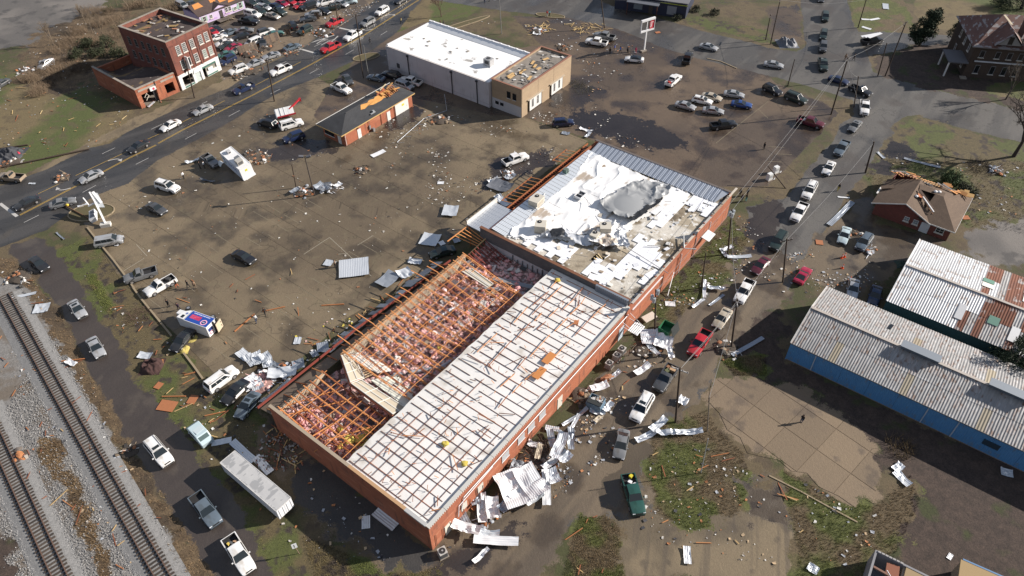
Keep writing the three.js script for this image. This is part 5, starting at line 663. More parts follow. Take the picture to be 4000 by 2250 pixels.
// corrugated warehouses: every roof sheet is a piece of its own
const ribG={};
function ribSheet(w,L){const v=Math.floor(rnd()*6),k=w + '_' + L.toFixed(2)+ '_' + v;if(!ribG[k]){ribG[k]=gridG(24,1,(s,t)=>[s*w,.028*Math.cos(s*Math.PI*2*3),-t*L],(s,t)=>[s*w,t*L + v*1.37]);}return ribG[k];}
const sheetTex=[0,1,2,3,4,5].map(k=>tex(1.2,8.4,64,256,(x,y,N,F)=>{let c=mix3([.3,.3,.3],[.21,.205,.2],F(3,5));c=mix3(c,[.15,.085,.055],sstep(.5 - k*.012,.7,F(5,6 + k))*.8);c=mix3(c,[.42,.42,.42],sstep(.6,.75,N(3 + k,9))*.5);return c;}));
const rustTex=[0,1,2,3].map(k=>tex(1.2,8.4,64,256,(x,y,N,F)=>{let c=mix3([.2,.075,.04],[.12,.05,.035],F(3,6));c=mix3(c,[.34,.32,.31],sstep(.5 + k*.04,.66 + k*.04,F(2 + k,7))*.85);return c;})),whiteTex=[0,1].map(k=>tex(1.2,8.4,64,256,(x,y,N,F)=>{let c=mix3([.55,.56,.57],[.4,.41,.42],F(3,6));return mix3(c,[.24,.17,.13],sstep(.58,.76,F(4 + k,9))*.7);}));
const sheetMats=sheetTex.map(m=>mat([1,1,1],.65,.15,{map:m})),rustMats=rustTex.map(m=>mat([1,1,1],.85,.05,{map:m})),whiteMats=whiteTex.map(m=>mat([1,1,1],.5,.15,{map:m}));
function warehouse(t,L,Wn,Wf,ye,yr,yf,pickMat,extra){
const w=1.12,sn=Math.hypot(Wn + .4,yr - ye),sf=Math.hypot(Wf + .4,yr - yf),n=Math.floor(L / w);
for(let i=0;i < n;i++)for(const side of[0,1])for(const half of[0,1]){
const s=side?sf:sn,Ls=s / 2 + .12,o=part('roof_sheet',ribSheet(w + .05,Ls),pickMat(i,side,half),t),dy=side?yr - yf:yr - ye,run=side?Wf + .4:Wn + .4,a=Math.atan2(dy,run),k=half*.5;
if(!side){o.position.set(i*w,ye + dy*k + .02*half + rr(0,.01),.4 - run*k);o.rotation.x=a;}else{o.position.set(i*w,yr - dy*k - .02 + .02*(1 - half),-Wn - run*k);o.rotation.x=-a;}
}
part('ridge_cap',beam([0,yr + .08,-Wn],[n*w,yr + .08,-Wn],.45,.08),mat([.4,.36,.32],.7),t);
return n*w;
}
{// blue-walled warehouse
const t=frame('blue_warehouse','long blue metal warehouse with weathered grey corrugated roof',42.2,-72.4,42.2 + 7.9,-72.4 + 6.15),L=48,Wn=6.6,Wf=8.2,ye=4,yr=5.9,yf=3.8;
const blue=mat([1,1,1],.55,0,{map:tex(4,4,128,128,(x,y,N,F)=>mix3(mix3([.10,.28,.52],[.07,.21,.42],F(4)),[.16,.2,.24],sstep(.62,.8,F(8,3))*.5))});
for(let i=0;i < 12;i++)part('wall_panel',gridG(52,1,(s,k)=>[i*4 + s*3.98,.1 + k*(ye - .15),-.03 + .03*Math.cos(s*Math.PI*26)],(s,k)=>[s*4 + i*1.7,k*4]),blue,t);
part('base_strip',fb(0,L,0,.1,-.15,.03),mat([.2,.16,.13],.9),t);for(const x of[3.9,19.9,23.9])part('wall_trim',fb(x,x + .14,.1,ye - .1,.003,.06),mat([.4,.46,.52],.6),t);
part('end_wall',mg([fb(0,.12,0,ye - .1,-Wn - Wf,-.12),polyPrism([[0,0],[.12,0],[.12,.1],[0,.1]],0,.1)]),blue,t);
{const s=new THREE.Shape([[-.12,ye - .1],[-Wn - Wf,yf - .1],[-Wn,yr - .1]].map(p=>new THREE.Vector2(...p)));part('gable_wall',new THREE.ExtrudeGeometry(s,{depth:.12,bevelEnabled:false}).rotateY(-Math.PI / 2).translate(.12,0,0),blue,t);}
part('rear_wall',fb(0,L,0,yf - .1,-Wn - Wf,-Wn - Wf + .12),blue,t);
const panelTan=mat([.24,.2,.14],.7),tan2=mat([.29,.25,.18],.7);
warehouse(t,L,Wn,Wf,ye,yr,yf,(i,side,half)=>(i % 9==5&&!side&&half==0&&i>3)||(i % 9==4&&side&&half==0&&i>6)?pick([panelTan,tan2]):pick(sheetMats));
part('eave_trim',beam([0,ye - .03,.46],[L,ye - .03,.46],.06,.14),mat([.1,.1,.1],.7),t);part('verge_trim',mg([beam([-.04,ye + .05,.4],[-.04,yr + .06,-Wn],.1,.14),beam([-.04,yr + .06,-Wn],[-.04,yf + .05,-Wn - Wf - .4],.1,.14)]),mat([.55,.54,.52],.6),t);
for(const x of[13.4,25.2,36.5]){const v=part('ridge_vent',fb(x,x + 5.2,yr + .05,yr + .75,-Wn - .35,-Wn + .35),mat([.12,.15,.18],.6,.2),t);part('vent_cap',slabG([x - .1,yr + .78,-Wn + .7],[x + 5.3,yr + .78,-Wn + .7],[x + 5.3,yr + .9,-Wn - .7],[x - .1,yr + .9,-Wn - .7],.05),mat([.26,.29,.32],.5,.3),v);}
part('skylight',boxG(.5,.03,1.7,11,yr - .95,-Wn - 4.3,-.1,0,-.25),darkGlass,t);part('window',fb(27.5,29.5,1.6,2.6,.003,.08),mat([.03,.05,.07],.3),t);part('window',fb(34,36,1.6,2.6,.003,.08),mat([.03,.05,.07],.3),t);
for(const[x,z]of[[20,-9],[17.5,-8.4],[33,-3]])part('loose_scrap',boxG(1.6,.05,.3,x,yr - .35 - Math.abs(z + Wn)*.25,z,.7),mat([.1,.1,.1],.8),t);
}
{// rusty-roofed warehouse
const t=frame('rusty_warehouse','green metal warehouse with half white, half rusty corrugated roof',60.0,-81.0,60.0 + 8,-81.0 + 6.2),L=36,Wn=7.6,Wf=10.6,ye=4,yr=6,yf=3.9,green=mat([.035,.065,.052],.7);
part('wall',fb(0,L,0,ye - .05,-.12,0),green,t);part('end_wall',fb(0,.12,0,yf - .1,-Wn - Wf,-.12),green,t);part('rear_wall',fb(0,L,0,yf - .1,-Wn - Wf,-Wn - Wf + .12),green,t);
{const s=new THREE.Shape([[-.12,ye - .1],[-Wn - Wf,yf - .1],[-Wn,yr - .1]].map(p=>new THREE.Vector2(...p)));part('gable_wall',new THREE.ExtrudeGeometry(s,{depth:.12,bevelEnabled:false}).rotateY(-Math.PI / 2).translate(.12,0,0),green,t);}
warehouse(t,L,Wn,Wf,ye,yr,yf,(i,side,half)=>(!side?i < 10 -(half?0:2):i < 10)?pick(whiteMats):rnd()< .1?pick(whiteMats):rnd()< .34?pick(sheetMats):pick(rustMats));
part('verge_trim',mg([beam([-.04,ye + .05,.4],[-.04,yr + .06,-Wn],.14,.16),beam([-.04,yr + .06,-Wn],[-.04,yf + .05,-Wn - Wf - .4],.14,.16)]),mat([.66,.67,.68],.6),t);
const slope=(x,z,w,d,m,n)=>{const side=z < -Wn,a=side?-Math.atan2(yr - yf,Wf + .4):Math.atan2(yr - ye,Wn + .4),y=side?yr -(-z - Wn)*(yr - yf)/(Wf + .4):ye +(.4 - z)*(yr - ye)/(Wn + .4);part(n,boxG(w,.05,d,x,y + .08,z,0,0,a),m,t);};
const gr=mat([.12,.25,.19],.6),wh=mat([.8,.8,.78],.5);slope(14.4,-3.6,1.5,1.6,gr,'roof_patch');slope(11.8,-12.6,1.6,1.3,gr,'roof_patch');slope(11.9,-11,1.7,1.5,mat([.7,.68,.6],.6),'roof_patch');slope(17.5,-2.6,1.2,2.8,wh,'roof_patch');slope(20,-2.3,1.3,1.8,wh,'roof_patch');slope(17.6,-11.8,1.3,3.4,wh,'roof_patch');slope(9.9,-2.9,1.1,3,mat([.62,.62,.62],.5),'roof_patch');
}
{// old brick mansion
const t=frame('brick_mansion','old two-storey brick mansion with rusty patched roof and broken gables',110.2,-160.8,110.2 + 9.76,-160.8 + 2.17),L=24,D=16,ye=8;
const br=mat([1,1,1],.9,0,{map:tex(8,8,256,256,(x,y,N,F)=>mul(mix3([.075,.052,.037],[.05,.035,.028],F(6)),.85 + .3*N(40,100)))}),rfm=mat([1,1,1],.85,0,{map:tex(6,6,256,256,(x,y,N,F)=>{let c=mix3([.11,.055,.045],[.16,.085,.065],F(8));c=mix3(c,[.3,.3,.3],sstep(.54,.66,F(6,9))*.7);return c;})}),pale=mat([.5,.42,.3],.85);
part('wall',fb(0,L,0,ye,-.4,0),br,t);part('wall',fb(0,.4,0,ye,-D,-.4),br,t);part('wall',fb(.4,L,0,ye,-D,-D + .4),br,t);
const yr=12.6;
const rf=part('roof',mg([quadG([-.8,ye - .1,.8],[L,ye - .1,.8],[L,yr,-D / 2],[6.2,yr,-D / 2]),quadG([-.8,ye - .1,-D - .8],[-.8,ye - .1,.8],[6.2,yr,-D / 2],[6.2,yr,-D / 2]),quadG([L,ye - .1,-D - .8],[-.8,ye - .1,-D - .8],[6.2,yr,-D / 2],[L,yr,-D / 2]),quadG([3.6,8.6,1.0],[6.8,11.8,1.0],[6.8,11.8,-6],[3.6,9.4,-4]),quadG([6.8,11.8,1.0],[10,8.6,1.0],[10,9.4,-4],[6.8,11.8,-6])]),rfm,t);
part('gable_wall',quadG([4.2,8.8,.6],[9.4,8.8,.6],[6.8,11.4,.6],[6.8,11.4,.6]),mat([.24,.23,.22],.85),t);part('gable_window',fb(6.2,7.2,9,10.8,.61,.66),darkGlass,t);
part('broken_edge',mg([beam([7,12,.9],[10.2,9,.9],.4,.12),beam([6,12.7,-7.2],[6.8,12.2,-3],.5,.1),beam([10.4,10.6,-1.6],[12.2,9.4,-.6],.3,.1)]),pale,rf);part('dormer',mg([fb(10.8,13,8.9,10.2,-2.2,-.2),slabG([10.5,10.2,0],[11.9,11,0],[11.9,11,-3],[10.5,10.2,-3],.08),slabG([11.9,11,0],[13.3,10.2,0],[13.3,10.2,-3],[11.9,11,-3],.08)]),rfm,t);part('dormer_window',fb(11.2,12.6,9,10,-.195,-.15),darkGlass,t);
part('chimney',fb(8.9,9.9,9,13.6,-3.4,-2.4),mat([.08,.05,.045],.9),rf);
for(const x of[2.2,5.6,8.2,10.6,14,17,20]){sash(t,x,5.2,1,1.6,1,1,{bars:mat([.2,.2,.2],.8)});sash(t,x + .3,1.2,1,2,1,1,{bars:mat([.2,.2,.2],.8)});}
for(const z of[-3,-7,-11]){sash(t,0,5.2,1,1.6,2,2,{z,turn:-Math.PI / 2});sash(t,0,1.2,1,2,2,2,{z,turn:-Math.PI / 2});}
part('band_course',fb(1.2,L,4.05,4.35,.003,.2),mat([.5,.52,.54],.7),t);part('eave_trim',fb(-.8,L,ye - .25,ye - .05,.5,.75),mat([.2,.19,.18],.8),t);
part('porch_roof',fb(-4.5,-.05,3.6,3.85,-6,.8),mat([.1,.1,.11],.8),t);for(const z of[.4,-5.6])part('porch_column',bar([-4.2,0,z],[-4.2,3.6,z],.2,10),trimWhite,t);part('step',fb(-.6,.8,0,.25,.05,1.4),concreteTrim,t);
}
{// dark shop at the far junction
const t=frame('dark_shop','low navy shop with yellow-green stripe at the far street junction',30.5,-203.6,49.3,-195.9),L=t.L,D=12,nv=mat([.018,.024,.05],.6);
part('wall',fb(0,L,0,4.2,-.3,0),nv,t);part('wall',fb(L - .3,L,0,4.2,-D,-.3),nv,t);part('wall',fb(0,.3,0,4.2,-D,-.3),nv,t);part('wall',fb(.3,L - .3,0,4.2,-D,-D + .3),nv,t);
part('roof',fb(-.2,L + .3,4.2,4.4,-D - .2,.5),mat([.14,.14,.15],.8),t);part('stripe',fb(13,L + .35,3.7,3.9,.52,.58),mat([.35,.38,.05],.7),t);part('canopy',fb(4,13,3.5,3.7,0,3),mat([.1,.11,.13],.7),t);for(const x of[4.3,12.7])part('canopy_post',bar([x,0,2.8],[x,3.5,2.8],.09,6),rustDark,t);
part('poster',fb(15,17.6,.6,3,.004,.04),mat([.22,.23,.25],.6),t);part('shop_window',fb(5.5,8,.8,2.6,.004,.05),mat([.2,.24,.27],.3),t);door(t,10.4,0,1.1,2.3,doorDark);
}
{// roofless block shed and tan flat roof at the bottom edge
const a=frame('roofless_shed','roofless grey block shed with rust-red slab inside, beyond the green verge',40.0,-36.6,43.1,-39.9),L=4.8,D=9,wl=mat([1,1,1],.9,0,{map:tex(4,4,128,128,(x,y,N,F)=>mix3([.26,.26,.27],[.18,.18,.19],F(5)))});
a.position.set(43.1,0,-39.9);a.rotation.y=Math.atan2(-(1.7),2.6);
part('wall',fb(0,6,0,3,0,.25),wl,a);part('wall',fb(0,.25,0,3,.25,8),wl,a);part('wall',fb(3.3,3.55,0,2.7,.25,8),mat([.3,.25,.18],.9),a);part('floor',fb(.25,3.3,.02,.1,.25,8),mat([.16,.17,.2],.8),a);part('slab',boxG(1.4,.15,3.2,2.4,2.7,2.2,.1,.08),mat([.25,.1,.06],.9),a);part('beam',beam([.3,2.8,2.2],[3,2.8,2.4],.25,.25),mat([.2,.11,.08],.9),a);part('flat_roof',fb(3.56,9,2.7,2.95,.3,8),mat([.3,.22,.12],.9),a);part('block_edge',mg([0,1,2,3,4,5,6].map(k=>fb(.3 + k*.42,.62 + k*.42,3,3.12,.02,.23))),mat([.33,.32,.31],.9),a);part('roof_pipe',bar([2.4,2.85,2.5],[1.7,2.95,1.9],.06,6),galv,a);
part('gutter',beam([6.4,3.05,.35],[8.6,3.05,.5],.4,.2),mat([.65,.68,.7],.5),a);
const b=thing('tan_shed','flat tan-roofed shed with blue gutter at the edge of the leaf litter','shed',52.8,-38.5,Math.atan2(-1.9,3.2));part('wall',fb(0,8,0,2.8,.1,8),mat([.25,.2,.14],.9),b);part('roof',fb(-.1,8.2,2.8,3,0,8),mat([.33,.235,.12],.9),b);part('gutter',beam([.1,2.95,-.12],[8,2.95,-.12],.2,.16),mat([.08,.18,.33],.6),b);
}
lap('buildings');

// ---------------------------------------------------------------- vehicles: local +x is forward
seed(40);
const SPEC={
sedan:{L:4.85,W:1.84,H:1.45,belt:.93,hoodF:.7,hoodB:.95,tail:.95,ws:1.12,rf:.22,rr:-.85,rb:-1.85,wx:1.42,wr:.34,doors:2},
coupe:{L:4.75,W:1.88,H:1.36,belt:.9,hoodF:.72,hoodB:.93,tail:.95,ws:.9,rf:-.05,rr:-.75,rb:-1.9,wx:1.38,wr:.35,doors:1},
suv:{L:4.85,W:1.9,H:1.74,belt:1.1,hoodF:.95,hoodB:1.12,tail:1.08,ws:1.12,rf:.36,rr:-1.95,rb:-2.34,wx:1.42,wr:.37,doors:3,rails:1},
bigsuv:{L:5.3,W:2.03,H:1.9,belt:1.18,hoodF:1.05,hoodB:1.2,tail:1.15,ws:1.25,rf:.55,rr:-2.25,rb:-2.52,wx:1.55,wr:.41,doors:3,rails:1},
van:{L:5.0,W:1.95,H:1.76,belt:1.06,hoodF:.85,hoodB:1.08,tail:1.05,ws:1.55,rf:.85,rr:-2.1,rb:-2.42,wx:1.52,wr:.35,doors:3},
wagon:{L:4.8,W:1.8,H:1.5,belt:.95,hoodF:.75,hoodB:.97,tail:.95,ws:1.08,rf:.25,rr:-1.85,rb:-2.3,wx:1.38,wr:.33,doors:3,rails:1},
pickup:{L:5.85,W:2.02,H:1.9,belt:1.18,hoodF:1.02,hoodB:1.2,tail:1.16,ws:1.25,rf:.55,rr:-.92,rb:-1.1,wx:1.78,wr:.41,doors:2,bed:-1.18},
cab:{L:5.5,W:1.98,H:1.82,belt:1.14,hoodF:1.0,hoodB:1.16,tail:1.12,ws:1.1,rf:.42,rr:-.28,rb:-.42,wx:1.62,wr:.39,doors:1,bed:-.5},
};
const carG={};
function buildCar(type){
if(carG[type])return carG[type];
const s=SPEC[type],hw=s.W / 2,x0=s.bed?s.bed + .02:-s.L / 2,x1=s.L / 2,g={};
// lower body: rings lofted along the length
const st=[];const add=(x,k,y)=>st.push([x,k,y]);
if(!s.bed){add(x0,.80,s.tail - .22);add(x0 + .05,.9,s.tail - .08);add(x0 + .25,.965,s.tail);add(s.rb + .05,1,s.tail + .01);add(s.rb + .6,1,s.belt);}else{add(x0,1,s.belt);add(x0 + .4,1,s.belt);}
add(0,1,s.belt);add(s.ws - .05,1,s.belt + .01);add(s.ws + .12,.99,s.hoodB);add((s.ws + x1)/ 2,.98,(s.hoodB*.6 + s.hoodF*.4)+ .03);add(x1 - .35,.95,s.hoodF + .05);add(x1 - .1,.9,s.hoodF - .04);add(x1,.8,s.hoodF - .2);
const y0=s.wr*.62,ring=(x,k,y)=>{const w=hw*k,m=y0 +(y - y0)*.55;return[[0,y0],[w*.8,y0],[w*.96,y0 + .07],[w,m],[w*.985,m +(y - m)*.55],[w*.93,y - .035],[w*.8,y],[w*.4,y + .025],[0,y + .03],[-w*.4,y + .025],[-w*.8,y],[-w*.93,y - .035],[-w*.985,m +(y - m)*.55],[-w,m],[-w*.96,y0 + .07],[-w*.8,y0]].map(p=>[x,p[1],p[0]]);};
{const R=st.map(a=>ring(...a)),n=16,pos=[],idx=[],uv=[];for(const r of R)for(const p of r){pos.push(...p);uv.push(p[0],p[2]);}
for(let i=0;i + 1 < R.length;i++)for(let j=0;j < n;j++){const a=i*n + j,b=i*n +(j + 1)% n;idx.push(a,b,b + n,a,b + n,a + n);}
for(const[e,f]of[[0,1],[R.length - 1,0]])for(let j=1;j + 1 < n;j++){const a=e*n;f?idx.push(a,a + j + 1,a + j):idx.push(a,a + j,a + j + 1);}
const q=new THREE.BufferGeometry();q.setAttribute('position',new THREE.Float32BufferAttribute(pos,3));q.setAttribute('uv',new THREE.Float32BufferAttribute(uv,2));q.setIndex(idx);g.body=toCreasedNormals(q,.6);}
// cabin frustum
const wb=hw*.93,wt=hw*.76,yb=s.belt - .01,yt=s.H - .05,Q={bf:[s.ws,yb],tf:[s.rf,yt],tr:[s.rr,yt],br:[s.rb,yb]};
const pt=(a,w,z)=>[a[0],a[1],z*w];
const bfL=pt(Q.bf,wb,-1),bfR=pt(Q.bf,wb,1),tfL=pt(Q.tf,wt,-1),tfR=pt(Q.tf,wt,1),trL=pt(Q.tr,wt,-1),trR=pt(Q.tr,wt,1),brL=pt(Q.br,wb,-1),brR=pt(Q.br,wb,1);
const roof=gridG(6,6,(a,b)=>{const x=s.rf +(s.rr - s.rf)*a,z=(b - .5)*2*wt;return[x,yt + .055*(1 - Math.pow(2*b - 1,2))*(.5 + .5*Math.sin(Math.PI*Math.min(1,Math.max(0,a*.8 + .1)))),-z];});
g.cabin=mg([quadG(bfR,bfL,tfL,tfR),quadG(brL,brR,trR,trL),quadG(brR,bfR,tfR,trR),quadG(bfL,brL,trL,tfL),roof]);
const lerp=(a,b,t)=>[a[0]+(b[0]- a[0])*t,a[1]+(b[1]- a[1])*t,a[2]+(b[2]- a[2])*t];
const win=(a,b,c,d,u0,u1,v0,v1,n)=>{const P=(u,v)=>{const p=lerp(lerp(a,b,u),lerp(d,c,u),v);return[p[0]+ n[0]*.012,p[1]+ n[1]*.012,p[2]+ n[2]*.012];};return quadG(P(u0,v0),P(u1,v0),P(u1,v1),P(u0,v1));};
const nrm=(a,b,c)=>{const n=_v(b).sub(_v(a)).cross(_v(c).sub(_v(a))).normalize();return[n.x,n.y,n.z];};
g.windshield=win(bfR,bfL,tfL,tfR,.04,.96,.03,.98,nrm(bfR,bfL,tfL));g.rear=win(brL,brR,trR,trL,.08,.92,s.bed?.25:.08,.92,nrm(brL,brR,trR));
g.side=[];const k=s.doors;for(let i=0;i < k;i++){const e=k==1?[.14,.9]:[.09 + .84*i / k,.07 + .84*(i + 1)/ k];const nR=nrm(brR,bfR,tfR),nL=nrm(bfL,brL,trL);g.side.push(win(brR,bfR,tfR,trR,e[0],e[1],.12,.9,nR),win(bfL,brL,trL,tfL,1 - e[1],1 - e[0],.12,.9,nL));}
g.tyre=new THREE.CylinderGeometry(s.wr,s.wr,.24,16).rotateX(Math.PI / 2);g.rim=new THREE.CylinderGeometry(s.wr*.64,s.wr*.64,.25,10).rotateX(Math.PI / 2);g.wheelAt=[[s.wx,-1],[s.wx,1],[-s.wx*1.02,-1],[-s.wx*1.02,1]].map(([x,z])=>[x,s.wr,z*(hw - .1)]);
g.trim=mg([...g.wheelAt.map(p=>new THREE.CylinderGeometry(s.wr + .06,s.wr + .06,.17,14).rotateX(Math.PI / 2).translate(p[0],p[1]+ .03,p[2]*.985)),boxG(.1,.2,s.W*.74,x1 - .01,y0 + .16,0),boxG(.1,.2,s.W*.74,-s.L / 2 + .0,y0 + .16,0),boxG(s.L - 1.2,.1,s.W*.9,0,y0 + .02,0)]);
g.grille=boxG(.05,.2,s.W*.42,x1 - .02,s.hoodF - .2,0);
g.head=[-1,1].map(z=>boxG(.12,.14,.34,x1 - .09,s.hoodF - .14,z*hw*.68));g.tail=[-1,1].map(z=>boxG(.08,.2,.26,-s.L / 2 + .05,s.tail - .2,z*hw*.72));g.mirror=[-1,1].map(z=>boxG(.12,.13,.2,s.ws - .3,s.belt + .08,z*(hw + .1)));
if(s.rails)g.rail=[-1,1].map(z=>beam([s.rf - .2,s.H + .03,z*wt*.86],[s.rr + .1,s.H + .03,z*wt*.86],.05,.05));
if(s.bed){const b0=-s.L / 2,b1=s.bed,yb2=s.tail,f=s.wr + .25;g.bed=mg([fb(b0 + .06,b1,y0 + .15,yb2,-hw*.98,-hw*.98 + .14),fb(b0 + .06,b1,y0 + .15,yb2,hw*.98 - .14,hw*.98),fb(b0,b0 + .09,y0 + .2,yb2 - .02,-hw*.97,hw*.97),fb(b1 - .08,b1,f,yb2,-hw*.84,hw*.84)]);g.liner=mg([fb(b0 + .09,b1 - .08,f - .06,f,-hw*.84,hw*.84),fb(b0 + .09,b1 - .08,f,yb2 - .03,-hw*.84,-hw*.84 + .02),fb(b0 + .09,b1 - .08,f,yb2 - .03,hw*.84 - .02,hw*.84),fb(b0 + .09,b0 + .11,f,yb2 - .03,-hw*.8,hw*.8),fb(b0 + .1,b1,y0,f - .07,-hw*.7,hw*.7)]);}
return carG[type]=g;
}
const PAINT={white:[.74,.74,.73],silver:[.42,.43,.44],grey:[.17,.175,.18],dgrey:[.06,.063,.068],black:[.014,.015,.018],navy:[.012,.022,.065],blue:[.02,.055,.2],red:[.42,.02,.028],crimson:[.33,.015,.05],maroon:[.09,.012,.022],beige:[.42,.37,.29],tan:[.3,.235,.17],green:[.02,.075,.06],teal:[.06,.16,.14],dgreen:[.022,.036,.03],ice:[.45,.55,.58],bluegrey:[.1,.13,.16],champagne:[.42,.38,.33]};
const glassM=mat([.018,.024,.028],.06),tyreM=mat([.016,.016,.016],.9),rimM=mat([.4,.4,.41],.35,.6),trimM=mat([.018,.018,.019],.7),headM=mat([.7,.72,.75],.12),tailM=mat([.3,.012,.012],.25),linerM=mat([.02,.02,.022],.85);
const grimeT=tex(5,2.5,128,64,(x,y,N,F)=>mix3([1,1,1],[.72,.67,.6],sstep(.45,.8,F(6,4))*.8));
const paintM=c=>mat(PAINT[c],.32,c=='silver'||c=='champagne'?.35:.0,{clearcoat:.6,clearcoatRoughness:.15,map:grimeT});
function car(type,colour,x,z,turn,label,group,o={}){
const g=buildCar(type),s=SPEC[type],t=thing(type=='pickup'||type=='cab'?'pickup_truck':type=='suv'||type=='bigsuv'?'sport_utility_car':type=='van'?'minivan':type=='coupe'?'coupe_car':type=='wagon'?'station_wagon':'sedan_car',label,type=='pickup'||type=='cab'?'pickup truck':type=='van'?'van':'car',x,z,turn,group,o.y??.02),m=paintM(colour),m2=o.roof?paintM(o.roof):m;
if(o.tilt)t.rotation.set(o.tilt[0],turn,o.tilt[1],'YXZ');
part('body',g.body,m,t);part('cabin',g.cabin,m2,t);part('windshield',g.windshield,glassM,t);part('rear_window',g.rear,glassM,t);for(const w of g.side)part('side_window',w,glassM,t);
for(const p of g.wheelAt){const w=part('wheel',g.tyre,tyreM,t);w.position.set(...p);part('rim',g.rim,o.rim?mat([.03,.03,.03],.5):rimM,w);}
part('trim',g.trim,trimM,t);part('grille',g.grille,trimM,t);for(const h of g.head)part('headlight',h,headM,t);for(const h of g.tail)part('taillight',h,tailM,t);for(const h of g.mirror)part('mirror',h,m,t);
if(g.rail&&o.rails !==0)for(const r of g.rail)part('roof_rail',r,trimM,t);
if(g.bed){part('truck_bed',g.bed,m,t);part('bed_liner',g.liner,linerM,t);}
if(o.sunroof)part('sunroof',boxG(.5,.02,s.W*.45,s.rf - .55,s.H + .01,0),glassM,t);
if(o.doorOpen)part('open_door',boxG(1.1,.95,.08,.6,.95,-s.W / 2 - .35,.9),m,t);
if(o.load)for(const[dx,dz,w,h,d,c]of o.load)part('load',boxG(w,h,d,-s.L / 2 + dx,s.wr + .25 + h / 2,dz,dx*2),mat(c,.7),t);
return t;
}
const ROADG='cars moving along the main road',STG='cars queueing along the side street',LOTG='cars parked on the wet asphalt lot',JUNKG='damaged cars crowded in the salvage yard';
const j=JUNKG;
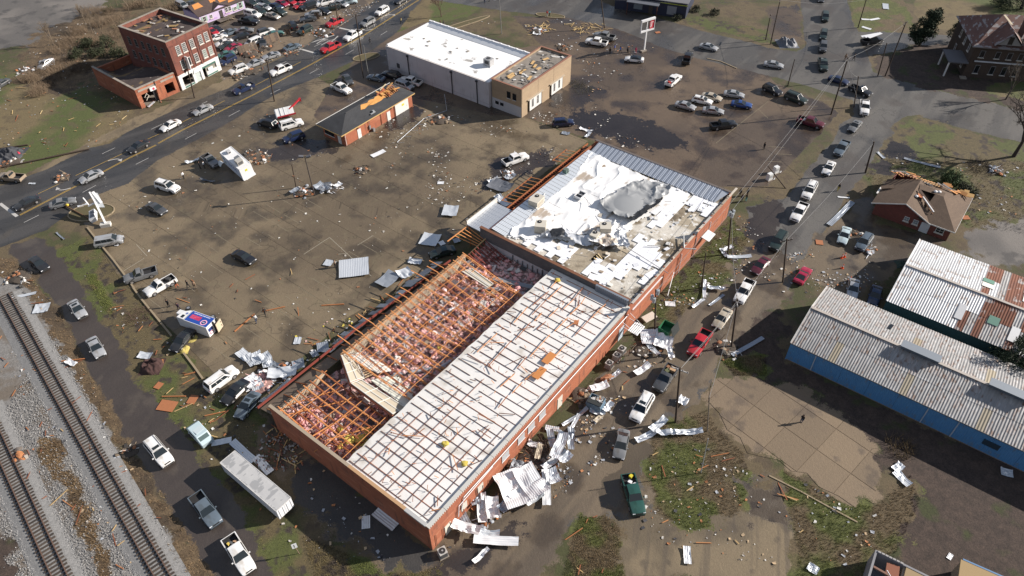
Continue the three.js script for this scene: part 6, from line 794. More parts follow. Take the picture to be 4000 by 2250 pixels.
for(const a of[
// main road
['sedan','silver',-71.01,-149.38,-2.29,'silver sedan driving past the one-storey brick annex',ROADG],
['sedan','white',-76.28,-142.72,-2.19,'white sedan on the road behind the silver one by the annex',ROADG],
['cab','navy',-64.05,-158.92,-2.32,'navy blue pickup on the road by the three-storey brick building',ROADG,{load:[[1,.2,.8,.3,.8,[.5,.5,.5]]]}],
['sedan','black',-80.38,-134.23,-2.16,'black sedan with bright rear window on the main road by the turn arrow',ROADG],
['sedan','silver',-86.22,-123.31,-2.28,'pearl white sedan on the main road between the two turn arrows',ROADG],
['cab','tan',-102.51,-123.37,2.97,'battered tan pickup stopped on the muddy road shoulder',ROADG],
['sedan','black',-95.19,-114.57,-2.26,'black sedan at the thick white stop bar',ROADG],
['sedan','grey',-88.06,-114.46,0.45,'grey sedan beside the toppled white sign frame',ROADG],
['pickup','white',-57.11,-168,-2.34,'white crew pickup with dark bed passing a leaning pole on the main road',ROADG],
['pickup','red',-46.66,-180.1,-2.30,'bright red crew pickup on the railway crossing marking',ROADG,{rim:1}],
['pickup','white',-41.92,-187.02,-2.14,'white pickup following the bright red pickup',ROADG],
['suv','grey',-38.96,-195.31,-2.17,'grey sport utility car on the far main road',ROADG],
['suv','white',-35.84,-202.63,-2.12,'white sport utility car on the far main road',ROADG],
['sedan','black',-31.33,-210.45,-2.17,'black sedan at the far end of the main road',ROADG],
// left lawn
['sedan','dgrey',-124.56,-163.22,-1.90,'dark sedan left on the lawn behind the brown bushes'],
['sedan','silver',-118.27,-173.52,-1.91,'crushed silver sedan half buried in the bare bushes',null,{tilt:[.12,-.08]}],
// row at the road edge by the salvage yard
['suv','white',-67.79,-168.53,-2.41,'white sport utility car parked by the white shop front',j],
['sedan','silver',-64.47,-171.92,-2.39,'silver sedan nose to tail behind the white sport utility car at the road edge',j],
['coupe','silver',-61.29,-176.07,-2.54,'light silver coupe with smashed tail at the road edge',j],
['sedan','bluegrey',-56.84,-180.9,0.75,'battered blue-grey sedan sunk in rubble by the road stop bar',j],
['suv','navy',-71.9,-173.89,-2.17,'navy blue small utility car beside the three-storey brick building',j,{rails:0}],
['sedan','teal',-73.48,-177.02,-2.60,'grey-green sedan jammed against the three-storey brick wall',j],
['sedan','champagne',-70.68,-179.41,-2.44,'champagne sedan behind the leaning wooden fence',j],
['sedan','crimson',-72.48,-181.19,-2.41,'crimson sedan wedged between champagne and green sedans',j],
['sedan','dgreen',-74.19,-182.29,-2.40,'dark green sedan between the white and crimson sedans',j],
['sedan','white',-75.63,-183.97,-2.57,'white sedan closest to the brick building in the salvage yard',j],
['sedan','black',-72.13,-187.67,-2.47,'black sedan with chrome wheels at the front of the salvage yard row',j],
['sedan','grey',-72,-191.33,0.15,'grey sedan facing away from the brick building beside the black sedan',j],
['sedan','bluegrey',-75.88,-190.24,-2.32,'dark blue-grey sedan below the house stairs',j],
['coupe','white',-78.17,-187.51,0.68,'pale coupe tucked behind the brick building corner',j],
['sedan','black',-80.11,-192.49,-0.63,'black sedan below the lavender house',j],
['sedan','red',-80.79,-190.89,-0.68,'bright crimson car mostly hidden behind the brick building',j],
['suv','white',-65.93,-190.27,0.71,'white utility car with dark roof and a red bag on its hood',j,{roof:'dgrey'}],
['sedan','teal',-63.25,-188.94,0.54,'teal green sedan behind the wooden fence',j],
['sedan','dgrey',-65.23,-184.11,-1.39,'dark sedan nose down over the broken fence',j,{tilt:[0,-.12]}],
['van','white',-67.8,-183.82,-2.25,'white van behind the broken fence panel',j],
['suv','dgreen',-55.44,-190.76,-2.17,'dark green utility wagon near the person in orange',j],
['suv','black',-59.43,-194.17,2.00,'black boxy off-roader standing alone in the salvage yard',j],
['coupe','dgrey',-55.96,-198.14,-2.79,'dark grey coupe beside the torn brown fence panel',j],
['wagon','silver',-55.19,-201.42,-2.98,'silver station wagon behind the dark grey coupe',j],
['sedan','black',-52.58,-203.49,-0.65,'black sedan by the loose timber at the yard edge',j],
['wagon','dgreen',-50.49,-205.6,-2.90,'dark green station wagon at the far yard edge',j],
['sedan','silver',-48.3,-208.31,-0.59,'silver sedan with open hood at the far yard edge',j],
['sedan','ice',-46.27,-209.78,0.21,'pale blue sedan at the far yard corner',j],
['sedan','red',-60.15,-207.76,-2.20,'red sedan beside the big black utility car',j],
['bigsuv','black',-57.46,-206.55,-2.37,'big black utility car with chrome bumper',j],
['bigsuv','white',-53.41,-208.92,-2.60,'white utility car behind the big black one',j],
['sedan','crimson',-65.58,-209.23,-0.71,'crimson sedan at the back of the salvage yard',j],
['coupe','red',-63.42,-210.28,-0.69,'red coupe at the back of the salvage yard',j],
['sedan','navy',-67.02,-207.17,-0.54,'navy sedan with an orange board on its hood',j],
['cab','dgreen',-65.24,-203.27,-0.70,'dark green pickup with mangled front bumper',j],
['sedan','champagne',-66.45,-200.63,-0.56,'champagne sedan at the front of the middle yard row',j],
['sedan','silver',-70.37,-206.74,-0.56,'silver sedan with wrecked nose behind the dark green pickup',j],
['suv','dgreen',-70.68,-203.74,-0.83,'dark green utility car beside the champagne sedan',j],
['sedan','dgreen',-70.81,-209.84,-0.72,'dark green sedan in the back yard row',j],
['cab','red',-48.17,-195.54,-2.28,'wrecked red pickup in roadside rubble by a utility pole',j],
['van','silver',-94.63,-208.75,-0.73,'silver minivan behind the lavender house',j],
['sedan','dgrey',-91.91,-209.49,-0.78,'dark grey sedan beside the silver minivan',j],
['sedan','white',-88.14,-209.91,-2.22,'white sedan against the back of the lavender house',j],
['suv','dgreen',-74.79,-209.56,-0.69,'dark green utility car with white hood beside the lavender house',j],
['bigsuv','white',-72.36,-201.64,-0.51,'white utility car in front of the lavender house',j],
['pickup','black',-72.26,-197.02,-0.28,'black pickup at the foot of the house stairs',j],
['sedan','silver',-73.13,-210.06,-0.68,'silver sedan in the back yard row',j],['sedan','dgrey',-74.61,-211.83,-0.64,'dark grey sedan in the back yard row',j],['suv','black',-60.84,-211.89,-0.31,'black utility car in the farthest yard row',j],['sedan','white',-57.19,-211.76,-0.13,'white sedan in the farthest yard row',j],['sedan','silver',-52.92,-212.03,-0.27,'silver sedan in the farthest yard row',j],
// by the garage and white store
['sedan','dgrey',-39.5,-162.85,-1.10,'dark grey sedan beside the white pickup behind the garage'],
['pickup','white',-40.23,-158.21,-0.68,'white crew pickup turning in beside the brick garage'],
['coupe','bluegrey',-32.58,-163.5,2.72,'grey coupe with white racing stripes behind the garage',null,{stripes:1}],
['suv','black',-29.05,-164.66,2.72,'black utility car against the white store wall'],
['pickup','white',-23.92,-161.24,2.69,'white pickup parked along the white store wall'],
['van','silver',-25.22,-159.32,-0.62,'silver minivan behind the garage roof corner'],
['suv','black',-54.42,-142.83,2.70,'black utility car beside the red-armed trailer'],
['bigsuv','white',-48.96,-142.26,0.52,'long white utility wagon beside the red-armed trailer'],
['suv','navy',-47.32,-136.98,-2.52,'navy crossover on the lot before the garage',null,{rails:0}],
// upper lot
['pickup','grey',25.62,-184.4,2.64,'grey pickup parked behind the white one by the splintered lumber'],
['pickup','white',23.18,-180.94,2.74,'white pickup parked by the splintered lumber'],
['sedan','white',31.83,-171.26,2.89,'white sedan with dark glass roof below the red sign pole',null,{roof:'black'}],
['sedan','silver',51.96,-177.26,-0.55,'silver sedan passing on the far cross street'],
['pickup','black',45.3,-171.13,1.19,'black pickup leaving the lot for the cross street'],
['pickup','white',39.78,-159.8,0.92,'white service truck with red gear in its bed',null,{load:[[.6,0,.8,.7,.5,[.4,.04,.03]],[1.1,.4,.4,.6,.4,[.5,.5,.5]],[.4,-.5,.3,.8,.3,[.6,.6,.6]]]}],
['sedan','silver',40.51,-147.9,-0.54,'silver sedan parked beside the white estate car',LOTG],
['wagon','white',44.84,-150.14,-0.48,'white estate car between the silver and beige sedans',LOTG,{sunroof:1}],
['sedan','beige',47.36,-151.67,-0.53,'beige sedan parked on the wet asphalt lot',LOTG],
['sedan','silver',46.41,-145.52,-0.30,'silver sedan in front of the white estate car',LOTG],
['sedan','silver',52.85,-152.78,-0.36,'silver sedan behind the blue coupe',LOTG],
['coupe','blue',53.5,-148.19,-0.33,'blue sports coupe parked on the wet asphalt lot',LOTG],
['pickup','black',47.31,-139.32,0.18,'black crew pickup in front of the parked sedans',LOTG],
['suv','navy',11.93,-141.26,0.12,'navy utility car at the puddle by the beige block'],
['suv','black',62.27,-154.5,-0.96,'black utility car beside the other black one near the grass verge',LOTG],
['bigsuv','dgreen',66.56,-150.31,-0.79,'dark green-black utility car near the grass verge',LOTG],
['pickup','maroon',66.79,-139.82,-0.60,'maroon pickup with a pink bag in its bed',LOTG,{load:[[.9,.3,.5,.25,.4,[.6,.1,.15]],[1.5,0,.5,.3,1.4,[.5,.5,.5]]]}],
['sedan','silver',66.05,-167.1,-0.40,'silver sedan approaching the junction on the cross street',STG],
// side street queue
['sedan','dgrey',90.58,-207.03,-1.88,'dark sedan at the far end of the side street',STG],
['suv','dgreen',87.6,-194.26,-1.88,'dark utility car leading the far side street queue',STG,{rails:0}],
['suv','dgreen',83.52,-183.05,-1.95,'dark green utility car in the middle of the far queue',STG],
['suv','dgrey',81.24,-176.17,-1.92,'dark grey utility car stopped at the junction',STG,{rails:0}],
['pickup','dgreen',78.11,-166.61,-1.78,'dark pickup with white chest in its bed crossing the junction',STG,{load:[[.6,0,.7,.4,.9,[.65,.65,.65]]]}],
['pickup','black',95.09,-179.41,0.26,'black pickup carrying long white sheets overhead',STG],
['sedan','navy',79.42,-158.8,-0.71,'navy blue sedan turning at the junction',STG],
['cab','black',82.74,-153.53,-0.93,'black pickup with glaring windshield at the junction',STG],
['pickup','white',80.87,-145.76,-1.92,'white crew pickup with black bed cover leading into the side street',STG],
['sedan','grey',76.06,-138.18,-2.27,'grey sedan with sunroof on the side street',STG,{sunroof:1}],
['pickup','bluegrey',70.09,-129.31,-2.21,'dark blue-grey pickup on the side street',STG],
['sedan','white',65.11,-122.35,-2.16,'white sports sedan with black sunroof on the side street',STG,{sunroof:1}],
['bigsuv','white',58.73,-114.57,-2.14,'white utility car with roof rack on the side street',STG,{sunroof:1}],
['pickup','white',54.75,-107.91,-2.18,'white pickup behind the white utility car on the side street',STG],
['bigsuv','dgreen',48.42,-99.43,-2.18,'dark green utility car by the leaning utility pole',STG],
['sedan','maroon',43.62,-93.14,-2.30,'maroon sedan on the side street',STG],
['pickup','white',39.21,-86.69,-2.16,'white pickup between the maroon and beige sedans',STG],
['sedan','beige',34.15,-80.59,-2.21,'beige sedan following the red pickup on the side street',STG],
['pickup','red',29.38,-75.23,-2.19,'red crew pickup with black bed on the side street',STG],
['cab','dgrey',22.85,-68.34,-2.18,'charcoal pickup hauling a brown box and debris',STG,{load:[[.8,-.3,.9,.5,.8,[.42,.27,.15]],[1.4,.3,.8,.4,.6,[.1,.11,.05]],[.7,.5,.5,.4,.5,[.25,.12,.06]]]}],
['bigsuv','white',18.57,-62.98,-2.12,'white utility car with large sunroof on the muddy street',STG,{sunroof:1}],
['sedan','grey',14.86,-56.87,-1.86,'blue-grey sedan beside the bent silver panels',STG],
['pickup','green',15.49,-49,-1.43,'teal green pickup with white toolbox and coolers in its bed',STG,{load:[[2.5,0,.45,.6,1.6,[.6,.6,.58]],[.35,-.4,.45,.4,.5,[.6,.5,.03]],[1.2,0,.45,.45,.5,[.7,.7,.7]],[1.7,-.5,.5,.4,.7,[.7,.7,.7]]]}],
['sedan','ice',60.99,-101,-2.10,'pale sedan with its hood open beside the brick bungalow'],
['suv','bluegrey',63.85,-98.86,-2.27,'blue-grey utility car with crumpled side by the bungalow',null,{tilt:[.06,0]}],
['coupe','crimson',50.25,-90.5,0.89,'crimson coupe parked by the leaning utility pole'],
['sedan','silver',57.68,-87,-2.01,'pale grey sedan beside the blue warehouse corner'],
['sedan','navy',60.78,-85.36,-2.09,'dark blue hatchback in the gap between the two warehouses'],
// big concrete lot
['bigsuv','white',-69.01,-119.17,-0.43,'white utility car with black roof alone on the concrete lot',null,{sunroof:1,rim:1}],
['sedan','dgrey',-68.85,-112.14,-0.58,'dark grey sedan alone on the concrete lot'],
['van','silver',-74.26,-102.45,0.27,'damaged silver minivan parked across the concrete kerb'],
['sedan','black',-84.5,-96.5,-0.66,'black sedan leading along the muddy access road'],
['cab','grey',-65.02,-93.03,-2.67,'old grey pickup with rusty hood at the kerb'],
['cab','white',-60.62,-90.24,-2.32,'white single-cab pickup next to the old grey pickup',null,{load:[[1,.3,.8,.4,.6,[.05,.05,.05]]]}],
['sedan','black',-48.12,-97.46,-0.56,'black luxury sedan in the middle of the concrete lot'],
['cab','grey',-62.98,-128.27,-0.81,'grey pickup wrecked beside the tipped white food trailer',null,{tilt:[.05,.05]}],
['sedan','dgreen',-12.46,-98.04,-2.76,'dark green sedan pinned beside the torn canopy'],
['pickup','white',1.13,-127.12,0.54,'white pickup with open door and smashed front beside the torn canopy',null,{doorOpen:1}],
// access road by the railway
['sedan','silver',-72.69,-84.94,-0.81,'silver sedan with sunroof on the muddy access road',null,{sunroof:1}],
['sedan','silver',-66.09,-76.33,-0.87,'silver-blue sedan on the muddy access road'],
['sedan','black',-52.77,-77.56,-1.91,'black sedan against the overturned box truck'],
['bigsuv','white',-44.23,-69.42,0.89,'white utility car parked beside the black and white sedan'],
['sedan','black',-41.54,-67.03,-2.08,'black and white sedan between white utility car and grey sedan',null,{roof:'black',doorsWhite:1}],
['sedan','bluegrey',-39.06,-64.52,-1.92,'blue-grey sedan with sunroof beside the fallen canopy',null,{sunroof:1}],
['bigsuv','white',-49.33,-56.61,-0.77,'white utility car with sunroof by the railway verge',null,{sunroof:1}],
['pickup','bluegrey',-40.21,-47.74,-0.81,'blue-grey crew pickup on the access road beside the white trailer'],
['pickup','white',-34.29,-41.62,-0.87,'white pickup with clutter in its bed on the access road',null,{load:[[.9,.4,.3,.35,.3,[.6,.45,.1]],[1.3,-.3,.6,.3,.5,[.4,.25,.15]],[1.6,.2,.5,.35,.7,[.3,.3,.32]],[1.1,0,.3,.3,.8,[.1,.1,.1]]]}],
]){const[ty,co,x,z,tn,lab,gr,o]=a;const t=car(ty,co,x,z,tn,lab,gr,o||{});const s=SPEC[ty],W=mat([.76,.76,.75],.35);
if(o?.stripes)for(const k of[-.25,.25])part('stripe',mg([boxG(1.55,.012,.24,1.45,s.hoodB - .02,k,0,-.08),boxG(.7,.012,.24,-.4,s.H + .02,k)]),W,t);
if(o?.doorsWhite)for(const k of[-1,1])part('door_panel',boxG(1.9,.5,.02,-.1,.68,k*(s.W / 2 + .004)),W,t);
if(lab.startsWith('black pickup carrying'))for(const k of[0,1,2])part('roof_load',boxG(4.6,.06,.9,-1.0 + k*.5,2.05 + k*.1,-.5 + k*.4,.12*k,.04),mat([.7,.71,.72],.5),t);
}
lap('cars');
// overturned box truck: lying on its side, the cargo box's printed side now faces up
{
const t=thing('box_truck','overturned white rental box truck with blue printed side facing up','box truck',-50.42,-80.55,0);t.rotation.y=-.42;
const wht=mat([.68,.68,.67],.5),Lb=4.6,Wb=2.3,Hb=2.2;// on its side: height Wb across, box height lies along z
part('cargo_box',boxG(Lb,Hb,Wb,0,Hb / 2 + .12,0),wht,t);
part('printed_side',sheetQuad([-Lb / 2 + .08,Hb + .125,Wb / 2 - .08],[Lb / 2 - .08,Hb + .125,Wb / 2 - .08],[Lb / 2 - .08,Hb + .125,-Wb / 2 + .08],[-Lb / 2 + .08,Hb + .125,-Wb / 2 + .08]),print(1,1,512,256,(c,w,h)=>{c.fillStyle='#1c4596';c.fillRect(0,0,w,h);c.fillStyle='#e8e8ee';c.font='bold 34px sans-serif';c.fillText('FURNITURE AND MORE',60,46);c.fillStyle='#b03258';c.fillRect(52,74,230,100);c.fillStyle='#d06a86';c.font='bold 24px sans-serif';c.fillText('RENT TO OWN',66,108);c.fillText('NO CREDIT',66,138);c.fillText('NEEDED',66,166);c.fillStyle='#e7a9bd';c.beginPath();c.arc(390,170,66,0,7);c.fill();c.fillStyle='#1c2f66';c.beginPath();c.arc(390,170,46,0,7);c.fill();c.fillStyle='#dfe3ee';c.font='bold 30px sans-serif';c.fillText('RAC',360,180);}),t);
part('rear_print',sheetQuad([Lb / 2 + .012,.3,Wb / 2 - .1],[Lb / 2 + .012,.3,-.2],[Lb / 2 + .012,Hb,-.2],[Lb / 2 + .012,Hb,Wb / 2 - .1]),print(1,1,128,256,(c,w,h)=>{c.fillStyle='#dcdcdc';c.fillRect(0,0,w,h);c.fillStyle='#20336b';c.fillRect(8,60,100,90);c.fillStyle='#b8405f';c.beginPath();c.arc(60,200,40,0,7);c.fill();c.fillStyle='#ddd';c.beginPath();c.arc(60,200,24,0,7);c.fill();}),t);
part('rear_frame',mg([fb(Lb / 2,Lb / 2 + .25,.1,Hb + .15,-Wb / 2 - .05,-Wb / 2 + .15),fb(Lb / 2,Lb / 2 + .25,.1,Hb + .15,-.4,-.25)]),trimM,t);
const lg=part('liftgate',boxG(.12,Hb*.8,1.5,Lb / 2 + .5,Hb*.5,-.9,.2),mat([.5,.42,.3],.7),t);part('hinge',boxG(.2,.2,1.2,Lb / 2 + .35,.5,-.9),trimM,lg);
// cab on its side
const cab=part('cab',new THREE.ExtrudeGeometry(new THREE.Shape([[0,-.95],[1.3,-.95],[1.3,-.2],[1.1,.5],[.85,.62],[.3,1.0],[0,1.05]].map(p=>new THREE.Vector2(p[0],p[1]))),{depth:1.9,bevelEnabled:true,bevelSize:.06,bevelThickness:.06,bevelSegments:2}).rotateX(Math.PI / 2).scale(-1,1,-1).translate(-Lb / 2 - .25,2.15,0),wht,t);
part('side_window',boxG(.5,.03,.6,-Lb / 2 - .75,2.24,.45),glassM,t);part('hood',boxG(1.1,1.6,.9,-Lb / 2 - 2.0,1.1,-.35,0,.05),wht,t);part('windshield',boxG(.04,1.5,.8,-Lb / 2 - 1.46,1.1,.42,.5),glassM,t);
for(const[x,y]of[[-Lb / 2 - 1.6,1.75],[1.2,1.75],[-Lb / 2 - 1.6,.3],[1.2,.3]]){const w=part('wheel',new THREE.CylinderGeometry(.42,.42,.3,18),tyreM,t);w.position.set(x,y,-Wb / 2 - .45);part('rim',new THREE.CylinderGeometry(.26,.26,.32,12),rimM,w);}
part('chassis',mg([boxG(7.2,.16,.2,-.8,.8,-Wb / 2 - .2),boxG(7.2,.16,.2,-.8,1.5,-Wb / 2 - .2),boxG(.12,1.6,.12,1.2,1.1,-Wb / 2 - .45),boxG(.12,1.6,.12,-Lb / 2 - 1.6,1.1,-Wb / 2 - .45)]),trimM,t);
part('emblem',new THREE.CylinderGeometry(.22,.22,.02,18).translate(-Lb / 2 - .5,2.23,-.3),mat([.12,.16,.35],.5),t);
}
{// long white freight trailer
const t=thing('freight_trailer','long white freight trailer with streaked roof beside the access road','trailer',-34.05,-50.75,Math.atan2(-(-46.2 + 53.4),-30.1 + 39.2)),L=11.6,W=2.4,Hh=2.7;
const roofM=mat([1,1,1],.6,0,{map:tex(6,3,256,128,(x,y,N,F)=>{let c=mix3([.48,.48,.47],[.4,.4,.4],F(5));return mix3(c,[.27,.275,.28],sstep(.5,.6,F(14,3))*.8);})}),side=mat([1,1,1],.5,0,{map:tex(4,3,128,128,(x,y,N,F)=>mix3([.62,.63,.65],[.5,.51,.53],F(6,4)))});
part('box',boxG(L,2.0,W,0,1.75,0),side,t);part('roof',boxG(L - .1,.06,W - .06,0,2.78,0),roofM,t);part('top_rail',mg([boxG(L,.1,.08,0,2.78,W / 2),boxG(L,.1,.08,0,2.78,-W / 2),boxG(.08,.1,W,L / 2,2.78,0),boxG(.08,.1,W,-L / 2,2.78,0)]),mat([.55,.54,.52],.6),t);
for(const z of[-.6,.6])part('door',boxG(.04,1.9,1.16,L / 2 + .025,1.75,z),mat([.7,.71,.73],.45),t);part('door_bars',mg([-.9,-.3,.3,.9].map(z=>bar([L / 2 + .07,.85,z],[L / 2 + .07,2.65,z],.025,5))),mat([.45,.46,.5],.4,.4),t);
for(const x of[3.4,4.5])for(const z of[-1,1]){const w=part('wheel',new THREE.CylinderGeometry(.48,.48,.35,16).rotateX(Math.PI / 2),tyreM,t);w.position.set(x,.48,z*.95);part('rim',new THREE.CylinderGeometry(.28,.28,.37,10).rotateX(Math.PI / 2),rimM,w);}part('chassis',mg([boxG(L - 1,.2,1,0,.65,0),boxG(.14,.8,.14,-4,.35,.7),boxG(.14,.8,.14,-4,.35,-.7)]),trimM,t);
}
{// tipped food trailer
const t=thing('food_trailer','tipped white food trailer with blue lettering and roof air conditioners','trailer',-56.2,-125.6,Math.atan2(-(-124.6 + 130),-54 + 59.2),null,.1);t.rotation.set(.12,t.rotation.y,-.1,'YXZ');
const L=7.4,W=2.7,Hh=2.9,wm=mat([.72,.73,.74],.5);part('box',boxG(L,Hh,W,0,Hh / 2 + .35,0),wm,t);part('roof',boxG(L - .2,.1,W - .2,0,Hh + .38,0),mat([.74,.74,.73],.6),t);part('roof_rim',mg([boxG(L,.16,.12,0,Hh + .4,W / 2 - .06),boxG(L,.16,.12,0,Hh + .4,-W / 2 + .06),boxG(.12,.16,W,L / 2 - .06,Hh + .4,0),boxG(.12,.16,W,-L / 2 + .06,Hh + .4,0)]),wm,t);
part('printed_side',sheetQuad([-L / 2 + .1,.6,W / 2 + .012],[L / 2 - .1,.6,W / 2 + .012],[L / 2 - .1,Hh + .2,W / 2 + .012],[-L / 2 + .1,Hh + .2,W / 2 + .012]),print(1,1,512,192,(c,w,h)=>{c.fillStyle='#cfd6e2';c.fillRect(0,0,w,h);c.fillStyle='#24559c';c.font='bold 84px sans-serif';c.fillText('TACOS',150,112);c.fillStyle='#4b7a3a';c.beginPath();c.arc(60,60,22,0,7);c.fill();c.beginPath();c.arc(78,130,18,0,7);c.fill();c.fillStyle='#8ca0bd';for(let i=0;i < 12;i++)c.fillRect(300 +(i*53)% 190,30 +(i*37)% 130,24,10);}),t);
const ac1=part('air_conditioner',boxG(.9,.5,.7,-2.3,Hh + .7,0),mat([.5,.5,.5],.5),t);part('grille',boxG(.02,.3,.5,-1.84,Hh + .7,0),trimM,ac1);const ac2=part('air_conditioner',boxG(1.2,1,1.3,2.2,Hh + .95,.2),mat([.42,.4,.36],.5),t);part('grille',boxG(.02,.7,1,2.82,Hh + .95,.2),mat([.1,.1,.1],.6),ac2);part('exhaust_duct',boxG(.9,.9,1,1.1,Hh + .85,-.1),mat([.2,.21,.22],.5,.3),t);
part('yellow_notice',boxG(.02,.5,.5,L / 2 + .012,2.4,.0),mat([.6,.58,.03],.6),t);part('bumper',boxG(.35,.35,W + .1,L / 2 + .15,.55,0),wm,t);part('hitch',bar([L / 2,.5,.6],[L / 2 + 1.2,.2,.8],.06,6),wm,t);for(const x of[-.5,.5]){const w=part('wheel',new THREE.CylinderGeometry(.38,.38,.26,14).rotateX(Math.PI / 2),tyreM,t);w.position.set(x,.2,-W / 2);part('rim',new THREE.CylinderGeometry(.22,.22,.28,10).rotateX(Math.PI / 2),rimM,w);}
part('open_hatch',boxG(1.2,.06,1,-3.6,1.0,W / 2 + .9,0,0,.9),mat([.6,.65,.66],.5),t);
}
{// small trailer with red boom
const t=thing('lift_trailer','overturned white flatbed trailer with red lifting arm','trailer',-51.48,-147.13,.35);part('deck',boxG(4.2,.18,2.6,0,1.0,0,0,.06,.35),mat([.66,.66,.65],.6),t);for(let k=0;k < 5;k++)part('deck_rib',boxG(.08,.08,2.5,-1.8 + k*.9,1.12,0,0,.06,.35),mat([.55,.55,.55],.6),t);part('frame',boxG(4.2,.3,.25,.3,.7,1.2,0,.06),mat([.4,.02,.03],.5),t);part('arm',beam([1.2,1.2,-.4],[4.0,2.3,-2.2],.3,.34),mat([.42,.02,.03],.5),t);part('arm_head',boxG(.5,.7,.5,4.1,2.1,-2.3),mat([.42,.02,.03],.5),t);for(const z of[-.8,.8]){const w=part('wheel',new THREE.CylinderGeometry(.34,.34,.22,14).rotateX(Math.PI / 2),tyreM,t);w.position.set(-1,.34,z*1.2);part('rim',new THREE.CylinderGeometry(.2,.2,.24,8).rotateX(Math.PI / 2),rimM,w);}
}
{// crushed pale blue van shell
const t=thing('wrecked_van','crushed pale blue van shell with broken windows on the grass','van',-44.46,-59.46,-.75,null,.05);const m=mat([.42,.52,.55],.4);part('body',new THREE.ExtrudeGeometry(new THREE.Shape([[-1.7,0],[1.9,0],[2.0,.6],[1.5,.95],[1.0,1.5],[-1.2,1.6],[-1.8,1.1]].map(p=>new THREE.Vector2(...p))),{depth:1.6,bevelEnabled:true,bevelSize:.1,bevelThickness:.1,bevelSegments:2}).translate(0,.15,-.8),m,t);part('windshield',boxG(.05,.7,1.4,1.4,1.35,0,0,.7),mat([.08,.12,.12],.15),t);part('roof_dent',boxG(1.6,.05,1.2,-.2,1.8,0,.1,.05),mat([.5,.58,.6],.4),t);part('side_window',boxG(1.2,.5,.04,-.3,1.25,.92),glassM,t);
}

// ---------------------------------------------------------------- railway
seed(50);
const steel=mat([.16,.1,.075],.6,.4),tie=[[.05,.038,.03],[.07,.054,.042],[.038,.03,.025]].map(c=>mat(c,.95)),ballastM=mat([1,1,1],.95,0,{map:tex(3,3,256,256,(x,y,N,F)=>mul(mix3([.11,.11,.108],[.3,.295,.285],N(40)*.6 + N(90)*.4),.75 + .5*N(120)))});
const tieG=boxG(2.6,.16,.23),railG={};
function track(ax,az,bx,bz,L0,L1){
const o=new THREE.Group();o.name=numbered('railway_track');o.userData.kind='structure';const L=Math.hypot(bx - ax,bz - az),dx=(bx - ax)/ L,dz=(bz - az)/ L;o.position.set(ax,0,az);o.rotation.y=Math.atan2(dx,dz);scene.add(o);// local z runs along the line
part('ballast_bed',gridG(10,60,(s,t)=>{const x=(s - .5)*5.2;return[x,Math.max(.006,.2 - Math.max(0,Math.abs(x)- 1.4)*.19 +(fbm(s*20,t*200)- .5)*.05),L0 +(L1 - L0)*t];}),ballastM,o);
for(const s of[-1,1])part('rail',mg([boxG(.07,.15,L1 - L0,s*.75,.4,(L0 + L1)/ 2),boxG(.14,.03,L1 - L0,s*.75,.315,(L0 + L1)/ 2)]),steel,o);
for(let z=L0;z < L1;z +=.58){const t=part('sleeper',tieG,pick(tie),o);t.position.set(rr(-.06,.06),.22,z);t.rotation.y=rr(-.02,.02);}
}
{const a=[[-43.31,-39.44],[-86.9,-88.68]];track(...a[0],...a[1],-6,66);const b=[[-55.81,-39.54],[-72.5,-58.38]];track(...b[0],...b[1],-6,34);}
// loose stones over the ballast, too many to count
{const ball=ZONES.find(z=>z[0]=='ballast')[1],im=new THREE.InstancedMesh(new THREE.IcosahedronGeometry(.09,0),mat([1,1,1],.95),16000),M=new THREE.Matrix4(),q=new THREE.Quaternion(),c=new THREE.Color();let n=0,k=0;
while(n < 16000&&k++ < 200000){const x=rr(-75,-35),z=rr(-92,-34);if(!inPoly(ball,x,z)||groundAt(x,z)[0]< .12)continue;q.setFromEuler(new THREE.Euler(rr(0,3),rr(0,3),0));const s=rr(.5,1.3);M.compose(new THREE.Vector3(x,.03,z),q,new THREE.Vector3(s,s*.7,s));im.setMatrixAt(n,M);const g=rr(.1,.34);im.setColorAt(n,c.setRGB(g,g*.98,g*.95));n++;}
im.count=n;im.name='gravel';tag(im,'grey crushed stone lying between the railway tracks','gravel',null,'stuff');im.castShadow=im.receiveShadow=true;scene.add(im);}
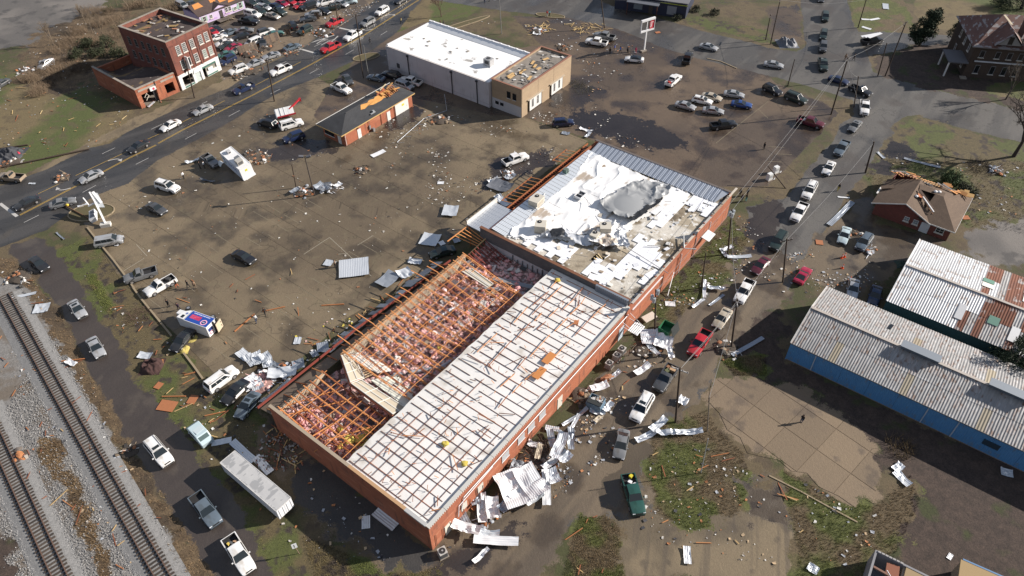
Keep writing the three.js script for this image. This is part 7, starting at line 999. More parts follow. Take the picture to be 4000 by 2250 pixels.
// ---------------------------------------------------------------- poles and wires
const woodP=mat([.05,.034,.024],.9),poleGrey=mat([.22,.22,.21],.6,.3),xfm=mat([.4,.43,.45],.5,.2);
const tops=[];
function pole(x,z,tx,ty,tz,r,label,o={}){
const t=thing(o.name||'utility_pole',label,o.cat||'utility pole',x,z,0,o.group===undefined?'utility poles along the streets':o.group),m=o.m||woodP,e=[tx - x,ty,tz - z];tops.push([tx,ty,tz]);
part('shaft',bar([0,-.2,0],e,r,9,r*.72),m,t);part('cap',bar([e[0],e[1]- .02,e[2]],[e[0],e[1]+ .06,e[2]],r*.8,9),m,t);
if(o.arm){const a=o.arm;part('crossarm',beam([e[0]- Math.cos(a)*1.2,ty - .4,e[2]+ Math.sin(a)*1.2],[e[0]+ Math.cos(a)*1.2,ty - .4,e[2]- Math.sin(a)*1.2],.12,.14),o.armM||m,t);for(const s of[-1,-.4,.4,1])part('insulator',new THREE.CylinderGeometry(.06,.08,.2,8).translate(e[0]+ Math.cos(a)*1.1*s,ty - .23,e[2]- Math.sin(a)*1.1*s),mat([.3,.28,.26],.4),t);}
if(o.xf){for(const k of o.xf){const w=part('transformer',new THREE.CylinderGeometry(.27,.27,.9,12).translate(e[0]+ k[0],ty - k[1],e[2]+ k[2]),xfm,t);part('bushing',new THREE.CylinderGeometry(.05,.05,.25,6).translate(e[0]+ k[0],ty - k[1]+ .57,e[2]+ k[2]),mat([.3,.3,.3],.4),w);}}
if(o.lamp){part('lamp_arm',wire([[e[0],ty - .6,e[2]],[e[0]+ o.lamp[0]*.5,ty - .1,e[2]+ o.lamp[1]*.5],[e[0]+ o.lamp[0],ty - .15,e[2]+ o.lamp[1]]],.05,8),poleGrey,t);part('lamp_head',new THREE.SphereGeometry(.25,10,6).scale(1.7,.5,.8).translate(e[0]+ o.lamp[0],ty - .18,e[2]+ o.lamp[1]),mat([.45,.46,.47],.5),t);}
return t;
}
pole(-75.08,-155.98,-74.45,9.15,-156.63,.17,'dark utility pole in front of the white ground floor shop');
pole(-55.5,-153.77,-54.88,10.05,-154.2,.17,'dark utility pole between the main road and the red-armed trailer',{arm:.6});
pole(-38.11,-177.42,-38.1,10.5,-177.48,.17,'utility pole with street lamp arm between the main road and white store',{arm:.5,lamp:[-1.6,-.2]});
pole(-35.98,-164.81,-35.97,9,-164.84,.12,'thin dark pole leaning behind the brick garage');pole(-34.48,-164.26,-34.56,8.65,-164.22,.1,'thin grey pole with guy wire behind the brick garage',{m:poleGrey});
pole(-47.21,-196.05,-47.19,5.55,-196.12,.16,'utility pole beside the wrecked red pickup',{arm:.6});
pole(-1.77,-188.21,-2.22,9.45,-188.22,.12,'tall grey lamp post behind the white store',{m:poleGrey,name:'lamp_post',cat:'lamp post',group:null,lamp:[-1.2,0]});
pole(26.39,-190.65,24.81,8.15,-191.07,.16,'utility pole beside the splintered lumber at the far street');
pole(68.11,-182.13,67.87,6.7,-182.26,.15,'utility pole by the far junction verge',{arm:1.2});pole(68.72,-179.6,68.47,11.8,-179.83,.15,'utility pole beside the grey tarp heap',{arm:1.2});
pole(94.87,-188.59,94.68,7.75,-188.82,.15,'utility pole on the green verge by the far junction');pole(90.15,-161.66,89.68,8.15,-162.19,.16,'shorter utility pole of the pair before the mansion');pole(91.9,-161.6,91.99,13.6,-161.52,.17,'taller leaning utility pole of the pair before the mansion',{arm:.8});
pole(67.02,-157.68,66.91,6.65,-157.71,.13,'slim utility pole on the verge behind the black utility cars');pole(72.98,-144.21,72.71,13.5,-144.54,.18,'tall utility pole on the grass verge by the maroon pickup',{arm:1.2});pole(79.19,-147.1,78.27,7.15,-148.12,.14,'utility pole beside the white pickup with black bed cover');
pole(72.46,-121.33,72.02,7,-121.84,.2,'stout utility pole beside the bungalow street puddle');pole(55,-116.32,50.95,3.8,-119,.12,'broken pole leaning over the white boxes on the verge');pole(46.67,-89.49,45.32,9,-90.38,.16,'utility pole beside the crimson coupe',{arm:.3});
pole(32.41,-88.34,31.85,7.8,-88.58,.13,'dark utility pole stub behind the store wall');pole(38.86,-96.92,37.79,9.7,-97.49,.17,'utility pole with grey transformers beside the far brick wall',{xf:[[.35,.6,0],[-.3,.7,.2],[.1,.9,.4]]});
pole(22.93,-78.42,21.97,9.1,-78.74,.17,'utility pole with grey transformers beside the green dumpster',{xf:[[-.4,1.6,0],[-.1,1.9,.3],[.3,.3,.2]]});pole(34.41,-74.79,33.39,10.25,-75.29,.17,'utility pole by the beige sedan and grey gutter',{arm:1.4,armM:mat([.35,.35,.35],.7)});pole(23.2,-60.81,22.14,11.7,-61.18,.18,'utility pole with pale crossarm beside the muddy street',{arm:-.5,armM:mat([.4,.4,.39],.7)});pole(27.44,-59.2,26.5,7.3,-59.62,.09,'thin weathered pole on the green verge',{m:mat([.14,.12,.1],.8)});
pole(-43.19,-118.97,-42.91,5.5,-119.14,.12,'short dark post in the debris on the concrete lot');
{const t=pole(-39,-116.36,-39.04,9.15,-116.34,.13,'double-headed dark lamp post in the debris on the concrete lot',{m:mat([.06,.05,.045],.7),name:'lamp_post',cat:'lamp post',group:null}),e=tops[tops.length - 1];for(const s of[-1,1])part('lamp_head',boxG(.9,.3,.6,e[0]- t.position.x + s*.7,e[1]+ .1,e[2]- t.position.z,.2,s*.2),mat([.1,.1,.11],.5),t);part('bracket',boxG(1.6,.1,.1,e[0]- t.position.x,e[1]+ .05,e[2]- t.position.z,.2),mat([.06,.06,.06],.6),t);}
pole(25.19,-52.52,24.81,7.75,-52.68,.07,'bent galvanised pipe standing in the green verge',{m:galv,name:'steel_post',cat:'post',group:null});
// overhead wires: sagging strands from pole top to pole top
const cableM=mat([.2,.2,.2],.6);
function strand(a,b,sag,r=.026){const p=tops[a],q=tops[b];solo('overhead_wire',wire([p,[(p[0]+ q[0])/ 2,(p[1]+ q[1])/ 2 - sag,(p[2]+ q[2])/ 2],q].map(v=>[v[0],v[1]- .3,v[2]]),r,16,4),cableM,'thin overhead wire sagging between utility poles','wire','overhead wires between utility poles');}
for(const[a,b]of[[14,12],[14,16],[14,21],[21,20],[20,22],[23,22],[23,18],[2,5],[2,1],[1,0],[12,10],[14,13],[14,20],[16,18],[15,14],[8,14],[9,10],[7,9],[22,24]])if(tops[a]&&tops[b]){strand(a,b,.9);}
// fallen poles on the lawn
function onGround(name,label,cat,group,p,q,w,h,m,y=0){const L=Math.hypot(q[0]- p[0],q[1]- p[1]),t=beam([p[0],y + h / 2 + .02,p[1]],[q[0],y + h / 2 + .02,q[1]],w,h);return solo(name,t,m,label,cat,group);}
for(const l of[[[-107.28,-127.61],[-98.94,-130.9]],[[-98.94,-130.9],[-91.16,-134.21]],[[-111.46,-134.68],[-105.41,-136.27]]])solo('fallen_pole',bar([l[0][0],.22,l[0][1]],[l[1][0],.2,l[1][1]],.2,8,.15),woodP,'broken utility pole lying along the lawn edge','utility pole','fallen poles on the lawn');
{const l=[[-88.06,-114.27],[-80.51,-109.47]],t=thing('traffic_signal','fallen rusty traffic signal mast with yellow head on the road edge','traffic signal',l[0][0],l[0][1]);const q=[l[1][0]- l[0][0],.25,l[1][1]- l[0][1]];part('mast',bar([0,.3,0],q,.12,8),mat([.13,.07,.035],.8),t);part('signal_head',new THREE.CapsuleGeometry(.3,.6,4,10).rotateZ(Math.PI / 2).rotateY(-.3).translate(.75,.45,.2),mat([.62,.45,.05],.6),t);part('base_plate',new THREE.CylinderGeometry(.3,.3,.1,12).rotateZ(1.5).translate(...q),rustDark,t);}
lap('poles');
// ---------------------------------------------------------------- people: one continuous body each from a distance field
const bodyCache=new Map();
function bodyG(pose){
if(bodyCache.has(pose))return bodyCache.get(pose);
const st=pose=='walk'?.28:.06,arm=pose=='walk'?.25:.04,up=pose=='phone',cr=pose=='crouch'?.45:0,Y=y=>y - cr*(y>.5?1:y / .5*.6);
const J=[];const bone=(a,b,r1,r2)=>J.push([a[0],Y(a[1]),a[2],b[0],Y(b[1]),b[2],r1,r2]);
for(const s of[-1,1]){
const f=s*st;bone([0,.92,s*.09],[f*.55 +(cr?.3:0),.5,s*.1],.095,.068);bone([f*.55 +(cr?.3:0),.5,s*.1],[f - .04,.1,s*.1],.066,.045);bone([f - .05,.06,s*.1],[f + .14,.045,s*.12],.05,.04);
bone([0,1.4,s*.17],[-s*arm*.5,1.12,s*.23],.062,.05);if(up&&s>0){bone([-s*arm*.5,1.12,s*.23],[.22,1.3,s*.12],.047,.036);bone([.22,1.3,s*.12],[.3,1.36,s*.1],.04,.03);}else{bone([-s*arm*.5,1.12,s*.23],[-s*arm + .06,.88,s*.24],.047,.036);bone([-s*arm + .06,.88,s*.24],[-s*arm + .09,.76,s*.24],.038,.026);bone([-s*arm + .08,.83,s*.22],[-s*arm + .13,.77,s*.2],.018,.014);}
}
bone([0,.95,0],[0,1.18,0],.13,.125);bone([0,1.18,0],[0,1.38,0],.135,.13);bone([0,1.38,-.12],[0,1.38,.12],.08,.08);bone([0,1.42,0],[.02,1.55,0],.058,.055);bone([.02,1.6,0],[.025,1.68,0],.088,.098);bone([.1,1.63,0],[.125,1.615,0],.02,.018);for(const s of[-1,1])bone([.02,1.64,s*.1],[.02,1.67,s*.105],.02,.02);
const R=64,mc=new MarchingCubes(R,new THREE.MeshBasicMaterial(),false,false,40000),f=mc.field,S=.95;mc.isolation=0;
for(let k=0;k < R;k++)for(let jj=0;jj < R;jj++)for(let i=0;i < R;i++){
const x=((i - R / 2)/(R / 2))*S,y=((jj - R / 2)/(R / 2))*S + .92,z=((k - R / 2)/(R / 2))*S;let e=0;
for(const b of J){const dx=b[3]- b[0],dy=b[4]- b[1],dz=b[5]- b[2],t=Math.min(1,Math.max(0,((x - b[0])*dx +(y - b[1])*dy +(z - b[2])*dz)/(dx*dx + dy*dy + dz*dz))),d=Math.hypot(x - b[0]- dx*t,y - b[1]- dy*t,z - b[2]- dz*t)-(b[6]+(b[7]- b[6])*t);if(d < .3)e +=Math.exp(-d*40);}
f[k*R*R + jj*R + i]=e>0?Math.log(e)/ 40:-.5;
}
mc.update();const n=mc.count,pos=new Float32Array(n*3),nor=new Float32Array(n*3);
for(let i=0;i < n;i++){pos[i*3]=mc.positionArray[i*3]*S;pos[i*3 + 1]=mc.positionArray[i*3 + 1]*S + .92;pos[i*3 + 2]=mc.positionArray[i*3 + 2]*S;for(let c=0;c < 3;c++)nor[i*3 + c]=mc.normalArray[i*3 + c];}
const g=new THREE.BufferGeometry();g.setAttribute('position',new THREE.BufferAttribute(pos,3));g.setAttribute('normal',new THREE.BufferAttribute(nor,3));
g.userData={cr,hair:new THREE.SphereGeometry(.118,12,8,0,6.3,0,1.75).rotateZ(.35).translate(.0,1.69 - cr,0)};bodyCache.set(pose,g);return g;
}
const peopleMat=new THREE.MeshStandardMaterial({vertexColors:true,roughness:.9,side:THREE.DoubleSide});
function person(x,z,turn,pose,shirt,trousers,label,hair=[.02,.015,.012],group){
const src=bodyG(pose),g=src.clone(),p=src.attributes.position,c=new Float32Array(p.count*3),skin=[.2,.11,.07],cr=src.userData.cr;
for(let i=0;i < p.count;i++){const y=p.getY(i)+ cr,zz=Math.abs(p.getZ(i)),q=y>1.5?skin:y < .09?[.03,.028,.026]:(y < .84&&zz>.18)?skin:y < .95?trousers:shirt;c.set(q,i*3);}
g.setAttribute('color',new THREE.BufferAttribute(c,3));const t=thing('person',label,'person',x,z,turn,group,.05);part('body',g,peopleMat,t);part('hair',src.userData.hair,mat(hair,.9),t);return t;
}
const BK=[.015,.015,.017],WH=[.65,.65,.65],DN=[.04,.06,.11],TN=[.3,.2,.13];
for(const[x,z,pose,sh,tr,lab,gr]of[
[-67.02,-122.83,'stand',WH,BK,'person in white shirt and dark trousers standing by the white utility car'],[-63.85,-126.48,'stand',WH,BK,'person in white shirt beside the wrecked grey pickup'],[-64.68,-126.32,'stand',BK,BK,'person in black beside the wrecked grey pickup'],
[-57.9,-90.4,'walk',BK,[.45,.12,.05],'person in dark top and orange trousers behind the white single-cab pickup'],[-55.88,-90.28,'walk',BK,BK,'person in black walking behind the white single-cab pickup'],[-54.65,-90.08,'stand',TN,[.2,.15,.1],'person in camouflage brown near the white single-cab pickup'],
[-57.78,-85.74,'phone',BK,BK,'person in black coat with raised arms by the kerb'],[-55.76,-84.88,'walk',[.05,.03,.05],BK,'person in dark clothes at the nose of the overturned box truck'],
[-42.09,-81.85,'walk',WH,DN,'person in white shirt walking past the broken timber'],[-40.98,-83.41,'walk',BK,BK,'person in black striding on the concrete lot'],[-31.31,-95.04,'stand',TN,BK,'person in tan top beside the white metal sheets'],
[-55.34,-188.51,'stand',[.5,.15,.03],BK,'person in orange vest beside the dark green utility wagon'],[-29.62,-195.56,'walk',[.45,.35,.15],BK,'person in yellow jacket crossing the far main road'],[-36.69,-183.4,'walk',BK,BK,'person in black crossing the main road by the pole'],[-18.65,-193.46,'stand',[.15,.03,.04],BK,'person in dark red behind the white store'],[-17.8,-193.43,'stand',BK,BK,'person in black behind the white store'],[-6.69,-208.76,'stand',[.3,.35,.45],DN,'person in pale blue by the far lawn'],[-5.4,-209.77,'stand',[.45,.04,.04],BK,'person in red by the far lawn'],
[10.99,-198.69,'stand',[.5,.03,.03],[.4,.4,.4],'person in red jacket on the kerbed island'],[11.7,-199,'stand',[.08,.35,.4],BK,'person in turquoise jacket on the kerbed island'],[26.14,-175.5,'stand',BK,BK,'person in black near the white sedan with dark roof'],[27.51,-176.97,'walk',[.05,.12,.45],TN,'person in blue jacket and tan trousers on the wet lot'],[28.86,-175.97,'walk',[.05,.14,.5],BK,'person in blue jacket and black trousers on the wet lot'],[30.76,-176.13,'crouch',BK,BK,'person crouching at the foot of the red sign'],[32.81,-175.51,'stand',[.5,.06,.14],[.4,.08,.12],'person in bright pink by the red sign pole'],
[45.07,-114.2,'stand',BK,BK,'person in black at the far corner of the brick store',],[44.97,-112.4,'stand',[.05,.05,.06],DN,'person in dark jeans at the far corner of the brick store'],[45.87,-112.48,'stand',BK,[.1,.3,.3],'person in teal trousers at the far corner of the brick store'],[46.53,-114.23,'stand',BK,BK,'person in black near the person in teal trousers'],[54.05,-130.4,'stand',BK,BK,'person in black alone on the asphalt lot'],
[84.86,-169.99,'stand',TN,TN,'person in tan beside the junction pole'],[87.05,-169.92,'walk',BK,BK,'person in black crossing the junction'],[64.77,-115.35,'walk',BK,[.3,.25,.05],'person in black walking on the side street'],[41.08,-60.45,'phone',BK,DN,'person in dark clothes standing alone on the concrete pad'],[-70.14,-171.88,'stand',BK,BK,'person in black behind the white utility car at the shop front'],
])person(x,z,rr(0,6.3),pose,sh,tr,lab,undefined,gr);
lap('people');

// ---------------------------------------------------------------- trees and bushes
seed(60);
function branchy(x,z,H,r,depth,label,name,m,spread=.5,o={}){
const t=thing(name,label,o.cat||'tree',x,z,rr(0,6),o.group),tr=[],tw=[];
const grow=(p,d,L,rad,n)=>{const q=[p[0]+ d.x*L,p[1]+ d.y*L,p[2]+ d.z*L];(n>=depth - 1?tr:tw).push(bar(p,q,rad,n>2?6:3,rad*.7));if(!n)return;const k=n>=depth - 1?3:2 +(rnd()< .55?1:0);for(let i=0;i < k;i++){const nd=new THREE.Vector3(d.x + rr(-1,1)*spread,d.y + rr(-.45,.75)*spread,d.z + rr(-1,1)*spread).normalize();grow(q,nd,L*rr(.62,.84),rad*.66,n - 1);}};
grow([0,-.1,0],new THREE.Vector3(rr(-.15,.15),1,rr(-.15,.15)).normalize(),H*.28,r,depth);
part('trunk',mg(tr),m,t);if(tw.length)part('crown',mg(tw),m,t);return t;
}
const bark=mat([.05,.04,.034],.95),barkL=mat([.15,.115,.08],.95),barkR=mat([.1,.06,.045],.95);
branchy(105.29,-126.4,14,.42,8,'big bare broken tree with heavy limbs by the corner street','bare_tree',bark,.8);
branchy(115.32,-149.64,9,.2,6,'slender bare tree in front of the brick mansion','bare_tree',mat([.09,.075,.06],.95),.45);
branchy(-18.75,-199.62,6.5,.14,7,'rounded bare reddish tree on the lawn beyond the main road','bare_tree',barkR,.55);
for(const[p,h]of[[[[-108.86,-187]],8],[[[-121.13,-184.45]],7],[[[-114.39,-192.67]],6],[[[-109.04,-205.52]],8],[[[-114.41,-210.57]],8],[[[-105.68,-208.15]],7],[[[-99.07,-210.01]],6],[[[-118.75,-198.54]],6]])branchy(...p[0],h,.12,6,'thin bare tree in the brush behind the brick building','bare_tree',barkL,.5,{group:'bare trees behind the brick building'});
function leafy(x,z,H,R,n,cols,label,name,o={}){
const t=thing(name,label,o.cat||'tree',x,z,0,o.group);const gs=[bar([0,-.1,0],[0,H*.75,0],R*.09,7,R*.04)];for(let i=0;i < 6;i++){const a=rr(0,6.3);gs.push(bar([0,H*rr(.2,.6),0],[Math.cos(a)*R*.6,H*rr(.5,.85),Math.sin(a)*R*.6],R*.03,5,R*.012));}part('trunk',mg(gs),bark,t);
const cl=[];for(let i=0;i < 26;i++){const a=rr(0,6.3),y=rr(.2,1),rad=R*(.25 + .7*Math.sin(Math.PI*Math.min(1,y*.8 + .1)))*Math.sqrt(rnd());cl.push([Math.cos(a)*rad,H*y,Math.sin(a)*rad,R*rr(.22,.42)]);}
const pos=[];for(let i=0;i < n;i++){const c=pick(cl),a=rr(0,6.3),b=Math.acos(rr(-1,1)),q=c[3]*Math.cbrt(rnd()),px=c[0]+ q*Math.sin(b)*Math.cos(a),py=c[1]+ q*Math.cos(b),pz=c[2]+ q*Math.sin(b)*Math.sin(a),s=rr(.12,.26)*(o.leaf||1);for(let v=0;v < 3;v++)pos.push(px + rr(-s,s),py + rr(-s,s),pz + rr(-s,s));}
const g=new THREE.BufferGeometry();g.setAttribute('position',new THREE.Float32BufferAttribute(pos,3));g.computeVertexNormals();part('crown',g,mat(cols,.9,0,{transmission:.0}),t);return t;
}
leafy(106.71,-177.19,9,3.7,9000,[.022,.036,.016],'dense dark evergreen tree before the brick mansion','evergreen_tree',{leaf:1.5});
leafy(116.25,-179.46,5,1.8,2000,[.02,.032,.015],'small evergreen beside the mansion porch','evergreen_tree');
leafy(74.29,-68.26,8,3.2,5000,[.02,.034,.014],'dark evergreen tree between the two warehouses','evergreen_tree');
leafy(87.81,-116.66,2.6,2.2,2500,[.04,.07,.022],'green bush behind the damaged bungalow','green_bush',{cat:'bush'});leafy(89.66,-113.81,1.6,2.4,2000,[.035,.04,.02],'low dark bush beyond the bungalow roof','green_bush',{cat:'bush'});
leafy(139.31,-200.66,3,3,2600,[.03,.045,.02],'dark green bush behind the mansion roof','green_bush',{cat:'bush'});leafy(144.43,-199.12,5,5,3500,[.025,.03,.02],'dark thicket behind the mansion','thicket',{cat:'bush'});
for(const[x,z,r]of[[...[[-106.63,-183.38]][0],2.6],[...[[-112,-183.56]][0],2.2],[...[[-102.18,-178.66]][0],2.4],[...[[-107.44,-178.84]][0],2.3],[...[[-111.76,-176.75]][0],2],[...[[-98.65,-174.13]][0],2.2]])leafy(x,z,rr(1.6,2.8),r,1700,[.035,.042,.018],'dark green bush in the shade of the brick building','green_bush',{cat:'bush',group:'bushes shaded by the brick building'});
function brush(x,z,R,H,n,m,label,name='brown_bush',cat='bush',group){const t=thing(name,label,cat,x,z,0,group),gs=[];for(let i=0;i < n;i++){const a=rr(0,6.3),q=R*Math.sqrt(rnd()),b=rr(0,6.3),L=H*rr(.4,1);gs.push(bar([Math.cos(a)*q,0,Math.sin(a)*q],[Math.cos(a)*q + Math.cos(b)*L*.6,L,Math.sin(a)*q + Math.sin(b)*L*.6],rr(.012,.035),3,.008));}part('twigs',mg(gs),m,t);return t;}
const tw1=mat([.16,.115,.075],.95),tw2=mat([.1,.065,.045],.95);
for(const p of[[[-114.09,-163.2]],[[-119.25,-166.37]],[[-112.64,-168.22]],[[-113.41,-174.61]],[[-108.41,-171.23]],[[-113.99,-159.29]],[[-114.51,-197.75]],[[-111.55,-200.91]],[[-106.96,-196.2]],[[-109.39,-210.39]],[[-105.47,-211.66]],[[-120.67,-205.93]],[[-97.13,-208.54]],[[-118.38,-187.31]],[[-118,-192.79]],[[-117.93,-182.6]],[[-116.58,-206.47]],[[-106.43,-191.16]],[[-116.61,-171.49]],[[-112.94,-187.13]]])brush(...p[0],rr(2.2,3.4),rr(1.4,2.4),330,tw1,'tangled leafless brown bush on the left lawn','brown_bush','bush','leafless bushes beside the brick building');
brush(28.87,-75.74,1,.5,60,tw2,'flattened weeds by the muddy street','dry_weeds','weeds');brush(96.74,-122.47,3,1.2,300,bark,'heap of dark broken branches beyond the bungalow','branch_pile','branches');
brush(-1.65,-53.45,2,1.6,200,tw2,'brown bare bush between the store wall and metal heap');brush(2.86,-56.86,2.2,1.4,200,tw2,'brown bare bush under the twisted metal heap');brush(17.41,-157.25,2.6,.8,180,mat([.05,.05,.03],.95),'torn hedge beside the beige block','hedge','hedge');brush(16.44,-160.2,2,.8,120,mat([.05,.05,.03],.95),'broken shrub at the beige block wall','hedge','hedge');
for(const p of[[[53.35,-201.06]],[[57.83,-198.22]],[[46.99,-195.33]]])leafy(...p[0],1.4,1.6,700,[.04,.045,.025],'low dark shrub on the far bare plot','green_bush',{cat:'bush',group:'shrubs on the far bare plot'});
brush(-62.21,-83.51,2.2,1,200,mat([.09,.055,.045],.95),'reddish dry bush on the verge by the kerb');brush(60,-62.41,2.2,1.5,200,bark,'dark bare bush against the blue warehouse wall');brush(53.47,-55.81,2,1.3,200,mat([.14,.1,.05],.95),'tangled debris-laced brush by the concrete pad');
// grass tufts and weeds: uncountable
{const zs=ZONES.filter(z=>['grass','weeds','grassmud'].includes(z[0])),tri=new THREE.BufferGeometry();const ps=[];for(let i=0;i < 5;i++){const a=i*1.26,l=.12;ps.push(Math.cos(a)*.03,0,Math.sin(a)*.03,Math.cos(a + .9)*.03,0,Math.sin(a + .9)*.03,Math.cos(a)*l,.16,Math.sin(a)*l);}tri.setAttribute('position',new THREE.Float32BufferAttribute(ps,3));tri.computeVertexNormals();
const im=new THREE.InstancedMesh(tri,mat([1,1,1],.95),36000),M=new THREE.Matrix4(),q=new THREE.Quaternion(),c=new THREE.Color(),yA=new THREE.Vector3(0,1,0);let n=0,k=0;
while(n < 36000&&k++ < 400000){const Z=pick(zs),x=rr(Z[3],Z[4]),z=rr(Z[5],Z[6]);if(z < -125)continue;if(!inPoly(Z[1],x,z))continue;const g=groundAt(x,z);if(g[3]< .88)continue;const s=rr(.5,1.5)*(Z[0]=='weeds'?1.6:1);M.compose(new THREE.Vector3(x,0,z),q.setFromAxisAngle(yA,rr(0,6.3)),new THREE.Vector3(s,s,s));im.setMatrixAt(n,M);const v=rr(1.3,2.8);im.setColorAt(n,c.setRGB(g[0]*v,g[1]*v,g[2]*v));n++;}
im.count=n;im.name='grass';tag(im,'short green and straw grass tufts on the verges','grass',null,'stuff');im.castShadow=im.receiveShadow=true;scene.add(im);}
lap('plants');
// ---------------------------------------------------------------- kerbs, islands, fences
const kerbM=mat([.27,.215,.14],.9);
function kerb(pts,label,w=.22,h=.15,step=3){const t=thing('kerb',label,'kerb',pts[0][0],pts[0][1]);for(let i=0;i + 1 < pts.length;i++){const[p,q]=[pts[i],pts[i + 1]],L=Math.hypot(q[0]- p[0],q[1]- p[1]),n=Math.max(1,Math.round(L / step));for(let k=0;k < n;k++){const a=k / n,b=(k + 1)/ n - .03 / L;part('kerb_stone',beam([p[0]+(q[0]- p[0])*a - pts[0][0],h / 2,p[1]+(q[1]- p[1])*a - pts[0][1]],[p[0]+(q[0]- p[0])*b - pts[0][0],h / 2,p[1]+(q[1]- p[1])*b - pts[0][1]],w,h),kerbM,t);}}}
kerb([[-80.43,-107.21],[-76.02,-102.32],[-71.59,-97.53],[-66.93,-92.22],[-65.5,-90.46]],'long pale concrete kerb between the lot and muddy verge',.3,.22);kerb([[-65.6,-90.49],[-63.24,-87.75],[-58.39,-82.52],[-55.07,-78.92]],'concrete kerb from the white pickup to the box truck',.3,.22);kerb([[-51.98,-75.26],[-49.58,-72.57],[-47.45,-70.07]],'concrete kerb stretch before the white utility car',.3,.22);
const ring=(cx,cz,a,b,turn,n=18)=>Array.from({length:n + 1},(_,i)=>{const t=i / n*6.2832,x=Math.cos(t)*a,z=Math.sin(t)*b;return[cx + x*Math.cos(turn)+ z*Math.sin(turn),cz - x*Math.sin(turn)+ z*Math.cos(turn)];});
function island(cx,cz,a,b,turn,label){const P=ring(cx,cz,a,b,turn);kerb(P,label,.2,.18,1.4);const o=struct('traffic_island',polyPrism(P.slice(0,-1),0,.1),mat([.09,.075,.035],.95));}
island(-81.63,-111.96,4.3,2.7,.1,'oval kerbed island under the toppled sign frame');island(11.94,-199.32,4.2,1.4,-.3,'kerbed island with two people on it');island(-12.52,-194.52,9,1.1,.62,'long kerbed island beyond the white store');island(-36.71,-175.71,3.5,1.8,.4,'kerbed island below the street lamp pole');
kerb([[50.51,-172.07],[53.68,-170.34],[56.82,-166.54]],'kerb at the edge of the wet asphalt lot');kerb([[34.24,-51.91],[37.79,-49.47],[40.84,-47.11],[43.7,-44.98]],'buried concrete edging across the green verge',.2,.1);
function fence(p,q,h,tilt,label){const L=Math.hypot(q[0]- p[0],q[1]- p[1]),t=thing('board_fence',label,'fence',p[0],p[1],Math.atan2(-(q[1]- p[1]),q[0]- p[0]));t.rotation.set(tilt,t.rotation.y,0,'YXZ');for(let x=0;x < L;x +=.21)part('fence_board',boxG(.19,h*rr(.9,1),.03,x,h / 2,rr(-.01,.01),0,rr(-.03,.03)),mat(pick([[.13,.095,.07],[.1,.075,.058],[.16,.115,.08]]),.95),t);for(const y of[.3,h - .4])part('fence_rail',boxG(L,.09,.05,L / 2,y,-.05),mat([.12,.09,.065],.95),t);}
{const f=[[-69.84,-178.11],[-65.99,-181.05]];fence(f[0],f[1],2.2,-.5,'leaning brown board fence in front of the champagne sedan');const g=[[-64.38,-183.78],[-61.39,-186.76]];fence(g[0],g[1],2.2,-.35,'leaning brown board fence in front of the teal sedan');const h=[[-60.28,-189.49],[-58.76,-188.95]];fence(h[0],h[1],2,.2,'torn board fence panel beside the dark green utility wagon');const k=[[-54.23,-199.43],[-52.99,-199.38]];fence(k[0],k[1],2,.1,'broken board fence panel behind the dark grey coupe');}
// ---------------------------------------------------------------- street things
function dumpster(x,z,turn,c,lidOpen,label,fill){const t=thing('dumpster',label,'dumpster',x,z,turn),m=mat(c,.6);part('bin',mg([fb(-1.1,1.1,.12,1.35,-.95,-.88),fb(-1.1,1.1,.12,1.35,.88,.95),fb(-1.1,-1.03,.12,1.35,-.88,.88),fb(1.03,1.1,.12,1.35,-.88,.88),fb(-1.03,1.03,.12,.2,-.88,.88)]),m,t);for(const s of[-1,1])part('side_rib',fb(s*1.1 -(s < 0?.08:0),s*1.1 +(s>0?.08:0),.7,.85,-.8,.8),m,t);part('lid',lidOpen?boxG(2.15,.06,1.7,0,1.5,1.5,0,0,1.2):boxG(2.15,.06,1,0,1.45,.45,0,0,-.1),mat([.02,.025,.025],.6),t);for(const s of[-1,1])part('fork_pocket',boxG(.2,.25,1.5,s*1.2,.75,0),m,t);if(fill)for(let i=0;i < 14;i++)part('rubbish',boxG(rr(.2,.8),.08,rr(.15,.4),rr(-.8,.8),1.35 + rr(0,.15),rr(-.7,.1),rr(0,6),rr(-.4,.4)),mat(pick([[.6,.6,.58],[.35,.16,.08],[.4,.33,.25],[.2,.2,.2]]),.8),t);}
dumpster(24.65,-78.39,.9,[.02,.14,.06],1,'green dumpster with black lid flung open by the transformer pole');dumpster(11.97,-63.92,-.5,[.13,.2,.26],0,'blue-grey dumpster heaped with rubbish behind the store',1);
function condenser(x,z,turn,label,c=[.3,.29,.27]){const t=thing('condenser_unit',label,'air conditioner',x,z,turn,'condenser units behind the store');part('cabinet',boxG(1,1,1,0,.55,0),mat(c,.6),t);part('top_grille',boxG(1.04,.05,1.04,0,1.08,0),mat([.42,.41,.38],.6),t);const f=part('fan_guard',new THREE.CylinderGeometry(.4,.4,.06,16).translate(0,1.13,0),mat([.03,.03,.03],.5),t);part('hub',new THREE.CylinderGeometry(.12,.12,.04,10).translate(0,1.18,0),mat([.3,.3,.3],.5),f);for(const s of[-1,1])part('coil_panel',boxG(.86,.8,.02,0,.55,s*.51),mat([.06,.06,.06],.8),t);part('pad',boxG(1.2,.1,1.2,0,.05,0),concreteTrim,t);}
condenser(17.01,-74.1,.9,'condenser closest to the grey store door in the fenced row of three');condenser(16.08,-72.8,.9,'middle condenser in the fenced row of three');condenser(14.75,-71.22,.9,'condenser at the open end of the fenced row of three');condenser(-9.08,-41.5,.5,'lone condenser at the near corner of the brick store',[.2,.2,.2]);
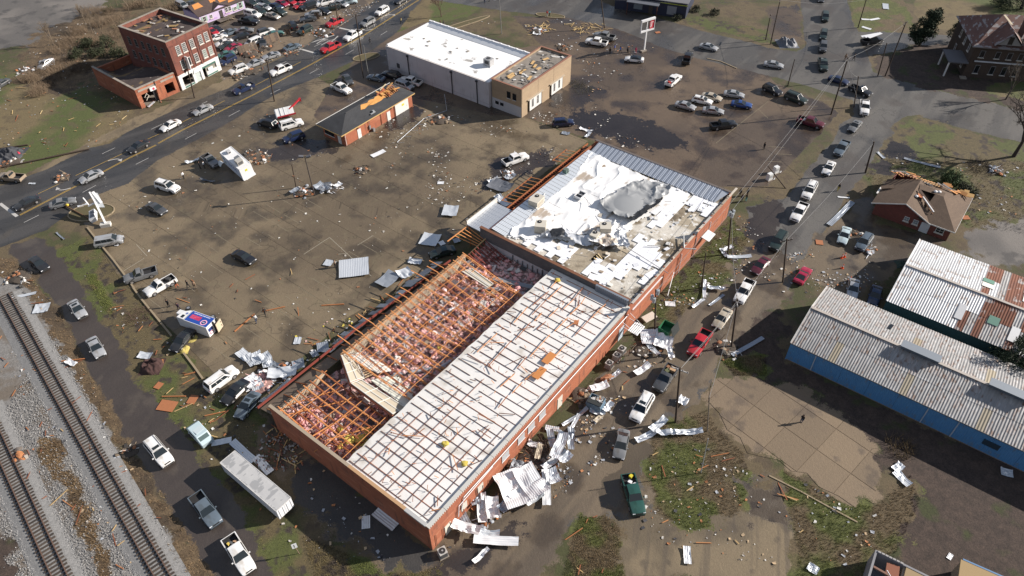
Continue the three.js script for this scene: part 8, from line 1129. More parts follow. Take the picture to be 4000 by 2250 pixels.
{const t=thing('pipe_guard','dark steel posts guarding the three condensers','post',...[[14.89,-70.43]][0],.85);for(const[a,b]of[[0,0],[2.2,.2],[4.4,.4],[-.6,-2.3],[1.6,-2.2]])part('guard_post',bar([a,0,b],[a,1.5,b],.06,6),rustDark,t);part('guard_rail',bar([0,1.3,0],[4.4,1.3,.4],.04,6),rustDark,t);}
{const b=[[35.21,-177.02]][0],t=thing('pylon_sign','tall white pylon sign with broken red panel at the lot corner','sign',b[0],b[1],.55),wm=mat([.68,.68,.68],.5);part('post',boxG(.35,5.4,.3,0,2.7,0),wm,t);part('inner_post',boxG(.18,3.0,.18,0,6.6,0),wm,t);part('top_box',boxG(4.4,.5,.5,.2,8.2,0),wm,t);part('bottom_box',boxG(4.4,.4,.4,.2,5.4,0),wm,t);part('side_frame',mg([boxG(.1,2.6,.4,-1.95,6.8,0),boxG(.1,2.6,.4,2.35,6.8,0)]),wm,t);const p=part('red_panel',boxG(1.4,2.3,.16,1.6,6.8,0),mat([.45,.02,.04],.5),t);part('lettering',mg([fb(1.05,1.25,5.95,7.5,.082,.1),fb(1.4,1.9,7.2,7.4,.082,.1),fb(1.05,1.5,6.4,6.6,.082,.1),fb(1.4,1.55,6.1,7.1,.082,.1)]),mat([.75,.6,.6],.6),p);part('footing',boxG(1.6,.35,1,-.4,.17,.1),concreteTrim,t);}
{const b=[[-76.95,-107.72]][0],t=thing('sign_frame','toppled white sign frame leaning from its concrete footing','sign',b[0],b[1],0),wm=mat([.68,.68,.67],.5),q=[[-79.09,-110.87]][0],e=[q[0]- b[0],3.2,q[1]- b[1]],q2=[[-80.63,-112.87]][0],e2=[q2[0]- b[0],4.2,q2[1]- b[1]];part('footing',boxG(1.8,.7,1.0,-.1,.35,0,.25),mat([.5,.49,.45],.8),t);part('post',beam([0,.6,0],e,.36,.36),wm,t);part('frame',mg([beam(e,e2,.3,.3),beam([e[0]+ .9,e[1]- .3,e[2]- .3],[e2[0]+ .5,e2[1]- .1,e2[2]- .2],.5,.25),beam([e[0]- 1.2,e[1]- .6,e[2]+ .3],[e2[0]- .9,e2[1]- .4,e2[2]+ 1.2],.2,.2),beam(e,[e[0]- 1.4,e[1]- .5,e[2]+ .4],.25,.25)]),wm,t);part('sign_panel',slabG([e[0]+ .2,2.6,e[2]+ .6],[e[0]+ 1.6,2.4,e[2]+ .4],[e2[0]+ 1.3,3.9,e2[2]- .2],[e2[0],4.1,e2[2]],.15),mat([.4,.42,.43],.6),t);part('fallen_box',boxG(1.1,.9,3.0,-3.2,.8,-2.2,.4,.3),mat([.62,.63,.64],.5),t);part('box_face',boxG(.8,.05,2.4,-3.2,1.28,-2.2,.4,.3),mat([.12,.13,.16],.4),t);}
{const b=[[-27.04,-41.95]][0],t=thing('road_sign','small white road sign on a leaning post by the access road','sign',b[0],b[1],.4);part('post',bar([0,0,0],[-.15,2.3,0],.04,6),mat([.25,.17,.13],.7),t);part('plate',boxG(.62,.8,.04,-.15,2.2,.05,0,0,-.2),mat([.7,.72,.72],.5),t);part('symbol',boxG(.06,.5,.02,-.15,2.21,.082,0,0,-.2),mat([.05,.05,.05],.6),t);}
for(const[x,z,f]of[[...[[58.8,-95.45]][0],0],[...[[59.38,-95.71]][0],1],[...[[58,-92.79]][0],0],[...[[58.22,-89.61]][0],0]]){const t=thing('traffic_cone','orange traffic cone on the muddy yard by the bungalow','traffic cone',x,z,0,'traffic cones in the bungalow yard');part('base',boxG(.5,.05,.5,0,.03,0),mat([.5,.07,.015],.7),t);part('cone',new THREE.CylinderGeometry(.05,.19,.95,12).translate(0,.52,0),mat([.6,.08,.02],.6),t);part('band',new THREE.CylinderGeometry(.1,.13,.2,12).translate(0,.6,0),mat([.7,.7,.7],.5),t);}
for(const[x,z,y]of[[...[[54.16,-121.81]][0],0],[...[[52.22,-119.43]][0],1]]){const t=thing('pump_box',y?'white pump box under the leaning broken pole':'white pump box farther along the verge from the leaning pole','pump',x,z,.5);part('cabinet',boxG(1,1.5,.8,0,.8,0),mat([.66,.67,.66],.5),t);part('louvre',boxG(.7,.5,.03,0,1.0,.42),mat([.4,.42,.42],.6),t);part('hose',wire([[.5,.3,.2],[.9,.1,.5],[1.4,.12,.2]],.07,8),mat([.55,.57,.58],.6),t);part('base',boxG(1.3,.12,1.1,0,.06,0),concreteTrim,t);}
function tarpHeap(x,z,R,H,m,label,k){return solo('tarp_heap',gridG(26,26,(s,t)=>{const a=(s - .5)*2*R,b=(t - .5)*2*R,q=Math.max(0,1 - Math.hypot(a,b)/ R);return[x + a + .3*(vn(a + k,b)- .5),.02 + H*Math.pow(q,.45)*Math.pow(ridge(a*.75 + k*3.1,b*.75 + k),2)*(.55 + .6*vn(a*1.8 + k,b*1.8)),z + b];}),m,label,'tarp');}
tarpHeap(73.07,-179.75,2.6,2.2,mat([.12,.13,.15],.6),'crumpled grey tarp heap by the junction verge',3);tarpHeap(-108.36,-131.91,3.6,2,mat([.05,.052,.058],.7),'collapsed dark canopy on the left lawn',8);tarpHeap(-106.6,-132.24,1.3,1,mat([.45,.03,.06],.6),'crumpled red cloth beside the collapsed dark canopy',9);tarpHeap(-56.12,-72.7,1.7,1.7,mat([.05,.025,.022],.95),'uprooted root ball on the verge',5);tarpHeap(-52.25,-76.1,.9,.6,mat([.42,.34,.1],.95),'yellow insulation clump beside the black sedan',4);tarpHeap(-51.7,-78.42,.9,.6,mat([.42,.34,.1],.95),'long yellow insulation clump under the box truck',6);tarpHeap(68.69,-93.59,1,.9,mat([.02,.045,.035],.7),'dark green tarp bundle by the rusty warehouse',7);
lap('street things');
// ---------------------------------------------------------------- torn sheet metal: ribbed, bent, lying on the ground
const sheetM={s:mat([.6,.63,.66],.38,.35),w:mat([.72,.73,.74],.45,.1),g:mat([.3,.33,.37],.45,.4),d:mat([.16,.17,.19],.5,.3),b:mat([.42,.36,.27],.7)};
let sheetN=0;
function tornSheet(p,q,w,m,bend,label,group,y=.05,ribs=1){
const L=Math.hypot(q[0]- p[0],q[1]- p[1]),k=++sheetN*7.3,n=Math.max(4,Math.round(w / .3)*4);
const g=gridG(n,16,(s,t)=>{const u=(t - .5)*L,v=(s - .5)*w,rib=ribs&&(s*n / 4)% 1 < .5?.03:0,fold=bend*(Math.pow(Math.abs(2*t - 1),2)*Math.min(L,4)*.16 + Math.abs(vn(t*5 + k,s*2.2)- .4)*.75 + Math.abs(s - .5)*w*.35*vn(k,t*3));return[u,fold + rib,v + bend*.3*(vn(t*3,k)- .5)];},(s,t)=>[s*w,t*L]);
g.rotateY(Math.atan2(-(q[1]- p[1]),q[0]- p[0]));g.translate((p[0]+ q[0])/ 2,y,(p[1]+ q[1])/ 2);const ng=toCreasedNormals(g,.5);return solo('metal_sheet',ng,sheetM[m],label,'metal sheet',group);
}
const LS='torn roof sheets on the concrete lot',YS='torn roof sheets behind the store',CS='torn sheets under the fallen canopy',HS='twisted sheets heaped at the store corner';
for(const[l,w,m,b,lab,gr]of[
[[[-72.83,-101.68],[-72.51,-104.24]],.9,'w',.2,'white sheet under the silver minivan nose'],[[[-85.69,-105.85],[-83.28,-103.77]],.3,'g',.2,'grey metal strip on the verge near the main road'],[[[-84.94,-113.62],[-83.33,-114.7]],.7,'s',.3,'pale strip beside the toppled sign frame'],[[[-68.37,-128.13],[-65.76,-129.35]],.9,'s',.8,'crumpled silver strip beside the wrecked grey pickup'],[[[-61.53,-128.43],[-60.49,-127.85]],1.2,'w',.2,'white panel between the wrecked pickup and food trailer'],[[[-98.51,-121.9],[-97,-121.79]],.5,'s',.2,'pale strip lying on the main road'],[[[-63.4,-122.22],[-60.18,-121.27]],.4,'d',.6,'dark bumper strip before the food trailer'],
[[[-29.35,-129.81],[-26.86,-132.01]],1.3,'w',.1,'white roof sheet by the chain-link remains',LS],[[[-13.12,-110.61],[-10.22,-110.23]],3.2,'s',.15,'wide pale roof sheet on the lot near the canopy deck',LS],[[[-16.61,-102.5],[-13.32,-101.58]],3.4,'s',.2,'wide pale roof sheet behind the pinned green sedan',LS],[[[-33.47,-96.28],[-31.97,-95.85]],1.6,'s',.1,'small pale roof sheet beside the person in tan',LS],[[[-28.32,-96.96],[-27.54,-92.25]],5.2,'s',.12,'largest pale roof sheet with dark straps on the lot',LS],[[[-18.43,-96.39],[-16.07,-95.76]],1.4,'s',.25,'narrow pale roof sheet in the store shadow',LS],[[[-10.65,-101.23],[-9.48,-101.77]],1.2,'g',.3,'grey sheet beside the bent canopy frame',LS],[[[-13.17,-100.59],[-12.29,-101.13]],1.2,'w',.1,'white board beside the pinned green sedan',LS],[[[-14.77,-119.94],[-13.46,-119.91]],.9,'w',.05,'white board alone on the far concrete lot',LS],[[[-37.46,-120.01],[-37.18,-117.31]],2.4,'d',.5,'dark crushed sheets by the lamp post debris',LS],[[[-38.95,-119.37],[-36.59,-117.3]],2,'g',.6,'grey crushed sheets by the lamp post debris',LS],[[[-35.21,-118.6],[-34.22,-119.93]],1.2,'w',.5,'white crumpled sheet by the lamp post debris',LS],[[[-43.84,-116.81],[-42.39,-118.44]],1,'g',.5,'bluish bent sheet at the short dark post',LS],
[[[-22.54,-89.75],[-20.48,-92.98]],2.8,'g',.25,'grey ribbed sheet sliding off the fallen canopy',CS],[[[-19.67,-91.95],[-17.72,-93.44]],2.4,'s',.5,'dented sheet at the fallen canopy edge',CS],[[[-40.5,-74.83],[-39.12,-72.37]],1.6,'s',.5,'pale bent sheet beyond the fallen canopy',CS],[[[-38.98,-74.39],[-37.39,-71.54]],1.6,'s',.7,'upright pale bent sheet beyond the fallen canopy',CS],[[[-38.74,-73.36],[-36.24,-71.91]],1.2,'g',.5,'blue-grey bent sheet crossing the pale one',CS],[[[-37.42,-70.36],[-33.11,-70.87]],2,'s',.6,'long curled silver sheet along the canopy',CS],[[[-34.12,-72.07],[-32.38,-72.64]],2,'g',.3,'grey sheet against the canopy beam',CS],[[[-30.37,-76.92],[-29.87,-75.03]],1.8,'g',.2,'blue-grey sheet in the canopy shadow',CS],[[[-31.61,-74.24],[-30.78,-74.84]],1.4,'g',.4,'small blue-grey sheet in the canopy shadow',CS],[[[-35.02,-77.55],[-33.9,-77.53]],1.5,'s',.1,'square pale panel on the sunlit lot',CS],[[[-43.19,-75.29],[-40.83,-73.41]],1.6,'s',.4,'ribbed sheet behind the white utility car',CS],[[[-41.71,-74.44],[-39.82,-72.18]],1.4,'s',.5,'second ribbed sheet behind the white utility car',CS],[[[-40.4,-69.84],[-38.65,-68.28]],2.2,'w',.6,'white crumpled sheet between the parked cars and canopy',CS],[[[-39.13,-69.24],[-38.1,-67.51]],1.8,'s',.5,'silver sheet at the canopy corner',CS],
[[[-80.42,-85.51],[-78.01,-85.93]],2.2,'s',.3,'ribbed sheet with yellow fluff beside the railway'],[[[-85.63,-88.47],[-81.84,-89.48]],.7,'s',.2,'long thin strip lying across the railway verge'],[[[-59.03,-74.99],[-56.83,-74.74]],1.3,'s',.3,'pale sheet caught on the uprooted root ball'],[[[-69.81,-73.97],[-68.05,-73.13]],.9,'w',.6,'white crumpled strip on the railway verge'],
[[[25.6,-84.68],[27.24,-84.53]],1.1,'w',.05,'white sheet on the grass behind the store',YS],[[[29.88,-83.54],[32.26,-85.48]],.6,'s',.2,'bent gutter end on the street edge',YS],[[[32.26,-85.48],[33.22,-89.84]],.6,'s',.3,'bent gutter middle on the street edge',YS],[[[32.88,-84.06],[35.84,-86.55]],.5,'g',.1,'grey strip beside the bent gutter',YS],[[[33.3,-88.11],[36.23,-87.56]],.8,'s',.6,'curled gutter beyond the grey strip',YS],[[[34.06,-72.95],[39.81,-76.58]],.7,'g',.08,'long grey gutter in the warehouse shadow',YS],[[[21.86,-78.44],[21.86,-75.25]],2.9,'s',.5,'big ribbed sheet against the green dumpster',YS],[[[22.49,-76.29],[25.18,-75.39]],2.8,'w',.7,'big crumpled white sheet beside the green dumpster',YS],[[[21.02,-76.53],[22.54,-73.08]],.9,'s',.4,'rolled sheet below the green dumpster',YS],[[[24.39,-74.37],[24.47,-72.13]],.9,'w',.9,'white cloth-like sheet at the street edge',YS],[[[18.5,-69.49],[20.96,-71.3]],1.1,'w',.5,'white ribbed sheet between dumpsters',YS],[[[14.31,-68.51],[16.31,-70.21]],.8,'s',.5,'bent strip beside the broken cabinet',YS],[[[11.51,-66.67],[14.21,-67.56]],1.3,'w',.4,'white sheet beside the blue-grey dumpster',YS],[[[11.04,-63.04],[13.31,-62.56]],1.1,'s',.5,'silver strip in front of the blue-grey dumpster',YS],[[[13.04,-62.74],[14.5,-64.14]],.9,'w',.8,'folded white strip beside the blue-grey dumpster',YS],[[[6.88,-60.25],[10.77,-63.23]],.6,'g',.3,'long grey strip behind the store',YS],[[[7.89,-59.4],[9.39,-62.28]],.6,'s',.3,'silver strip crossing the long grey one',YS],[[[11.58,-61.02],[12.92,-62.22]],.7,'b',.2,'tan strip behind the store',YS],[[[5.35,-59.44],[5.53,-60.27]],2,'s',.2,'ribbed sheet end above the metal heap',YS],[[[24.1,-64.69],[25.39,-63.76]],1.5,'w',1,'balled white sheet at the foot of the crossarm pole',YS],[[[19.32,-59.19],[21.83,-61.18]],1.1,'s',.4,'silver roll end on the street verge',YS],[[[17.06,-57.59],[20.03,-59.2]],1.0,'s',.3,'silver roll lying into the puddle',YS],[[[19.99,-58.95],[22.77,-58.73]],.9,'s',.5,'long silver roll across the verge',YS],[[[22.77,-58.73],[26.62,-59]],.9,'s',.5,'outer end of the long silver roll',YS],
[[[5.07,-59.47],[5.48,-56.49]],1.0,'g',.2,'upright ribbed strip above the metal heap',HS],[[[8.04,-59.41],[7.79,-55.8]],.9,'g',.3,'ribbed strip at the edge of the metal heap',HS],[[[6.98,-58.43],[5.36,-54.26]],1.4,'s',.5,'bent ribbed sheet across the metal heap',HS],[[[3.83,-53.35],[7.12,-56.13]],1.0,'s',.3,'brownish ribbed sheet across the metal heap',HS],[[[6.17,-54.09],[7.75,-55.32]],1.2,'s',.3,'pale sheet corner beside the metal heap',HS],[[[4.22,-53.04],[4.11,-47.72]],1.1,'w',.15,'long white sheet standing out of the metal heap',HS],[[[-0.92,-52.36],[1.12,-47.2]],4.2,'w',.5,'large white panel at the bottom of the metal heap',HS],[[[0.97,-52.78],[3.5,-48.58]],3.0,'w',.6,'second large white panel in the metal heap',HS],[[[1.39,-47.76],[3.66,-49.3]],1.0,'s',.4,'pale strip at the foot of the metal heap',HS],[[[4.62,-53.03],[5.59,-50.89]],1.8,'s',.6,'crumpled pale sheet right of the long white sheet',HS],[[[-0.37,-53.89],[2.05,-52.92]],1.6,'d',.5,'dark sheet behind the metal heap',HS],[[[1.9,-57.53],[3.69,-56.84]],1.0,'w',.3,'white strip over the brown bush',HS],[[[3.7,-57],[3.06,-54.61]],.8,'b',.2,'brown panel over the brown bush',HS],[[[-1.51,-52.37],[-0.39,-49.52]],1.9,'w',.4,'white sheet beside the store wall',HS],[[[-4.48,-49.59],[-4.2,-45.34]],1.2,'w',.3,'tall white sheet leaning at the store wall',HS],[[[-3.09,-48.84],[-2.8,-45.73]],1.7,'w',.5,'wide white sheet beside the tall one at the store wall',HS],[[[-5.34,-49.6],[-4.89,-47.58]],1.3,'g',.5,'grey sheet in the store corner',HS],[[[-7.2,-46.91],[-6.23,-44.96]],1.6,'g',.2,'grey panel below the store window',HS],[[[-2.04,-46.83],[-0.48,-48.36]],1.4,'g',.4,'dark strip beside the wide white sheet',HS],[[[-8.01,-45.06],[-4.43,-43.99]],1.3,'w',.5,'white roll at the wet store corner',HS],[[[-4.69,-44.26],[-2.03,-43.95]],1.0,'s',.3,'silver strip behind the white roll',HS],[[[-5.29,-43.21],[0.34,-42.79]],1.2,'w',.15,'long holed white strip on the wet ground',HS],[[[-5.27,-40.3],[-3.4,-42.06]],.6,'w',.8,'twisted white strip standing in the puddle'],
[[[-19.39,-46.9],[-19.15,-45.1]],1.1,'s',.05,'flat pale panel beside the near brick wall'],[[[-18.3,-47.45],[-15.34,-45.18]],1.3,'s',.15,'pale panel with rusty bar at the near brick wall'],[[[-42.68,-58.31],[-40.04,-58.93]],1.0,'s',.1,'ribbed strip behind the freight trailer'],[[[-39.81,-58.59],[-35.9,-55.29]],1.1,'s',.2,'long ribbed strip along the freight trailer'],[[[-35.86,-55.92],[-33.2,-53.37]],1.2,'w',.3,'white strip beside the brick rubble'],
[[[21.3,-42],[21.01,-39.77]],.9,'w',.4,'white strip with curled end on the bare dirt'],[[[51.24,-52.39],[52.67,-53.29]],1.1,'s',.4,'upper half of a folded silver sheet by the pad'],[[[51.31,-52.23],[52.36,-50.03]],1.2,'s',.4,'lower half of a folded silver sheet by the pad'],[[[35.64,-39.41],[36.6,-38.59]],1.1,'s',.4,'greenish silver sheet on the lower verge'],[[[65.47,-52.07],[66.86,-51.51]],1.3,'s',.3,'white and red panel in the warehouse shadow'],[[[53.19,-40.47],[53.57,-40.08]],.9,'w',.1,'white board by the tan shed'],
[[[59.48,-104.48],[66.28,-111.5]],1.1,'g',.25,'long grey channel panel on the side street'],[[[64.08,-113.31],[66.29,-112.93]],.4,'w',.1,'thin white strip on the street edge'],[[[77.63,-128.63],[78.17,-126.2]],.6,'s',.2,'grey strip in the street puddle'],[[[82.21,-126.17],[88.27,-122.69]],.8,'g',.15,'long grey beam on the bare plot'],[[[38,-98.31],[38.47,-95.99]],.8,'g',.4,'bent grey panel under the transformer pole'],[[[38.47,-95.99],[42.87,-96.16]],.8,'s',.3,'long grey panel under the transformer pole'],[[[38,-97.9],[40.13,-98.95]],.8,'s',.4,'pale curl of metal under the transformer pole'],[[[97.71,-193.87],[99.77,-193.48]],.9,'w',.05,'white board on the green verge beside another'],[[[99.83,-193.28],[102.79,-194.21]],.9,'w',.05,'white board end to end with the other on the verge'],[[[96.16,-189.17],[97.93,-187.38]],1.0,'w',.05,'white board alone on the green verge'],[[[108.14,-203.86],[106.86,-200.14]],1.6,'s',.1,'grey sheet on the drive beyond the verge'],[[[-87.22,-183.91],[-86.8,-185.07]],1.5,'s',.3,'pale scrap in the brush'],
[[[-0.89,-120.45],[0.76,-122.49]],1.4,'g',.6,'crumpled sheet behind the smashed white pickup'],[[[-3.99,-119.5],[0.01,-117.04]],3.4,'d',.7,'dark buckled shop sign panel beside the canopy'],[[[-4.59,-119.85],[-2.38,-120.83]],1.2,'w',.6,'white crumple beside the buckled sign panel'],[[[-2.76,-114.97],[-0.23,-111.55]],1.6,'s',.7,'crushed silver sheet at the end of the canopy deck'],[[[15.55,-139.5],[18.31,-138.2]],.8,'w',.6,'white strip in the big puddle'],[[[11.48,-137.98],[13.21,-137.52]],1.2,'g',.3,'grey panel beside the big puddle'],[[[16.57,-135.83],[17.83,-137.8]],.8,'s',.6,'silver strip in the big puddle'],[[[6.68,-187.93],[8.81,-187.24]],1.2,'w',.4,'white panel among the splintered lumber'],
])tornSheet(l[0],l[1],w,m,gr==HS?b*1.9:gr?b*1.35:b,lab,gr,.05 +(gr==HS?rr(0,.9):gr?rr(0,.25):0));
lap('sheets');
// ---------------------------------------------------------------- boards and timbers
const wood=[[.34,.135,.05],[.4,.18,.07],[.26,.09,.04],[.45,.31,.14],[.2,.07,.032]].map(c=>mat(c,.85)),pine=[[.58,.42,.19],[.62,.47,.24],[.5,.35,.15]].map(c=>mat(c,.85));
const plankG=[.6,.9,1.3,1.9,2.7].map(L=>{const g=boxG(L,.05,.12);const a=g.attributes.position;for(let i=0;i < a.count;i++)if(a.getX(i)>0)a.setX(i,a.getX(i)+(a.getZ(i)>0?.12:-.08));return g;});
function planks(n,poly,ms,label,group,maxI=5){const xs=poly.map(p=>p[0]),zs=poly.map(p=>p[1]);let k=0;for(let i=0;i < n&&k < n*60;k++){const x=rr(Math.min(...xs),Math.max(...xs)),z=rr(Math.min(...zs),Math.max(...zs));if(!inPoly(poly,x,z))continue;i++;const o=solo('plank',plankG[Math.floor(rnd()*maxI)],pick(ms),label,'plank',group);o.position.set(x,.09 + rr(0,.1),z);o.rotation.set(rr(-.2,.2),rr(0,6.3),rr(-.05,.05));}}
planks(40,[[-90.19,-93.49],[-85.94,-93.4],[-55.75,-58.33],[-41.01,-41.78],[-48.71,-39.88],[-71.75,-56.66]],wood,'splintered reddish board on the railway gravel','boards on the railway');planks(26,[[-77.47,-101.78],[-64.68,-87.02],[-48.64,-71.93],[-38.93,-62.79],[-41.09,-58.07],[-58.55,-72.12]],wood,'splintered board on the verge by the access road','boards on the verge');planks(22,[[-130,-173],[-87.38,-148.42],[-88.3,-136.76],[-106.08,-125.22]],[...wood,...pine],'loose board on the left lawn','boards on the left lawn');planks(15,[[20.76,-59.64],[31.16,-58.11],[36.29,-48.73],[41.07,-45.82],[33.94,-40.61],[13.25,-44.08]],wood,'orange board on the green verge','boards on the green verge');planks(6,[[6.85,-46.37],[12.49,-46.28],[12.64,-38.94],[6.84,-39.02]],wood,'orange board on the small grass wedge','boards on the grass wedge');planks(14,[[-69.25,-99.38],[-30.74,-98.5],[-37.2,-75.77],[-51.67,-77.74]],wood,'loose board on the concrete lot','boards on the concrete lot');
planks(30,[[-37.02,-62.06],[-28.86,-58.52],[-28.96,-53.41],[-32.91,-54.09]],[...wood,...pine],'splintered board in the brick rubble','boards in the brick rubble');planks(36,[[2.4,-193.06],[11.27,-195.3],[13.13,-188.95],[5.52,-186.77]],pine,'yellow pine stud in the collapsed lumber','lumber on the far lot',5);planks(44,[[15.05,-193.89],[26.55,-193.49],[28.32,-189.66],[17.3,-186.85]],pine,'yellow pine stud in the lumber heap by the far pole','lumber by the far pole',5);planks(16,[[-69.67,-175.42],[-54.97,-184.03],[-52.17,-180.46],[-64.9,-164.73]],[...wood,...pine],'broken board in the roadside rubble','boards in the roadside rubble',3);planks(26,[[-39.22,-68.64],[-29.41,-78.15],[-26.34,-78.95],[-15.8,-91.86],[-17.28,-92.91],[-28.19,-82.54],[-39.79,-70.97]],wood,'broken board along the fallen canopy','boards along the canopy',4);planks(18,[[-2.97,-53.58],[12.82,-71.53],[22.38,-77.96],[25.9,-76.19],[15.77,-65.37],[0.22,-49.33]],[...wood,...pine],'broken board behind the store','boards behind the store',3);
for(const[l,s]of[[[[-52.52,-65.11],[-49.9,-64.97]],1.9],[[[-48.42,-66.13],[-47.15,-66.11]],1.6],[[[-54.3,-68.86],[-53.26,-68.84]],1.2],[[[55.56,-99.7],[56.83,-99.81]],1.3],[[[39.71,-187.53],[41.08,-187.36]],1],[[[85.21,-106.25],[86.58,-106.37]],1.2]]){const o=solo('plywood_sheet',boxG(Math.hypot(l[1][0]- l[0][0],l[1][1]- l[0][1]),.04,s),mat([.34,.13,.055],.85),'weathered orange plywood sheet lying on the ground','plywood','plywood sheets on the ground');o.position.set((l[0][0]+ l[1][0])/ 2,.1,(l[0][1]+ l[1][1])/ 2);o.rotation.y=rr(-.4,.4);}
for(const[a,b,w]of[[...[[-45.18,-79.81],[-42.9,-83.68]],.2],[...[[-32.06,-85.43],[-28.33,-85.7]],.18],[...[[-52.56,-66.76],[-48.99,-66.75]],.16],[...[[-45.08,-63.1],[-42.24,-63.84]],.15],[...[[-70.76,-73.99],[-67.2,-74.43]],.2],[...[[-41.72,-84.24],[-38.18,-85.28]],.18],[...[[-50.49,-70.81],[-48.99,-71.37]],.15]])onGround('timber','long orange timber lying on the paving','timber','long timbers',a,b,w,.14,wood[0]);
// concrete blocks and bricks by the near wall
{const t=thing('brick_rubble','heap of broken concrete blocks and bricks at the near store corner','rubble',-32.47,-56.83);for(let i=0;i < 150;i++){const a=rr(-3.4,3.6),b=rr(-3,3),o=part(i % 3?'brick':'block',i % 3?boxG(.24,.1,.12):mg([boxG(.4,.19,.05,0,0,.07),boxG(.4,.19,.05,0,0,-.07),boxG(.05,.19,.1,.17,0,0),boxG(.05,.19,.1,-.17,0,0)]),i % 3?mat(pick([[.2,.07,.05],[.15,.06,.045],[.26,.12,.09]]),.9):mat([.3,.29,.28],.9),t);o.position.set(a,.08 + rr(0,.25),b);o.rotation.set(rr(-1,1),rr(0,6),rr(-1,1));}}
{const t=thing('cabinet_wreck','smashed brown wooden cabinet behind the store','cabinet',13.94,-68.61,.6);part('case',boxG(1.3,.6,.9,0,.3,0,0,.2),mat([.3,.12,.06],.8),t);for(let k=0;k < 4;k++)part('shelf',boxG(1.4,.04,.3,.2 + k*.1,.5 + k*.08,-.3 + k*.2,rr(-.4,.4)),mat([.4,.19,.1],.8),t);}
{const t=thing('folding_table','white tabletop propped beside the store transformer pole','table',22.29,-80.86,.5);part('table_top',boxG(2.2,.06,1.4,0,.9,0,0,.12),mat([.7,.64,.55],.6),t);for(const[a,b]of[[-.9,-.5],[.9,-.5],[-.9,.5],[.9,.5]])part('leg',bar([a,0,b],[a,.85,b],.035,5),galvDark,t);}
// chain-link remains beside the garage
{const p=[[-19.41,-144.7],[-24.5,-134.97],[-14.39,-148.04],[-15.13,-153.04]],t=thing('chain_fence','flattened chain-link fence rails beside the brick garage','fence',p[0][0],p[0][1]);const R=q=>[q[0]- p[0][0],.25,q[1]- p[0][1]];part('top_rail',mg([bar(R(p[0]),R(p[1]),.05,6),bar(R(p[0]),R(p[2]),.05,6),bar([...R(p[2])],[R(p[3])[0],1.6,R(p[3])[2]],.04,5)]),galv,t);for(let k=0;k < 5;k++){const a=R(p[0]),b=R(p[1]),f=k / 4,x=a[0]+(b[0]- a[0])*f,z=a[2]+(b[2]- a[2])*f;part('fence_post',bar([x,.1,z],[x + 1.6,.5,z + .6],.035,5),galv,t);}}
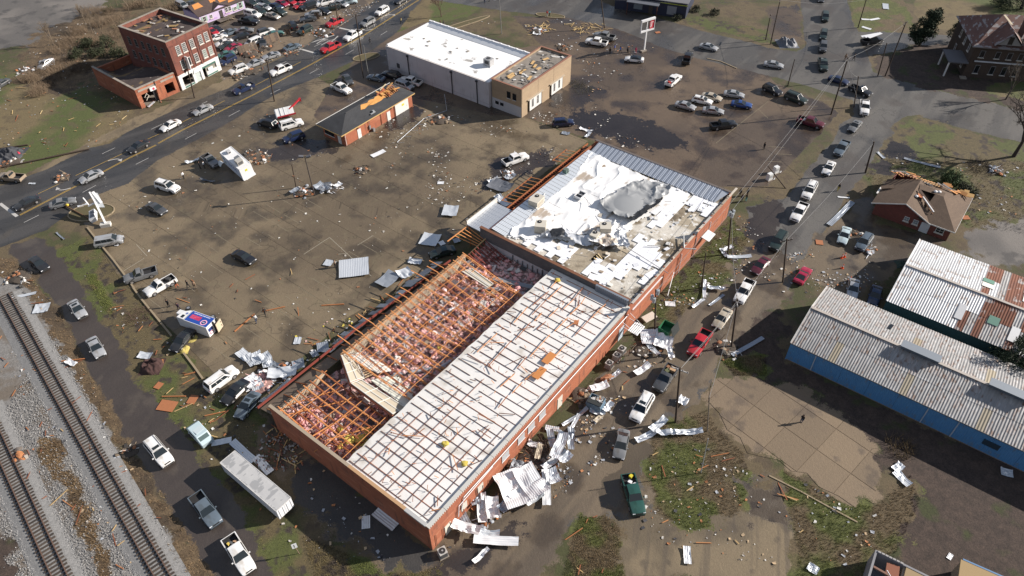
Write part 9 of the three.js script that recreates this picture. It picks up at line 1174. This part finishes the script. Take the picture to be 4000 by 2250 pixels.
// leaves of light rubbish everywhere: nobody could count it
{const areas=[[[[-78.91,-119],[-59.59,-151.19],[-22.63,-153.76],[17,-133.88],[-10.02,-102.49],[-38.66,-66.39],[-69,-93.03]],480,'w'],[[[-15.58,-131.67],[17,-133.88],[-6.45,-107.08],[-11.5,-102.52],[-18.55,-107.37]],350,'w'],[[[-37.28,-145.25],[-3.77,-146.02],[1.58,-139.11],[-23.5,-125.94],[-35.87,-130.7]],330,'w'],[[[-70.85,-164.91],[-64.15,-196.65],[-37.13,-212.02],[-42.59,-201.13],[-61.42,-166.66]],420,'m'],[[[-135.69,-184.36],[-107.08,-176.62],[-87.38,-148.42],[-89.18,-136.78],[-106.08,-125.22]],380,'m'],[[[-93.41,-99.92],[-83.11,-93.34],[-40.38,-39.75],[-63.46,-40.1]],380,'m'],[[[-82.41,-99.68],[-37.95,-63.48],[-10.76,-41.31],[-24.25,-39.5],[-46.01,-59.49]],240,'m'],[[[-10.27,-41.3],[22.25,-77.11],[25.9,-76.19],[19.63,-59.66],[2.74,-46.44]],520,'m'],[[[23.18,-83.3],[43.64,-108.3],[47.06,-101.16],[35.41,-84.9]],260,'m'],[[[43.23,-94.69],[63.01,-100.79],[66.1,-90.07],[53.95,-84.51],[44.03,-84.72]],300,'m'],[[[-24.07,-195.25],[13.69,-199.14],[38.52,-178.61],[18.61,-152.54],[16.77,-179.33],[2.42,-194.33]],260,'m'],[[[3.46,-144.09],[18.61,-152.54],[30.25,-130.44],[18.71,-133.83]],160,'w'],[[[20.19,-59.65],[46.57,-46.84],[43.45,-38.46],[14.85,-40.91]],260,'m'],[[[75.56,-129.22],[104.16,-122.6],[94.92,-104.66],[79.81,-115.02]],160,'m'],[[[-37.77,-78.32],[-25.82,-84.32],[-26.71,-77.24],[-34.55,-69.32]],80,'p'],[[[-127.29,-198.85],[-97.85,-197.82],[-99.98,-174.2],[-118.7,-170.52]],260,'w']];
const N=areas.reduce((s,a)=>s + a[1],0),g=new THREE.BufferGeometry();g.setAttribute('position',new THREE.Float32BufferAttribute([-.5,.0,-.4,.5,.12,-.3,.35,.05,.45,-.5,.0,-.4,.35,.05,.45,-.4,.14,.35],3));g.computeVertexNormals();
const im=new THREE.InstancedMesh(g,mat([1,1,1],.8),N),M=new THREE.Matrix4(),q=new THREE.Quaternion(),c=new THREE.Color();let n=0;
for(const[poly,cnt,k]of areas){const xs=poly.map(p=>p[0]),zs=poly.map(p=>p[1]);for(let i=0,tr=0;i < cnt&&tr < cnt*40;tr++){const x=rr(Math.min(...xs),Math.max(...xs)),z=rr(Math.min(...zs),Math.max(...zs));if(!inPoly(poly,x,z)||fbm(x*.2 + 7,z*.2)< rr(.42,.62))continue;i++;const s=.1 + .5*Math.pow(rnd(),3);q.setFromEuler(new THREE.Euler(rr(-.2,.2),rr(0,6.3),rr(-.2,.2)));M.compose(new THREE.Vector3(x,.07,z),q,new THREE.Vector3(s,s,s*rr(.5,1)));im.setMatrixAt(n,M);const col=k=='w'?(rnd()< .5?[.6,.58,.53]:pick([[.3,.14,.07],[.36,.33,.29],[.07,.06,.05]])):k=='p'?pick([[.6,.38,.35],[.65,.64,.62],[.55,.45,.08]]):pick([[.58,.57,.54],[.4,.38,.35],[.36,.15,.06],[.45,.33,.2],[.05,.05,.055],[.35,.37,.4]]);im.setColorAt(n++,c.setRGB(...col));}}
im.count=n;im.name='litter';tag(im,'small scraps of board, foam and paper strewn by the storm','litter',null,'stuff');im.castShadow=im.receiveShadow=true;scene.add(im);}
// tangled debris drifts
function drift(x,z,R,n,k,label){
const t=thing('debris_pile',label,'debris',x,z,rr(0,6));const cs=k=='r'?[[.2,.08,.05],[.3,.26,.22],[.12,.1,.085],[.36,.15,.06]]:k=='m'?[[.55,.57,.6],[.3,.32,.35],[.7,.7,.7],[.34,.13,.05]]:k=='p'?[[.72,.45,.41],[.6,.32,.29],[.7,.7,.7],[.5,.53,.56]]:[[.13,.1,.07],[.24,.18,.12],[.6,.58,.54],[.3,.13,.06],[.05,.045,.04]];
part('debris_bed',lump(R*.7,R*.16,[0,.02,0]),mat(k=='p'?[.3,.18,.16]:[.07,.055,.042],.95),t);
for(let i=0;i < n;i++){const a=rr(0,6.3),q=R*Math.pow(rnd(),.8),h=.1 + .5*(1 - q / R)*R*.25,m=mat(pick(cs),.85),f=rnd(),o=f < .4?part('broken_board',pick(plankG),m,t):f < .7?part('torn_panel',pick(flakeG),m,t):part('rubble_lump',pick(chunkG),m,t),s=f < .4?rr(.5,1):rr(.3,.9);o.scale.setScalar(s);o.position.set(Math.cos(a)*q,h,Math.sin(a)*q);o.rotation.set(rr(-.6,.6),rr(0,6.3),rr(-.4,.4));}
}
for(const[p,R,n,k,lab]of[[[[-67.31,-178.36]],3,50,'r','brown rubble drift beneath the leaning fence'],[[[-64.52,-181.92]],2.6,40,'x','rubble drift around the nose-down dark sedan'],[[[-58.1,-178.97]],2.4,36,'r','rubble drift under the blue-grey sedan'],[[[-50.42,-190.63]],3,46,'m','mangled metal drift at the road edge by the red pickup'],[[[-48.83,-194.07]],2.4,30,'x','timber and dirt drift before the wrecked red pickup'],[[[-64.95,-168.96]],2.6,34,'x','debris line beside the parked silver sedan'],[[[-67.21,-166.14]],2,26,'x','debris before the white utility car at the shop front'],
[[[-54.44,-130.47]],3,50,'x','branch and board drift beside the food trailer'],[[[-53.1,-129.69]],2.6,44,'x','loose rubbish drift behind the food trailer'],[[[-41.45,-117.75]],2.4,40,'m','metal and dirt drift at the lamp post base'],[[[-36.01,-118.62]],2.4,30,'m','crushed metal drift beside the lamp post'],[[[-30.86,-124.72]],2,30,'x','dark brush drift on the far concrete lot'],[[[-15.79,-144.59]],3,40,'x','debris drift along the flattened chain-link fence'],[[[-92.65,-123.84]],2,26,'x','broken signal debris on the main road'],[[[-86.65,-93.41]],2.6,40,'x','yellowed debris drift beside the railway'],
[[[-38.17,-69.03]],2.4,46,'p','pink insulation drift at the canopy corner'],[[[-34.91,-70.71]],2.2,34,'m','metal drift along the fallen canopy'],[[[-39.34,-69.24]],2.2,36,'p','pink insulation and metal between the parked cars and canopy'],[[[1.82,-54.16]],2.6,50,'r','brick and brush drift inside the metal heap'],[[[-3.97,-46.58]],2,30,'m','metal scrap drift at the near store corner'],[[[20.15,-74.25]],2,30,'x','leaf and board drift beside the condensers'],[[[10.11,-65.87]],2.2,36,'x','rubbish drift before the blue-grey dumpster'],[[[33.46,-74.4]],2.4,36,'x','dark debris drift at the crossing of street and warehouse shadow'],[[[64.23,-97.71]],1.8,30,'m','torn metal drift at the crumpled utility car'],[[[63.77,-102.49]],1.4,20,'x','leaves and boards between the two cars by the bungalow'],[[[8.07,-189.1]],2.4,36,'m','tangled panels among the collapsed lumber'],[[[14.49,-179.38]],2.2,34,'x','dark wreckage mound behind the beige block'],[[[-118.86,-174.78]],2.4,36,'m','twisted metal around the crushed silver sedan'],[[[-122.51,-170.61]],2.4,30,'m','grey wreckage beside the crushed silver sedan'],[[[-106.16,-129.6]],2.6,40,'x','wreckage below the collapsed dark canopy'],[[[-0.27,-122.16]],2,34,'m','twisted canopy metal behind the smashed white pickup'],[[[99.25,-121.34]],2,26,'m','pale scrap at the branch heap'],[[[-53.98,-57.37]],1.6,24,'x','rubbish on the verge by the railway utility car'],[[[-68.91,-56.82]],1.4,20,'r','splintered orange timber on the far left track']])drift(...p[0],R,n,k,lab);
lap('debris');

lap('done');
const renderer=new THREE.WebGLRenderer({antialias:true});
renderer.setSize(1024,576);renderer.shadowMap.enabled=true;renderer.toneMapping=THREE.LinearToneMapping;renderer.toneMappingExposure=EXPOSURE;
renderer.render(scene,camera);
